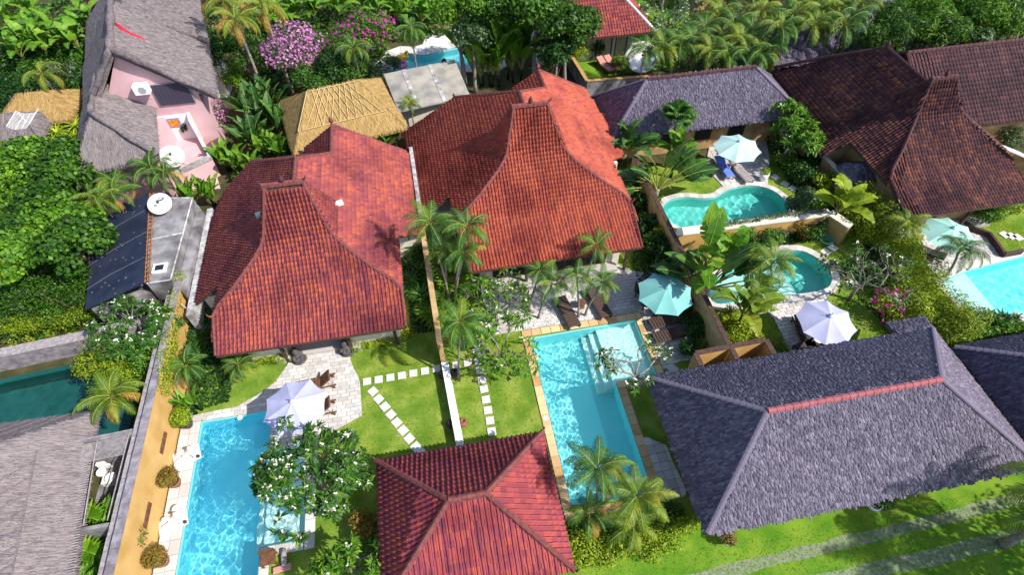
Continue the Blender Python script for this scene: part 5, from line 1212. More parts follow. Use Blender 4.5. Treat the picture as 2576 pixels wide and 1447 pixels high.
# grid dish antenna
t = thing('grid_antenna', 'white wire grid dish antenna on a pole among the shrubs at left', 'antenna', w((1, 300, 1060), 2.0) - Vector((0, 0, 2.0)))
top = w((1, 195, 915), 5.2) - Vector(t.location); MB().tube([(0, 0, 0), (0, 0, 2), top], .04, 6).build('pole', M['metalwhite'], t)
for i in range(15):
    y = -.75 + i * .107; MB().tube([top + Vector((-.62 + .0, y, .30)), top + Vector((-.3, y * 1.02, .06)), top + Vector((.3, y * 1.02, .06)), top + Vector((.62, y, .30))], .011, 4).build('wire', M['metalwhite'], t)
for x, z in ((-.62, .3), (-.3, .06), (0, .03), (.3, .06), (.62, .3)): MB().tube([top + Vector((x, -.76, z)), top + Vector((x, .76, z))], .014, 4).build('wire', M['metalwhite'], t)
MB().tube([top, top + Vector((0, 0, .6))], .02, 4).build('feed_arm', M['metalwhite'], t)
# sloping sheet roof beside the straw hut, far gate house, far huts
t = thing('lean_to_roof', 'grey sheet lean-to roof with two pale strips beside the straw hut', 'roof', (.4, 37, 0)); O = Vector((.4, 37, 0)); off = lambda p: tuple(Vector(p) - O)
q4 = [(-2.5, 38.6, 2.7), (2.75, 39.5, 2.7), (3.3, 35.2, 2.3), (-1.75, 34.3, 2.3)]
b = MB().slab([off(p) for p in q4], .08).build('sheet', surf('fibre_sheet', (.24, .225, .21), (.38, .35, .29), scale=1.3, bump=.2, stain=(.7, .72, .8)), t)
for u in (.27, .64):
    p0, p1 = Vector(q4[0]).lerp(Vector(q4[1]), u), Vector(q4[3]).lerp(Vector(q4[2]), u); d = Vector((.13, .02, 0))
    MB().slab([off(p0 - d + Vector((0, 0, .03))), off(p0 + d + Vector((0, 0, .03))), off(p1 + d + Vector((0, 0, .03))), off(p1 - d + Vector((0, 0, .03)))], .02).build('pale_strip', M['wornwhite'], t)
MB().box(off((-1.5, 35.2, 0)), off((2.6, 38.4, 2.2))).build('wall', M['cream'], t)
t = thing('gate_house', 'white pillared gateway among the feathery palms at the top right', 'gateway', w((4, 770, 260), 0))
for x in (-.85, .85): MB().bev((x - .25, -.3, 0), (x + .25, .3, 2.6), .03).build('pillar', M['white'], t)
MB().bev((-1.2, -.5, 2.6), (1.2, .5, 2.95), .05).build('lintel', M['white'], t); MB().bev((-1.5, -.8, 2.96), (1.5, .8, 3.15), .05).build('roof', M['concrete'], t); MB().box((-.6, .1, 0), (.6, .2, 2.6)).build('gate', M['wooddark'], t)
for lb, p0, r, z in (('small golden thatched roof among shrubs left of the pink house', (1, 260, 740), 1.9, 2.6), ('small grey thatched roof by the grid antenna at the left edge', (1, 60, 900), 1.6, 2.6), ('low grey thatched roof under the big-leaved tree at the left edge', (1, 120, 1150), 1.5, 2.4)):
    c = w(p0, z); t = thing('thatched_hut', lb, 'hut', (c.x, c.y, 0)); gold = 'golden' in lb
    a, b_, c_, d, e, g = (-r * 1.3, -r, z - .7), (r * 1.3, -r, z - .7), (r * 1.3, r, z - .7), (-r * 1.3, r, z - .7), (-r * .4, 0, z + .5), (r * .4, 0, z + .5)
    thatch(t, [[a, b_, g, e], [c_, d, e, g], [d, a, e], [b_, c_, g]], M['thatchgold' if gold else 'thatchgrey'], M['strawgold' if gold else 'straw'], int(c.x) + 77, .25, 60, .7)
    for x, y in ((-1, -1), (1, -1), (1, 1), (-1, 1)): MB().tube([(x * r, y * r * .8, 0), (x * r, y * r * .8, z - .6)], .06, 6).build('post', M['bamboo'], t)

# ================================================================== furniture and small things
def umbrella(label, p, zt, r, mat, seed, rot=0.0, group='garden umbrellas', tilt=0.0):
    c = w(p, zt); t = thing('garden_umbrella', label, 'umbrella', (c.x, c.y, .05), rot, group); h = zt - .05
    MB().tube([(0, 0, 0), (0, 0, h + .05)], .03, 8).build('pole', M['metalwhite'], t); MB().lathe([(.3, 0), (.3, .06), (.08, .1), (.06, .3)], (0, 0, 0), 14).build('base', M['concrete'], t)
    can = empty('canopy', (0, 0, h), 0, t); rng = random.Random(seed); drop = r * .36
    for k in range(8):
        a0, a1 = math.pi / 4 * k, math.pi / 4 * (k + 1); v = []; f = []
        for i in range(5):
            q = i / 4; z = -drop * q ** 1.05
            for j in range(5):
                u = j / 4; a = a0 + (a1 - a0) * u; sag = math.sin(math.pi * u)
                ch = math.cos(math.pi / 8) / math.cos(a - (a0 + a1) / 2)      # straight chord between ribs
                rr = r * q * (ch if i else 1) * (1 - .05 * sag * q); v.append((math.cos(a) * rr, math.sin(a) * rr, z - .05 * sag * q * r * .6))
        for i in range(4):
            for j in range(4): f.append((i * 5 + j, i * 5 + j + 1, (i + 1) * 5 + j + 1, (i + 1) * 5 + j))
        MB().add(v, f).build('canopy_panel', M[mat], can, True)
        MB().tube([(0, 0, -.03), (math.cos(a0) * r, math.sin(a0) * r, -drop - .01)], .012, 4).build('rib', M['metalwhite'], can)
    MB().lathe([(.13, -.03), (.08, .02), (.04, .06), (.02, .07)], (0, 0, .04), 8).build('vent_cap', M[mat], can); MB().lathe([(.025, 0), (.03, .05), (.012, .09)], (0, 0, .16), 8).build('knob', M['metalgrey'], can)
    return t
umbrella('lavender garden umbrella on the white terrace at the head of the blue pool', (10, 265, 140), 2.65, 1.42, 'canvaslav', 1, .35)
umbrella('teal garden umbrella half in palm shade beside the turquoise pool', (7, 1160, 715), 2.65, 1.45, 'canvasteal', 2, .1)
umbrella('lavender white garden umbrella over dark cushions behind the large grey roof', (8, 475, 930), 2.65, 1.42, 'canvaslav', 3, .25)
umbrella('pale aqua garden umbrella beside the kidney shaped pool', (3, 1705, 1060), 2.65, 1.5, 'canvassky', 4, .3)
umbrella('mint green garden umbrella beside the dark brown tower roof', (8, 1405, 265), 2.65, 1.42, 'canvasmint', 5, .2)
def lounger(label, p, ang, mat, frame, back=.9, group='sun loungers', cushion=None, z=.05, raise_=.75):
    c = w(p, z + .3); t = thing('sun_lounger', label, 'sun lounger', (c.x, c.y, z), ang, group)   # head towards local +x
    for s in (-1, 1): MB().bev((-1.0, s * .32 - .03, .24), (1.0, s * .32 + .03, .31), .01).build('side_rail', M[frame], t)
    for x in (-.9, .85):
        for s in (-1, 1): MB().bev((x - .04, s * .31 - .035, 0), (x + .04, s * .31 + .035, .24), .005).build('leg', M[frame], t)
    for i in range(8): MB().bev((-.97 + i * .16, -.3, .27), (-.84 + i * .16, .3, .335), .01).build('slat', M[mat], t)
    b = MB().bev((0, -.3, 0), (.72, .3, .07), .015).build('backrest', M[mat], t, loc=(.3, 0, .29)); b.rotation_euler = (0, -raise_, 0)
    MB().tube([(.75, -.2, .1), (.85, -.2, .42)], .015, 4).tube([(.75, .2, .1), (.85, .2, .42)], .015, 4).build('back_support', M[frame], t)
    if cushion:
        MB().bev((-.98, -.29, .34), (.28, .29, .41), .03).build('mattress', M[cushion], t); q = MB().bev((0, -.29, .075), (.7, .29, .14), .03).build('back_mattress', M[cushion], t, loc=(.3, 0, .29)); q.rotation_euler = (0, -raise_, 0)
    return t
lounger('brown slatted wooden lounger with raised back above the lavender umbrella', (6, 440, 1440), .1, 'wood', 'wood')
lounger('brown wooden lounger mostly hidden under the lavender umbrella', (10, 440, 205), .05, 'wood', 'wood')
lounger('brown woven lounger pointing at the turquoise pool right of the small palms', (7, 645, 830), 1.75, 'rattan', 'rattan', raise_=.15)
lounger('brown woven lounger pointing at the turquoise pool left of the small palms', (7, 410, 900), 1.75, 'rattan', 'rattan', raise_=.15)
lounger('shaded brown lounger nearest the teal umbrella at the pool side', (7, 1160, 960), .12, 'rattan', 'rattan', raise_=.3)
lounger('shaded brown lounger farther from the teal umbrella at the pool side', (7, 1190, 1065), .12, 'rattan', 'rattan', raise_=.3)
lounger('lounger with blue towel beside the kidney shaped pool', (3, 1585, 1260), 1.6, 'woodgrey', 'woodgrey', cushion='cushblue', raise_=.3)
lounger('bare grey wooden lounger beside the blue towel lounger', (3, 1720, 1290), 1.75, 'woodgrey', 'woodgrey', raise_=.2)
lounger('left rose cushioned lounger on the far lawn', (3, 690, 490), 1.9, 'wood', 'wood', cushion='cushred', raise_=.4)
lounger('right rose cushioned lounger on the far lawn', (3, 745, 480), 1.9, 'wood', 'wood', cushion='cushred', raise_=.4)
lounger('dark cushioned lounger under the lavender white umbrella, farther from the roof', (8, 280, 1050), 1.4, 'rattan', 'rattan', cushion='potdark', raise_=.2)
lounger('dark cushioned lounger at the eave of the large grey roof', (8, 340, 1140), .25, 'rattan', 'rattan', cushion='potdark', raise_=.2)
lounger('dark lounger left of the mint umbrella', (8, 1190, 440), -.9, 'rattan', 'rattan', cushion='potdark', raise_=.2)
def chair(label, p, ang, mat, group='terrace chairs'):
    c = w(p, .5); t = thing('garden_chair', label, 'chair', (c.x, c.y, .05), ang, group)
    MB().bev((-.25, -.25, .36), (.25, .25, .43), .02).build('seat', M[mat], t); MB().bev((.2, -.25, .43), (.27, .25, .9), .02).build('backrest', M[mat], t)
    for x in (-.21, .21):
        for y in (-.21, .21): MB().bev((x - .025, y - .025, 0), (x + .025, y + .025, .36), .004).build('leg', M[mat], t)
    for s in (-1, 1): MB().bev((-.22, s * .25 - .025, .58), (.22, s * .25 + .025, .63), .008).build('armrest', M[mat], t)
chair('dark woven chair tucked under the teal umbrella, nearer the house', (7, 955, 730), 2.9, 'rattan'); chair('dark woven chair tucked under the teal umbrella, nearer the pool', (7, 1010, 830), 2.9, 'rattan')
def table(label, p, r, mat, h=.7):
    c = w(p, h); t = thing('garden_table', label, 'table', (c.x, c.y, .05)); MB().lathe([(r, 0), (r, .04), (r - .02, .05)], (0, 0, h - .05), 18).build('tabletop', M[mat], t); MB().lathe([(.22, 0), (.2, .03), (.04, .06), (.035, h - .05)], (0, 0, 0), 10).build('pedestal', M[mat], t)
table('round wooden table under the teal umbrella', (7, 1160, 800), .5, 'wood'); table('small white side table beside the teal umbrella loungers', (7, 1090, 885), .2, 'metalwhite', .45); table('small brown side table between the blue towel lounger and the bare lounger', (3, 1655, 1235), .22, 'wood', .45); table('small white side table by the lavender white umbrella', (8, 380, 1110), .22, 'metalwhite', .45); table('low side table between the palms and the woven loungers', (7, 515, 830), .25, 'wood', .4)
bp = thing('bench', 'small brown wooden bench with bundled mat on the corner of the blue pool', 'bench', w((10, 110, 1330), .3) * Vector((1, 1, 0)).to_tuple()[0] if False else w((10, 110, 1330), .3) - Vector((0, 0, .27)), .1)
MB().bev((-.4, -.22, .3), (.2, .3, .36), .02).build('seat', M['wood'], bp); MB().bev((-.4, .24, .36), (.2, .3, .7), .02).build('backrest', M['wood'], bp)
for x in (-.36, .16):
    for y in (-.18, .24): MB().bev((x - .03, y - .03, 0), (x + .03, y + .03, .3), .005).build('leg', M['wood'], bp)
MB().tube([(.45, -.4, .12), (.46, .0, .14), (.44, .3, .12)], [.1, .13, .1], 8).build('rolled_mat', M['woodgrey'], bp, True); MB().bev((.0, -.55, 0), (.7, -.3, .14), .03).build('mat', M['cushred'], bp)

def blob(name, mat, parent, balls, seed, n=10, rough=.12):
    """rounded stone shape from overlapping rough balls"""
    rng = random.Random(seed); m = MB()
    for c, r in balls:
        vv = []; ff = []; k1, k2 = 7, n
        for i in range(k1 + 1):
            th = math.pi * i / k1
            for j in range(k2):
                ph = 2 * math.pi * j / k2; q = 1 + rng.uniform(-rough, rough)
                vv.append((c[0] + r[0] * q * math.sin(th) * math.cos(ph), c[1] + r[1] * q * math.sin(th) * math.sin(ph), c[2] + r[2] * math.cos(th) * (1 + rng.uniform(-rough, rough) * .3)))
        for i in range(k1):
            for j in range(k2): ff.append((i * k2 + j, (i + 1) * k2 + j, (i + 1) * k2 + (j + 1) % k2, i * k2 + (j + 1) % k2))
        m.add(vv, ff)
    return m.build(name, M[mat] if isinstance(mat, str) else mat, parent, True)
for lb, p, a in (('dark carved stone guardian left of the white terrace steps', (6, 305, 1225), .2), ('dark carved stone guardian right of the white terrace steps', (6, 668, 1165), -.2)):
    c = w(p, .45); t = thing('stone_statue', lb, 'statue', (c.x, c.y, .04), a, 'stone guardians at the steps')
    blob('body', 'statuedark', t, [((0, .06, .3), (.3, .28, .36)), ((0, -.14, .2), (.27, .22, .2)), ((-.18, -.12, .36), (.1, .2, .1)), ((.18, -.12, .36), (.1, .2, .1))], 4, 14, .07); blob('head', 'statuedark', t, [((0, .0, .72), (.17, .18, .2)), ((0, .06, .84), (.14, .14, .1)), ((0, -.16, .7), (.05, .05, .07))], 6, 12, .06); MB().lathe([(.38, 0), (.38, .06), (.34, .08)], (0, 0, -.01), 18).build('plinth', M['statuedark'], t)
def skinned(name, mat, parent, joints, bones, radii):
    me = bpy.data.meshes.new(name); me.from_pydata(joints, bones, []); me.materials.append(M[mat]); o = put(name, me, parent)
    o.modifiers.new('skin', 'SKIN'); sv = me.skin_vertices[0].data
    for v, r in zip(sv, radii): v.radius = (r, r)
    sv[0].use_root = True; sb = o.modifiers.new('sub', 'SUBSURF'); sb.levels = 2; sb.render_levels = 2; return o
def statue(label, p, ang, seed, disc=False):
    c = w(p, .2); t = thing('white_statue', label, 'statue', (c.x, c.y, .05), ang, 'white statues on the pool edge')
    J = [(0, 0, .16), (.14, 0, .24), (.28, 0, .36), (.33, 0, .46), (.27, .16, .34), (.40, .26, .2), (.46, .3, .05), (.27, -.16, .34), (.36, -.28, .24), (.3, -.36, .08), (-.06, .1, .16), (-.26, .16, .30), (-.42, .2, .08), (-.06, -.1, .14), (-.3, -.12, .16), (-.52, -.1, .07)]
    skinned('body', 'statuewhite', t, J, [(0, 1), (1, 2), (2, 3), (2, 4), (4, 5), (5, 6), (2, 7), (7, 8), (8, 9), (0, 10), (10, 11), (11, 12), (0, 13), (13, 14), (14, 15)], [.12, .11, .12, .05, .06, .045, .03, .06, .045, .03, .09, .075, .045, .09, .07, .04])
    blob('head', 'statuewhite', t, [((.36, 0, .55), (.085, .075, .10)), ((.31, 0, .60), (.07, .07, .06))], seed, 12, .02); MB().bev((-.58, -.4, 0), (.58, .4, .04), .02).build('base', M['statuewhite'], t)
    m = MB(); m.lathe([(.06, 0), (.08, .05), (.06, .1)], (.48, -.3, .05), 10); m.build('lamp', M['potdark'], t)
    if disc: m = MB(); m.lathe([(.01, 0), (.16, .01), (.17, .03), (.01, .03)], (.3, .34, .3), 16); m.build('dish', M['statuewhite'], t)
statue('white reclining statue on the pool edge nearer the umbrella', (9, 1395, 545), .3, 1); statue('white reclining statue holding a round dish lower on the pool edge', (9, 1290, 1040), .3, 2, True)
def potted(label, p, zc, r, leaf, seed, pot='potdark', n=1500, ls=.10, pr=.28, ph=.4, group='potted round shrubs'):
    c = w(p, zc); t = thing('potted_shrub', label, 'potted plant', (c.x, c.y, .05), 0, group)
    MB().lathe([(pr * .6, 0), (pr * .95, ph * .6), (pr, ph), (pr * .86, ph), (pr * .8, ph * .8)], (0, 0, 0), 16).build('pot', M[pot], t, True)
    MB().tube([(0, 0, ph * .7), (0, 0, zc - .1)], .04, 6).build('stem', M['barkbrown'], t)
    rng = random.Random(seed); L = [((0, 0, zc - .05), (r * .8, r * .8, r * .72))] + [((math.cos(a) * r * .4, math.sin(a) * r * .4, zc + rng.uniform(-.1, .2) * r), (r * .55, r * .55, r * .5)) for a in (0, 1.05, 2.1, 3.15, 4.2, 5.25)]
    put('foliage', cloud('foliage', L, n, ls, M[leaf], seed, .5, .75), t)
potted('bright green round shrub in dark pot at the corner of the blue pool', (9, 1360, 265), .9, .55, 'lf_lime', 1); potted('orange-green round shrub in brown pot between the two white statues', (9, 1262, 715), .9, .5, 'lf_autumn', 2, 'terracotta'); potted('orange-green round shrub in brown pot nearest the bottom of the ochre wall', (9, 1165, 1315), .9, .5, 'lf_autumn', 3, 'terracotta')
potted('small orange potted shrub under the corner of the large grey roof', (11, 1615, 1165), .5, .4, 'lf_autumn', 4, 'metalwhite', 700); potted('dark round potted shrub at the eave of the large grey roof', (12, 865, 880), 1.0, .55, 'lf_dark', 5, 'metalwhite', 1200)
potted('white urn with yellow-green plant by the kidney shaped pool', (3, 1900, 1290), .75, .3, 'lf_lime', 6, 'metalwhite', 500, .08, .3, .6)
for lb, p in (('dark round pot left of the low white wall, upper pair', (6, 1398, 1368)), ('dark round pot right of the low white wall, upper pair', (6, 1490, 1355)), ('dark round lantern pot left of the low white wall, lower pair', (10, 1460, 310)), ('brown round lantern pot right of the low white wall, lower pair', (10, 1557, 300))):
    c = w(p, .2); t = thing('stone_pot', lb, 'pot', (c.x, c.y, 0), 0, 'round pots beside the low wall'); br = 'brown' in lb
    MB().lathe([(.10, 0), (.2, .08), (.23, .2), (.18, .33), (.12, .37), (.13, .4), (.09, .4), (.08, .3)], (0, 0, 0), 14).build('body', M['terracotta' if br else 'potdark'], t, True)
for lb, p, r in (('blue-grey water jar in the shade beside the rounded pool', (8, 490, 550), .3), ('dark blue jar in the shrubs right of the orange roof', (7, 1020, 430), .3), ('small stone pot on the sand of the far pool', (2, 1410, 460), .2), ('black pot at the head of the dividing wall shrubs', (6, 1322, 975), .15)):
    c = w(p, r); t = thing('jar', lb, 'jar', (c.x, c.y, 0)); MB().lathe([(r * .5, 0), (r, r * .8), (r * .9, r * 1.5), (r * .5, r * 1.9), (r * .6, r * 2.1), (r * .45, r * 2.1), (r * .4, r * 1.7)], (0, 0, 0), 14).build('body', M['potdark'], t, True)
for lb, p in (('coiled aqua garden hose beside the tan wall and rounded pool', (8, 440, 365)), ('coiled aqua garden hose at the foot of the palm cluster', (6, 1412, 758))):
    c = w(p, .1); t = thing('garden_hose', lb, 'hose', (c.x, c.y, .03)); m = MB(); m.tube([(math.cos(a * .4) * (.2 + .004 * a), math.sin(a * .4) * (.2 + .004 * a), .02 + .004 * a) for a in range(60)], .018, 5); m.build('coil', surf('hose_aqua', (.05, .5, .5), (.08, .58, .55), scale=4) if 'hose_aqua' not in bpy.data.materials else bpy.data.materials['hose_aqua'], t, True)
t = thing('inflatable_ring', 'pink inflatable ring at the edge of the far pool', 'pool float', w((2, 1085, 490), .1)); m = MB(); m.tube([(math.cos(a * .4188) * .45, math.sin(a * .4188) * .45, .08) for a in range(16)], .15, 8, False); m.build('ring', surf('float_pink', (.6, .1, .3), (.75, .3, .45), scale=4), t, True)
t = thing('inflatable_float', 'yellow inflatable float beside the pink ring on the far pool', 'pool float', w((2, 1095, 440), .1)); blob('body', surf('float_yellow', (.75, .42, .02), (.8, .5, .05), scale=4), t, [((0, 0, .15), (.6, .35, .18)), ((.4, 0, .4), (.14, .14, .2)), ((.46, -.05, .6), (.12, .16, .1))], 3, 12, .02)
for i, (lb, p, s) in enumerate((('brown rock behind the far pool, left one', (2, 1290, 225), .5), ('brown rock behind the far pool, middle one', (2, 1350, 235), .6), ('dark rock behind the far pool, right one', (2, 1420, 215), .55))):
    t = thing('rock', lb, 'rock', w(p, 0), i, 'rocks behind the far pool'); blob('stone', 'barkbrown', t, [((0, 0, s * .4), (s, s * .8, s * .6)), ((s * .5, s * .2, s * .3), (s * .6, s * .6, s * .45))], i, 10, .16)
t = thing('bamboo_pole', 'thin white pole leaning against the ochre wall by the red house', 'pole', w((5, 1540, 1000), .0)); e = w((5, 1365, 840), 2.45) - Vector(t.location); MB().tube([(0, 0, 0), tuple(e)], .02, 5).build('shaft', M['metalwhite'], t)
for lb, p, z, mt in (('white vent patch on the right side of the red tower roof', (6, 620, 80), 5.05, 'white'), ('pale blue vent hood on the left side of the red tower roof', (6, 25, 165), 5.0, 'canvassky'), ('white patch on the dark brown left roof wing', (4, 900, 720), 4.4, 'white')):
    t = thing('roof_vent', lb, 'vent', w(p, z), .3); MB().bev((-.2, -.12, -.1), (.2, .12, .12), .04).build('hood', M[mt], t)
for i, p in enumerate(((9, 1805, 265), (11, 245, 268))):
    t = thing('skimmer_lid', ('round white inlet at the head of the blue pool', 'round white skimmer lid on the sandstone rim')[i], 'lid', w(p, .06)); MB().lathe([(.12, 0), (.12, .012), (.1, .018), (.01, .018)], (0, 0, 0), 16).build('cover', M['metalwhite'], t)
pb = np.random.default_rng(5); pc = []
for (x0, y0, x1, y1) in ((3.2, 16.75, 8.2, 17.7),):
    k = 1500; pc.append(np.stack([pb.uniform(x0, x1, k), pb.uniform(y0, y1, k), np.full(k, .06)], 1))
pc = np.concatenate(pc); sz = pb.uniform(.025, .05, len(pc)); mm = np.repeat(np.eye(3)[None], len(pc), 0) * np.stack([sz, sz, sz * .6], 1)[:, None, :]
tag(put('pebbles', pieces('pebbles', [(1, 0, 0), (0, 1, 0), (-1, 0, 0), (0, -1, 0), (0, 0, .8)], [(0, 1, 4), (1, 2, 4), (2, 3, 4), (3, 0, 4)], mm, pc, pb.random(len(pc)), M['pebble'])), 'white pebbles round the foot of the small palms by the pool', 'pebbles', kind='stuff')

# ================================================================== plants
def gd(p, z): c = w(p, z); return (c.x, c.y, 0.0)
SEED = [100]
def sd(): SEED[0] += 1; return SEED[0]
def palm2(label, base, crown, h, fl, n, leaf='lf_palm', kind='feather', group=None, r=.065, droop=1.0, dead=0, bz=0.0, bark='bark', name='palm_tree'):
    b = w(base, bz); c = w(crown, h); return palm(label, (b.x, b.y, bz), h - bz, fl, n, sd(), (c.x - b.x, c.y - b.y), leaf, kind, droop, name, group, r, bark, dead)
def up_palm(label, p, h, fl, n, leaf='lf_palm', kind='feather', group=None, r=.065, droop=1.0, dead=0, name='palm_tree'):
    return palm(label, gd(p, h), h, fl, n, sd(), (0, 0), leaf, kind, droop, name, group, r, 'bark', dead)
# --- garden palms in front of the two villas
G = 'slender garden palms'
palm2('slender palm with wide crown leaning left over the dividing wall', (6, 1455, 825), (6, 1310, 270), 5.4, 1.75, 15, group=G, dead=2)
palm2('slender palm whose crown overlaps the lower left of the orange roof', (6, 1495, 830), (6, 1585, 300), 5.4, 1.7, 15, group=G, dead=2)
palm2('slender palm with lower crown at the left edge of the orange roof', (6, 1500, 835), (6, 1555, 490), 4.0, 1.55, 14, group=G, dead=2)
palm2('shorter palm hidden between the tall palms at the dividing wall', (6, 1440, 800), (6, 1420, 480), 3.8, 1.4, 11, group=G, dead=1)
palm2('single palm standing at the crossing of the stepping stones', (6, 1525, 1410), (6, 1535, 1010), 4.1, 1.75, 15, group=G, leaf='lf_palm', droop=1.1)
palm2('small palm left of the woven loungers at the sandstone rim', (7, 190, 950), (7, 285, 720), 2.6, 1.5, 13, group=G, dead=1)
palm2('small palm with pale trunk between the two woven loungers', (7, 490, 940), (7, 480, 670), 2.9, 1.45, 13, group=G, dead=1)
palm2('small palm leaning right over the woven lounger', (7, 540, 930), (7, 665, 700), 2.6, 1.35, 12, group=G, dead=1)
palm2('palm against the eave of the orange roof at the terrace', (7, 560, 640), (7, 620, 430), 3.2, 1.4, 12, group=G, dead=1)
palm2('feathery palm at the left end of the sandstone rim', (7, 120, 900), (7, 200, 620), 3.2, 1.3, 11, group=G)
palm2('young palm on the lawn under the front eave of the red house', (5, 1790, 1400), (5, 1800, 1300), 1.1, 1.2, 13, group=G)
palm2('tall palm left of the pair at the foot of the turquoise pool', (11, 620, 1010), (11, 630, 680), 3.6, 1.75, 16, leaf='lf_palm', group=G, dead=3)
palm2('tall palm right of the pair at the foot of the turquoise pool', (11, 880, 1180), (11, 920, 880), 3.2, 1.75, 15, leaf='lf_palmy', group=G, dead=1)
palm2('low yellow-green palm below the pair at the foot of the turquoise pool', (11, 920, 1180), (11, 900, 1090), 1.3, 1.55, 10, leaf='lf_palmy', group=G)
palm2('low dark palm left of the lime hedge at the pool foot', (11, 560, 1180), (11, 570, 1000), 1.6, 1.3, 12, group=G, dead=3)
palm2('palm with yellow-brown fronds between the thatch and the ochre wall', (9, 870, 260), (9, 865, 130), 2.2, 1.8, 15, leaf='lf_palmy', group=G, dead=3)
palm2('small palm in the bed between ochre wall and lawn', (5, 1420, 1420), (5, 1420, 1330), 1.5, 1.3, 14, group=G)
palm2('fan-shaped palm beside the mint umbrella at the bright blue pool', (8, 1330, 640), (8, 1430, 460), 3.3, 1.65, 16, group=G, r=.08)
palm2('yellowing palm over the left rim of the rounded green pool', (7, 1920, 760), (8, 20, 560), 3.4, 1.9, 16, leaf='lf_palmy', group=G)
palm2('palm at the tan wall top beside the teal umbrella', (7, 1280, 660), (7, 1300, 560), 2.4, 1.3, 13, group=G)
palm2('bushy palm on the hedge beside the brown house', (8, 1010, 330), (8, 1030, 260), 2.5, 1.5, 14, leaf='lf_palmy', group=G)
# --- small palms around the pink house
G = 'small palms below the pink house'
for lb, p, h, fl in (('small palm at the foot of the thatched corner of the pink house', (1, 700, 1340), 2.6, 1.7), ('small palm below the middle of the pink house front', (1, 880, 1400), 2.3, 1.6), ('small palm before the pink terrace', (1, 1150, 1290), 3.0, 1.7), ('small palm at the right of the pink terrace front', (1, 1260, 1330), 2.8, 1.6), ('yellowing palm over the top of the black sheet roof', (5, 770, 90), 3.6, 1.7), ('palm at the top corner of the black sheet roof', (5, 880, 40), 3.6, 1.6)):
    up_palm(lb, p, h, fl, 13, group=G, leaf='lf_palmy' if 'yellowing' in lb else 'lf_palm', dead=2)
for lb, p in (('tall palm with orange fronds right of the thatched roof', (1, 1790, 190)), ('tall palm with orange fronds at the top edge', (1, 1690, 40)), ('palm with yellow fronds at the top edge left of the pink tree', (2, 60, 90))):
    up_palm(lb, p, 6.5, 2.5, 13, 'lf_palmy', 'coconut', 'tall palms with orange fronds', .12, 1.1, 5)
up_palm('drooping palm among shrubs left of the pink house', (1, 340, 590), 3.4, 2.2, 9, 'lf_palmy', 'coconut', None, .08, 1.2, 2)
up_palm('single feathery palm standing in the far pool rim', (2, 1165, 250), 5.0, 1.8, 16, group='feathery palms', droop=1.2); up_palm('feathery palm between the pink tree and the magenta bougainvillea', (2, 735, 400), 4.2, 1.9, 15, group='feathery palms', droop=1.2)
up_palm('small yellow palm beside the lean-to roof', (2, 1160, 800), 2.2, 1.1, 12, 'lf_palmy', group='feathery palms')
# --- areca grove at the top, feathery palms
wh = ['nearest the big satellite dish', 'right of the big satellite dish', 'over the purple-grey ridge, leftmost', 'over the purple-grey ridge, second', 'over the purple-grey ridge, third', 'over the purple-grey ridge, fourth', 'over the purple-grey ridge, rightmost', 'left in the upper row of the grove', 'second in the upper row of the grove', 'third in the upper row of the grove', 'right in the upper row of the grove', 'at the right end of the grove beside the pale roof', 'under the small red-brown roof', 'in the middle of the grove', 'at the lower right of the grove', 'before the small red-brown roof']
for lb, p in zip(wh, [(3, 985, 420), (3, 1120, 390), (3, 1250, 380), (3, 1350, 330), (3, 1480, 420), (3, 1600, 450), (3, 1740, 440), (3, 1530, 150), (3, 1650, 220), (3, 1780, 260), (3, 1860, 110), (3, 1900, 380), (3, 1440, 240), (3, 1700, 340), (3, 1840, 440), (3, 1560, 60)]):
    up_palm('bushy areca palm ' + lb, p, 3.2, 2.3, 15, 'lf_palm' if SEED[0] % 3 else 'lf_palmy', 'areca', 'areca palms in the grove', .06, 1.1)
wh = ['left of the pale grey roof', 'top left of the gateway', 'second left of the gateway', 'third left of the gateway', 'close left of the gateway', 'touching the gateway', 'below the gateway row', 'over the ridge of the pale grey roof', 'behind the pale grey roof', 'at the top edge left of the gateway']
for lb, p in zip(wh, [(4, 80, 240), (4, 250, 90), (4, 380, 110), (4, 500, 90), (4, 620, 160), (4, 690, 60), (4, 560, 230), (4, 330, 220), (4, 180, 150), (4, 440, 20)]):
    up_palm('tall feathery palm ' + lb, p, 4.5, 2.5, 14, 'lf_palmy' if SEED[0] % 2 else 'lf_palm', 'coconut', 'feathery palms near the gateway', .09, 1.2)
# --- feathery trees along the top right
wh = ['right of the gateway', 'second from the gateway', 'above the frangipani by the dark roofs', 'below the small brown roof', 'left under the small brown roof', 'right of the small brown roof', 'farther right of the small brown roof', 'at the top right corner', 'behind the top frangipani', 'above the pink frangipani', 'at the top edge right of the gateway', 'at the right edge above the plum roof']
for i, (lb, p) in enumerate(zip(wh, [(4, 950, 210), (4, 1090, 170), (4, 1230, 240), (4, 1350, 130), (4, 1270, 40), (4, 1560, 190), (4, 1700, 140), (4, 1880, 60), (4, 1480, 110), (4, 880, 330), (4, 1130, 40), (4, 1850, 220)])):
    tree('feathery_tree', 'soft feathery green tree ' + lb, 'tree', gd(p, 4), 4.2, 2.2, 2.2, 1.9, 'lf_bright' if i % 3 else 'lf_tree', 2600, .34, sd(), lobes=11, group='feathery trees at top right', aspect=.2)
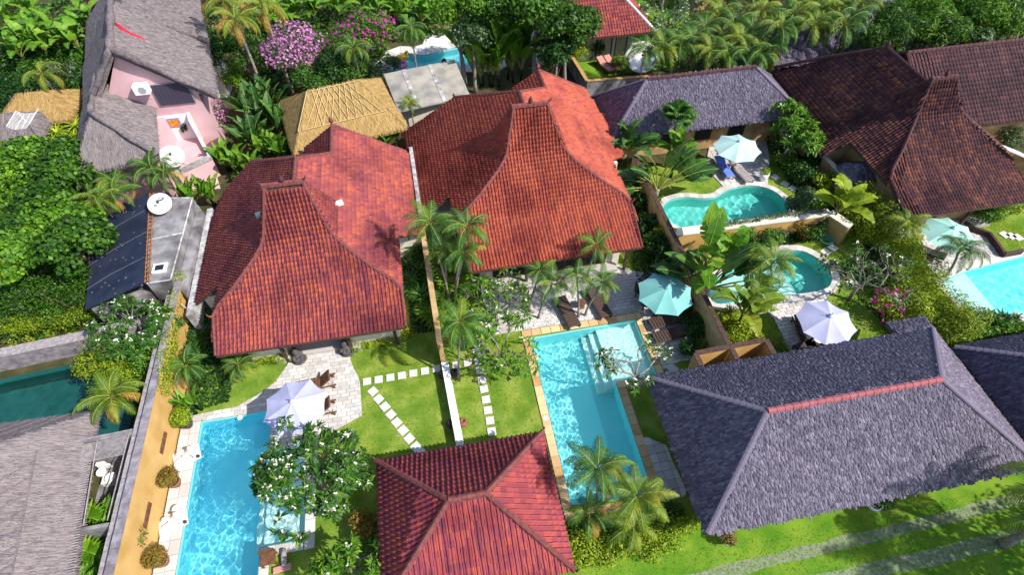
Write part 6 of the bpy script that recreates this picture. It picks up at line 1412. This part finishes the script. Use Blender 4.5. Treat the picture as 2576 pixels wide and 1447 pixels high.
# --- jungle at the top left: banana plants
wh = ['lowest of the clump', 'in the middle of the clump', 'second from the thatched roof', 'nearest the thatched roof', 'tallest against the thatched roof', 'at the left edge', 'at the lower left of the clump', 'with pale upright leaves', 'just below the thatched eave', 'in the top left corner', 'near the top left corner', 'left of the clump above the dark shrubs']
for lb, p in zip(wh, [(1, 300, 330), (1, 350, 240), (1, 480, 290), (1, 590, 190), (1, 650, 130), (1, 90, 170), (1, 200, 300), (1, 280, 200), (1, 570, 300), (1, 60, 50), (1, 210, 80), (1, 130, 380)]):
    banana('broad-leaved banana plant at upper left, ' + lb, gd(p, 3), 2.4, 2.5, 10, sd(), group='banana plants at upper left')
wh = ['left of the pink flowering tree', 'above the pink flowering tree', 'at the top edge, first', 'at the top edge, second', 'behind the magenta bougainvillea', 'right behind the magenta bougainvillea', 'left of the far pool rocks', 'above the far pool rocks', 'at the top edge above the far pool', 'right of the far pool rocks', 'in front of the far banana row', 'at the top edge left of the big tree']
for lb, p in zip(wh, [(2, 60, 190), (2, 160, 120), (2, 300, 90), (2, 410, 70), (2, 600, 40), (2, 900, 90), (2, 1060, 110), (2, 1240, 110), (2, 1130, 40), (2, 1340, 80), (2, 980, 30), (2, 1400, 30)]):
    banana('bright banana plant ' + lb, gd(p, 1.6), 1.0, 2.4, 11, sd(), group='banana plants at the top')
# --- heliconia and bird of paradise clumps
wh = [((1, 1900, 820), 'largest beside the pink terrace'), ((2, 40, 760), 'left of the straw hut, upper'), ((2, 80, 900), 'left of the straw hut, middle'), ((1, 1850, 1000), 'beside the garden path of the pink house'), ((2, 60, 1080), 'before the straw hut, left'), ((2, 190, 1080), 'before the straw hut, middle'), ((2, 310, 1090), 'before the straw hut, right'), ((1, 1700, 1180), 'below the pink terrace corner'), ((1, 1850, 1230), 'at the rear corner of the red roof'), ((2, 900, 1060), 'between the straw hut and the parapet, left'), ((2, 1020, 1040), 'between the straw hut and the parapet, right'), ((5, 1560, 40), 'above the concrete roof'), ((5, 1450, 20), 'above the satellite dish')]
for p, lb in wh:
    big = 'pink terrace' in lb and 'largest' in lb or 'left of the straw' in lb or 'path' in lb
    banana('dense upright heliconia clump ' + lb, gd(p, 1.8 if big else 1.2), .5, 2.9 if big else 1.9, 20, sd(), 'lf_bdark' if big else 'lf_banana', 'helico', 'heliconia', 'heliconia clumps', 'plant', .7, .1)
for p, h, lb in (((2, 1680, 590), .9, 'left one'), ((2, 1800, 560), 1.1, 'middle one'), ((3, 20, 540), 1.0, 'right one')):
    banana('huge paddle-leaved plant behind the orange roof, ' + lb, gd(p, .8), h, 4.3, 24, sd(), 'lf_banana', 'helico', 'giant_strelitzia', 'paddle plants behind the orange roof', 'plant', .7, .05)
# --- travellers palms and broad leaves in the middle gardens
travellers('large travellers palm fanning over the kidney shaped pool', gd((3, 1090, 1400), 1.7), 1.5, 3.7, 19, math.radians(4), 11, 'lf_bdark', 3.0, 'travellers palms')
travellers('travellers palm with bright upright leaves above the teal umbrella', gd((7, 1480, 420), 3.5), 1.9, 3.6, 12, math.radians(60), 12, 'lf_banana', 1.9, 'travellers palms')
travellers('travellers palm fanning over the rounded green pool', gd((7, 1460, 700), 1.2), 1.0, 3.6, 18, math.radians(-12), 13, 'lf_bdark', 2.9, 'travellers palms')
for p, lb, lf in (((3, 880, 1090), 'shading the right edge of the orange roof', 'lf_bdark'), ((3, 1240, 1130), 'in the middle of the kidney pool garden', 'lf_banana'), ((7, 1640, 480), 'right of the upright travellers palm', 'lf_banana'), ((7, 1750, 880), 'at the lower end of the rounded pool', 'lf_palmy'), ((8, 560, 90), 'at the top of the bamboo hedge', 'lf_lime')):
    banana('broad-leaved plant ' + lb, gd(p, 2.2), 1.6, 2.5, 11, sd(), lf, group='broad-leaved plants between the pools')
fanpalm('fan palm rising before the purple-grey roof', gd((3, 1250, 850), 4.2), 3.9, 1.25, 20, 5)
# --- frangipani trees
G = 'frangipani trees'
frangipani('large frangipani with white blossom over the right side of the blue pool', gd((10, 400, 640), 2.6), 3.0, 2.15, 21, 260, 130, 9, .36, group=G)
frangipani('frangipani with white blossom at the bottom edge beside the pavilion', gd((10, 690, 1420), 2.2), 2.6, 1.4, 22, 110, 14, 9, .34, 'lf_bright', group=G)
frangipani('open frangipani over the corner of the turquoise pool beside the grey roof', gd((7, 960, 1280), 2.6), 3.0, 1.9, 23, 60, 22, 6, .30, group=G)
frangipani('bare-limbed frangipani beside the rounded green pool', gd((8, 780, 580), 2.6), 3.0, 2.4, 24, 120, 20, 3, .26, 'lf_frangi', group=G)
frangipani('frangipani above the dividing lawn, nearer the orange house', gd((6, 1800, 800), 2.4), 2.9, 1.8, 25, 110, 16, 5, .30, 'lf_bright', group=G)
frangipani('frangipani beside the stepping stones left of the turquoise pool', gd((6, 1830, 1130), 2.4), 2.8, 1.8, 26, 110, 16, 5, .32, 'lf_bright', group=G)
frangipani('frangipani with white blossom over the dark green pool wall', gd((5, 960, 960), 2.8), 3.2, 1.8, 27, 150, 60, 7, .32, group=G)
frangipani('round bright frangipani beside the dark brown roof', gd((4, 220, 960), 2.8), 3.4, 2.2, 28, 150, 12, 8, .40, 'lf_bright', group=G)
frangipani('pink frangipani in front of the pale grey roof', gd((4, 590, 370), 2.8), 3.2, 2.3, 29, 90, 60, 5, .3, flower='fl_pink', group=G)
frangipani('white frangipani over the left end of the plum roof', gd((4, 1420, 290), 3.5), 4.2, 2.6, 30, 140, 40, 8, .36, 'lf_grey', group=G)
frangipani('white frangipani beside the small red-brown roof', gd((3, 1180, 60), 3.2), 3.8, 2.6, 31, 130, 70, 7, .36, 'lf_grey', group=G)
frangipani('leafless grey shrub left of the pink house', gd((1, 480, 560), 2), 2.6, 1.8, 32, 110, 0, 1, .2, 'lf_grey', group=G)
# --- flowering trees
tree('flowering_tree', 'tree covered in pale pink blossom behind the straw hut', 'tree', gd((2, 280, 430), 3.2), 3.4, 2.9, 2.7, 2.0, 'lf_grey', 3200, .17, sd(), lobes=14, flower='fl_pink', fn=2600, fs=.17)
tree('bougainvillea', 'large green bougainvillea dotted with magenta flowers beside the far pool', 'bougainvillea', gd((2, 790, 250), 3.2), 3.2, 2.9, 2.3, 2.0, 'lf_bright', 4800, .17, sd(), lobes=14, flower='fl_magenta', fn=420, fs=.24)
bush('bougainvillea', 'magenta bougainvillea on the hedge beside the rounded pool', gd((8, 1000, 800), 1.6), 1.2, 1.2, 1.1, 'lf_lime', 1300, .12, sd(), cat='bougainvillea', flower='fl_magenta', fn=240, fs=.16)
bush('bougainvillea', 'small pink bougainvillea at the corner of the pink house', gd((1, 1580, 760), 2.6), .8, .8, 1.3, 'lf_grey', 700, .12, sd(), cat='bougainvillea', flower='fl_pink', fn=240, fs=.15)
# --- leafy trees
BT = 'big trees'
for p, h, r, lf, n, ls, lb in (((2, 1800, 60), 5.6, 2.8, 'lf_tree', 6500, .26, 'tall leafy tree left behind the orange roof'), ((3, 170, 70), 5.8, 3.0, 'lf_tree', 6500, .26, 'tall leafy tree in the middle behind the orange roof'), ((3, 420, 200), 4.8, 2.4, 'lf_tree', 5200, .26, 'tall leafy tree touching the red-brown villa roof'), ((3, 330, 330), 3.6, 1.9, 'lf_dark', 3000, .24, 'dark leafy tree below the tall trees'), ((2, 1520, 90), 6, 2.4, 'lf_bright', 4200, .2, 'light green tree above the far pool beach'), ((2, 1620, 270), 4.5, 1.6, 'lf_grey', 1600, .2, 'sparse tree over the white beach of the far pool')):
    tree('leafy_tree', lb, 'tree', gd(p, h), h, r, r, r * .8, lf, n, ls, sd(), 'bark', 13, BT)
wh = [((1, 250, 1180), 'lowest under the grid antenna'), ((1, 470, 1230), 'beside the thatched corner of the pink house'), ((1, 120, 1350), 'at the left edge below the thatched huts'), ((1, 360, 1390), 'below the antenna near the panel roof'), ((5, 140, 140), 'left of the black sheet roof, top left'), ((5, 340, 90), 'left of the black sheet roof, top middle'), ((5, 520, 230), 'close to the black sheet roof, top'), ((5, 110, 340), 'left of the black sheet roof, left edge'), ((5, 320, 300), 'left of the black sheet roof, middle'), ((5, 540, 400), 'close to the black sheet roof, middle'), ((5, 60, 480), 'left edge above the dark hedge')]
for p, lb in wh: tree('broadleaf_tree', 'round glossy-leaved tree ' + lb, 'tree', gd(p, 3.6), 3.6, 1.9, 1.9, 1.4, 'lf_bright' if SEED[0] % 2 else 'lf_tree', 3000, .23, sd(), 'barkbrown', 14, 'glossy-leaved trees at left', aspect=.8)
wh = [((5, 130, 620), 'at the left edge'), ((5, 330, 600), 'in the middle of the row'), ((5, 520, 610), 'beside the black sheet roof, upper'), ((5, 230, 780), 'lower left of the row'), ((5, 440, 760), 'lower middle of the row'), ((5, 560, 760), 'beside the black sheet roof, lower'), ((5, 60, 780), 'lowest at the left edge')]
for p, lb in wh: bush('dense_shrub', 'dense dark shrub above the slatted wall, ' + lb, gd(p, 2.0), 1.7, 1.5, 1.6, 'lf_tree', 2600, .13, sd(), 'dark shrubs above the slatted wall', 9)
wh = [((1, 60, 470), 'leftmost under the bananas'), ((1, 180, 580), 'under the drooping palm'), ((1, 60, 640), 'at the left edge above the golden hut'), ((1, 250, 460), 'between bananas and grey shrub'), ((1, 550, 660), 'against the thatched wall'), ((1, 430, 480), 'behind the leafless shrub'), ((1, 150, 720), 'over the golden hut roof'), ((1, 540, 420), 'at the thatched eave')]
for p, lb in wh: bush('dense_shrub', 'dark leafy shrub left of the pink house, ' + lb, gd(p, 1.6), 1.9, 1.9, 1.5, 'lf_dark' if SEED[0] % 2 else 'lf_tree', 1900, .22, sd(), 'dark shrubs left of the pink house', 9)
wh = [((1, 330, 850), 'beside the grid antenna'), ((1, 430, 930), 'right of the antenna pole'), ((1, 250, 1000), 'below the grid antenna'), ((1, 510, 1010), 'against the thatched wall'), ((1, 440, 1060), 'under the antenna pole'), ((1, 530, 870), 'beneath the drooping palm'), ((1, 140, 790), 'on the golden hut')]
for p, lb in wh: spiky('spiky yellow-green dracaena shrub ' + lb, gd(p, 1.2), .85, 26, sd(), 'lf_lime' if SEED[0] % 2 else 'lf_palm', .05, 'dracaena_shrub', 'dracaena shrubs by the antenna', 7, 1.2, spread=.9)
wh = [((1, 1600, 310), 'right of the thatched roof, upper'), ((1, 1600, 430), 'right of the thatched roof, lower'), ((1, 1760, 340), 'between orange palms and pink tree'), ((1, 1880, 330), 'left of the pink tree'), ((1, 1560, 150), 'behind the thatched eave'), ((1, 1880, 470), 'below left of the pink tree'), ((1, 1880, 120), 'at the top under the orange palms'), ((2, 560, 560), 'right of the pink tree'), ((2, 660, 560), 'under the feathery palm'), ((2, 400, 640), 'between the pink tree and the straw hut')]
for p, lb in wh: tree('leafy_tree', 'leafy green tree ' + lb, 'tree', gd(p, 2.6), 2.7, 1.7, 1.7, 1.4, 'lf_dark' if SEED[0] % 3 == 0 else 'lf_tree', 1900, .19, sd(), group='trees between the thatched house and the straw hut', lobes=10)
for p, r, lf, lb in (((1, 1770, 620), 1.2, 'lf_bright', 'round clipped bush on the small lawn right of the pink house'), ((2, 860, 540), 1.0, 'lf_grey', 'grey-green shrub left of the far pool'), ((2, 930, 600), 1.0, 'lf_grey', 'grey-green shrub behind the straw hut ridge'), ((2, 1030, 480), .7, 'lf_grey', 'small silvery shrub at the left tip of the far pool'), ((3, 480, 400), 1.1, 'lf_lime', 'yellow-green shrub at the corner of the red-brown villa'), ((3, 590, 380), 1.0, 'lf_dark', 'dark palm-like shrub before the villa curtains'), ((3, 860, 1320), .9, 'lf_lime', 'yellow spotted shrub at the right corner of the orange roof'), ((3, 800, 480), .8, 'lf_palmy', 'small shrub beside the rose loungers'), ((3, 340, 470), 1.2, 'lf_tree', 'low shrub between the tall trees and the grey wall'), ((3, 960, 270), 1.0, 'lf_bright', 'low shrub at the villa corner post'), ((4, 800, 400), 1.2, 'lf_tree', 'shrub beside the dark roof finial'), ((8, 1640, 180), .9, 'lf_bright', 'left round bush under the eave of the brown house'), ((8, 1790, 140), .9, 'lf_lime', 'right round bush under the eave of the brown house'), ((10, 830, 1060), .75, 'lf_autumn', 'yellowing shrub at the left side of the pavilion'), ((10, 860, 1240), .55, 'lf_bright', 'small green shrub below the yellowing shrub by the pavilion'), ((4, 1830, 1020), 1.0, 'lf_grey', 'pale shrub at the right edge below the plum roof')):
    bush('garden_shrub', lb, gd(p, r * .9), r, r, r * 1.0, lf, int(1100 * r * r) + 500, .14, sd(), 'single garden shrubs', 7)
bush('yellow_shrub', 'broad yellow-green shrub between the frangipani and the ochre wall', gd((5, 830, 1240), 1.5), 1.6, 1.3, 1.4, 'lf_lime', 3800, .12, sd(), 'yellow-green shrubs at the ochre wall', 10); bush('yellow_shrub', 'yellow-green shrub hanging over the dark green pool', gd((5, 930, 1350), 1.4), 1.5, 1.2, 1.2, 'lf_lime', 3200, .12, sd(), 'yellow-green shrubs at the ochre wall', 9); bush('yellow_shrub', 'green shrub against the back of the ochre wall', gd((5, 1060, 1230), 1.6), 1.1, 1.3, 1.5, 'lf_bright', 2800, .13, sd(), 'yellow-green shrubs at the ochre wall', 9); bush('yellow_shrub', 'dark green shrub above the palm behind the ochre wall', gd((9, 870, 40), 1.4), 1.2, .9, 1.2, 'lf_bright', 2200, .12, sd(), 'yellow-green shrubs at the ochre wall', 9)
# --- beds between house and walls
wh = [((6, 1225, 440), 'top', 'lf_palm'), ((6, 1230, 610), 'second', 'lf_palm'), ((6, 1240, 740), 'third', 'lf_palm'), ((6, 1150, 560), 'nearest the roof', 'lf_dark'), ((6, 1270, 850), 'fourth', 'lf_palm'), ((6, 1160, 680), 'beside the roof corner', 'lf_dark'), ((6, 1300, 940), 'lowest', 'lf_bright')]
for p, lb, lf in wh: spiky('dark spiky shrub in the bed between red roof and tan wall, ' + lb, gd(p, .8), .75, 30, sd(), lf, .045, 'spiky_shrub', 'spiky shrubs between red roof and tan wall', 5, .9, spread=.45)
wh = [((6, 1390, 560), 'upper'), ((6, 1430, 680), 'middle'), ((6, 1700, 740), 'at the corner of the orange house'), ((6, 1620, 740), 'behind the palm trunks'), ((6, 1370, 800), 'lower'), ((6, 1420, 860), 'lowest by the wall')]
for p, lb in wh: spiky('bright spiky plant right of the tan wall, ' + lb, gd(p, .6), .6, 24, sd(), 'lf_bright', .05, 'spiky_plant', 'bright plants right of the tan wall', 4, .55, spread=.4)
wh = [((5, 1440, 1000), 'upper left'), ((5, 1520, 960), 'beside the roof corner'), ((5, 1480, 1090), 'middle'), ((5, 1550, 1130), 'right of the middle'), ((5, 1520, 1250), 'lower'), ((5, 1440, 1180), 'left of the red-leaved plant'), ((5, 1470, 1290), 'lowest')]
for p, lb in wh: spiky('dark spiky shrub between ochre wall and red house, ' + lb, gd(p, .6), .7, 28, sd(), 'lf_dark', .05, 'spiky_shrub', 'spiky shrubs between ochre wall and red house', 5, .8, spread=.4)
spiky('red-leaved spiky plant between ochre wall and red house', gd((5, 1510, 1185), .8), .45, 22, sd(), 'lf_palmo', .045, 'bromeliad', None, 1, .6)
banana('leafy plant in dark pot at the ochre wall above the round shrub', gd((9, 1430, 130), 1.0), .5, 1.3, 14, sd(), 'lf_banana', 'helico', 'heliconia', None, 'plant', .3, .2)
wh = [((7, 950, 130), 'top', 'lf_dark'), ((7, 1030, 60), 'beneath the eave', 'lf_tree'), ((7, 1060, 230), 'upper middle', 'lf_palm'), ((7, 1130, 330), 'with yellow leaves', 'lf_lime'), ((7, 1010, 260), 'beside the roof edge', 'lf_dark'), ((7, 1050, 380), 'lower middle', 'lf_tree'), ((7, 1140, 470), 'low', 'lf_dark'), ((7, 1150, 560), 'lowest', 'lf_dark'), ((3, 850, 1420), 'behind the roof corner', 'lf_dark'), ((3, 940, 1300), 'at the top of the tan wall', 'lf_palm')]
for p, lb, lf in wh: bush('bed_shrub', 'leafy shrub between orange roof and tan wall, ' + lb, gd(p, .9), .85, .8, .95, lf, 1100, .17, sd(), 'shrubs between orange roof and tan wall', 7)
wh = [((7, 1290, 870), 'behind the teal umbrella', 'lf_dark'), ((7, 1330, 960), 'behind the shaded loungers', 'lf_dark'), ((7, 1380, 1050), 'by the second lounger', 'lf_tree'), ((7, 1350, 1180), 'at the courtyard corner', 'lf_dark'), ((7, 1290, 780), 'at the umbrella edge', 'lf_dark'), ((7, 1440, 1010), 'along the tan wall', 'lf_tree')]
for p, lb, lf in wh: bush('bed_shrub', 'dark shrub along the tan wall, ' + lb, gd(p, .6), .6, .6, .7, lf, 800, .13, sd(), 'shrubs along the tan wall', 6)
spiky('spiky bromeliad at the top of the courtyard wall', gd((7, 1500, 1150), .6), .7, 26, sd(), 'lf_palmy', .05, 'spiky_plant', 'spiky plants near the courtyards', 2, .3); spiky('bright spiky plant beside the courtyard wall', gd((7, 1490, 1070), .6), .7, 22, sd(), 'lf_lime', .07, 'spiky_plant', 'spiky plants near the courtyards', 3, .3); spiky('golden grassy tuft beside the shaded terrace', gd((8, 100, 1130), .6), .75, 60, sd(), 'lf_palmy', .03, 'grass_tuft', 'spiky plants near the courtyards', 2, .2)
wh = [((7, 1620, 930), 'upper'), ((7, 1690, 1010), 'middle'), ((7, 1780, 1070), 'right'), ((7, 1850, 1090), 'beside the golden tuft'), ((7, 1680, 1090), 'behind the courtyard wall')]
for p, lb in wh: bush('lime_shrub', 'bright lime shrub behind the ochre courtyards, ' + lb, gd(p, .6), .65, .6, .6, 'lf_lime', 1000, .14, sd(), 'lime shrubs behind the courtyards', 7, aspect=.4)
wh = [((7, 1640, 340), 'left', 'lf_lime'), ((7, 1760, 310), 'second', 'lf_bright'), ((7, 1860, 400), 'third', 'lf_palm'), ((8, 110, 350), 'beside the rounded pool', 'lf_grey'), ((8, 250, 270), 'with orange flowers', 'lf_autumn'), ((8, 330, 300), 'before the tan wall end', 'lf_tree'), ((8, 30, 350), 'at the pool rim', 'lf_bright'), ((8, 400, 230), 'at the wall end', 'lf_dark')]
for p, lb, lf in wh: bush('planter_shrub', 'shrub below the ochre planter wall, ' + lb, gd(p, .7), .75, .6, .75, lf, 900, .13, sd(), 'shrubs below the ochre planter wall', 6)
wh = [((4, 200, 1260), 'upper left', 'lf_tree'), ((4, 320, 1330), 'middle', 'lf_palm'), ((4, 420, 1380), 'lower', 'lf_lime'), ((4, 560, 1330), 'at the wall', 'lf_grey'), ((4, 330, 1220), 'beneath the frangipani', 'lf_dark'), ((4, 60, 1080), 'under the frangipani left side', 'lf_dark'), ((8, 300, 60), 'on the planter by the pool', 'lf_grey'), ((8, 420, 60), 'beside the shed', 'lf_bright'), ((8, 220, 130), 'above the planter wall', 'lf_grey')]
for p, lb, lf in wh: bush('bed_shrub', 'shrub below the bright frangipani, ' + lb, gd(p, .8), .9, .8, .85, lf, 1000, .15, sd(), 'shrubs below the bright frangipani', 7)
# --- hedges, creepers
def hb(p, z0, z1, hx, hy):
    c = w(p, (z0 + z1) / 2); return (c.x - hx, c.y - hy, z0, c.x + hx, c.y + hy, z1)
vine('bamboo_hedge', 'tall yellow-green bamboo hedge running down beside the rounded pool', [hb(p, .1, 2.8, .75, .75) for p in [(8, 680, 60), (8, 760, 130), (8, 830, 210), (8, 900, 300), (8, 970, 390), (8, 1060, 480), (8, 1110, 570), (8, 1180, 660), (8, 1260, 750), (8, 1330, 840), (8, 1400, 930), (8, 1470, 1020), (8, 1420, 1080)]], 15000, .20, 'lf_lime', 61, 'hedge', .2)
vine('creeper', 'yellow-green creeper along the pool side of the bamboo hedge', [hb(p, .3, 2.2, .5, .5) for p in [(8, 620, 170), (8, 690, 250), (8, 760, 310), (8, 1000, 700), (8, 1080, 860), (8, 1150, 940)]], 3600, .13, 'lf_lime', 62)
vine('low_hedge', 'low hedge below the bright blue pool at the right edge', [hb(p, 0, .8, .6, .4) for p in [(8, 1600, 1050), (8, 1700, 1060), (8, 1800, 1040), (8, 1900, 1030)]], 2600, .12, 'lf_bright', 63, 'hedge')
for i, p in enumerate([(8, 1560, 930), (8, 1640, 950), (8, 1720, 960), (8, 1800, 960), (8, 1880, 970)]): spiky('row of spiky plants below the bright blue pool, %s' % ('first', 'second', 'third', 'fourth', 'fifth')[i] + ' from the left', gd(p, .4), .6, 20, sd(), 'lf_dark', .06, 'spiky_plant', 'spiky plants below the bright blue pool', 2, .2)
vine('lime_hedge', 'lime green hedge along the verge below the turquoise pool', [hb(p, 0, .9, .75, .45) for p in [(11, 500, 1200), (11, 640, 1250), (11, 800, 1260), (11, 960, 1190), (11, 1080, 1110), (11, 1200, 1060), (11, 1330, 1060), (11, 480, 1320), (11, 620, 1320), (11, 1100, 1220)]], 9000, .11, 'lf_lime', 64, 'hedge', .5)
vine('creeper', 'dark creeper under the palms at the pool foot', [hb(p, 0, .7, .5, .4) for p in [(11, 480, 1110), (11, 640, 1130), (11, 760, 1160), (11, 1180, 960)]], 2200, .12, 'lf_dark', 65)
vine('clipped_hedge', 'clipped hedge in front of the red house, left of the steps', [hb(p, 0, .5, .5, .3) for p in [(6, 30, 1260), (6, 120, 1250), (6, 210, 1245)]], 1900, .09, 'lf_lime', 66, 'hedge'); vine('clipped_hedge', 'clipped hedge in front of the red house, right of the steps', [hb(p, 0, .5, .5, .28) for p in [(6, 770, 1150), (6, 860, 1130), (6, 950, 1110), (6, 1040, 1090), (6, 1110, 1050)]], 2800, .09, 'lf_lime', 67, 'hedge')
vine('creeper', 'yellow-green creeper spilling over the slatted wall', [hb(p, .5, 1.5, .8, .5) for p in [(5, 60, 1010), (5, 180, 1000), (5, 300, 980), (5, 420, 960), (5, 540, 930), (5, 620, 920)]] + [hb(p, .4, 1.0, .3, .25) for p in [(5, 80, 1130), (5, 200, 1110), (5, 400, 1080), (5, 550, 1080)]], 5200, .10, 'lf_lime', 68)
vine('creeper', 'creeper covering the top of the ochre wall beside the frangipani', [hb(p, 1.6, 2.8, .3, .55) for p in [(5, 1350, 700), (5, 1330, 800), (5, 1310, 900), (5, 1300, 1000), (5, 1290, 1100), (5, 1270, 1200), (5, 1250, 1300), (5, 1230, 1420)]], 4200, .09, 'lf_lime', 69)
vine('creeper', 'creeper below the black sheet roof', [hb(p, .8, 2.0, .6, .4) for p in [(5, 700, 850), (5, 820, 800), (5, 940, 780)]], 1500, .1, 'lf_lime', 70); vine('creeper', 'small creeper sprig on the ochre wall near the bottom edge', [(-13.62, 8.6, .9, -13.5, 9.3, 1.5)], 90, .1, 'lf_bright', 71)
vine('flowering_creeper', 'low plants along the top of the ochre planter wall', [(16.0, 20.55, 1.4, 22.4, 20.95, 1.7)], 1500, .09, 'lf_grey', 72)
for i, (p, lb) in enumerate((((9, 700, 1090), 'uppermost'), ((9, 720, 1210), 'second'), ((9, 690, 1340), 'lowest'), ((9, 800, 1240), 'beside the grey ledge'))): fanpalm('round pleated fan palm leaf plant by the bathroom court, ' + lb, gd(p, .9), .5, 1.45, 7, 40 + i, 'lf_bright', 'fan palms by the bathroom court')
# --- coconut palms standing just outside, lower right, whose fronds and shade reach in
palm('coconut palm at the lower right edge reaching in with long fronds', tuple(w((2720, 1290), 4.2) - Vector((0, 0, 4.2))), 4.2, 3.3, 18, 501, (-.3, .2), 'lf_palmy', 'coconut', 1.1, 'coconut_palm', 'coconut palms at the lower right', .16)
palm('coconut palm beyond the lower right corner', (22.4, -1.6, 0), 7.4, 3.2, 18, 502, (.2, .2), 'lf_palmy', 'coconut', 1.1, 'coconut_palm', 'coconut palms at the lower right', .16)
tree('shade_tree', 'broad shade tree beyond the lower right corner', 'tree', (26.2, -1.8, 0), 6.2, 3.4, 3.4, 2.4, 'lf_tree', 5000, .26, 503, lobes=13)
blades('grass', 70000, [((-13.4, 4), (3.3, 17.2)), ((3.4, 1.5), (24, 4.7)), ((12.8, 12), (23, 27)), ((26, 9), (38, 19))], M['lf_grass'], 9, .045, [POOL1, POOL2, POOL3, POOL4, POOL5, DECK1, DECK4, DECK3, DECK5, RECT(-13.6, 3, -12.5, 15), RECT(-9.5, 3, -7.0, 12.5), RECT(3.2, 6.6, 7.9, 16.8), RECT(7.2, 12.2, 10, 17)])
# low ground cover filling the planted areas
def cover(label, polys, n, ls, leaf, seed, h=.35):
    rng = np.random.default_rng(seed); P = []
    for q in polys:
        x0, x1 = min(p[0] for p in q), max(p[0] for p in q); y0, y1 = min(p[1] for p in q), max(p[1] for p in q); k = int(n * 1.0 / len(polys))
        X, Y = rng.uniform(x0, x1, k), rng.uniform(y0, y1, k); ok = inpoly(X, Y, q)
        for po in POOLS: ok &= ~inpoly(X, Y, po)
        X, Y = X[ok], Y[ok]; hh = h * (.5 + .5 * np.sin(X * 1.3 + 2 * np.sin(Y * .9))) * rng.random(len(X)) ** .5; P.append(np.stack([X, Y, hh + .02], 1))
    P = np.concatenate(P); k = len(P); Mx = rotmats(k, rng, 1.2, np.zeros((k, 3)), .7); s = ls * rng.uniform(.6, 1.4, k); Mx = Mx * np.stack([s * .55, s, s], 1)[:, None, :]
    tag(put('ground_cover', pieces('ground_cover', LQ_V, LQ_F, Mx, P, np.clip(rng.normal(.4, .25, k), 0, 1), M[leaf])), label, 'ground cover', kind='stuff')
cover('mixed low greenery under the trees along the top', [[(-40, 29), (-23, 29), (-23, 62), (-40, 62)], [(-13, 36), (-1.5, 41), (-4, 62), (-14, 62)], [(-3, 48), (13, 48), (14, 64), (-4, 64)], [(19.5, 37), (46, 36), (60, 60), (19, 62)]], 60000, .34, 'lf_tree', 81, .9)
cover('low greenery at the left between thatch and black roof', [[(-34, 20.2), (-19.4, 20.6), (-19.6, 30), (-34, 32)], [(-20, 20.5), (-14.5, 20.8), (-15.5, 21.0), (-20, 20.4)], [(-13, 28.5), (-8.5, 29), (-9, 36), (-13, 33)]], 22000, .26, 'lf_tree', 82, .8)
cover('low greenery in the planted beds between the gardens', [[(-2.4, 17.5), (-1.15, 17.5), (-1.2, 22.6), (-2.4, 21.6)], [(10.4, 17.5), (12.3, 16), (12.3, 26), (10.8, 26)], [(-13.4, 15.0), (-11.4, 15.2), (-11.4, 19.6), (-13, 19.6)], [(22.2, 11.5), (25.2, 11.0), (25.0, 19), (21.9, 17.5)], [(13, 20), (22.3, 19.6), (22.3, 20.3), (13, 20.4)], [(22.5, 20), (24.8, 20), (24, 27), (22.8, 27)]], 16000, .16, 'lf_dark', 83, .45)
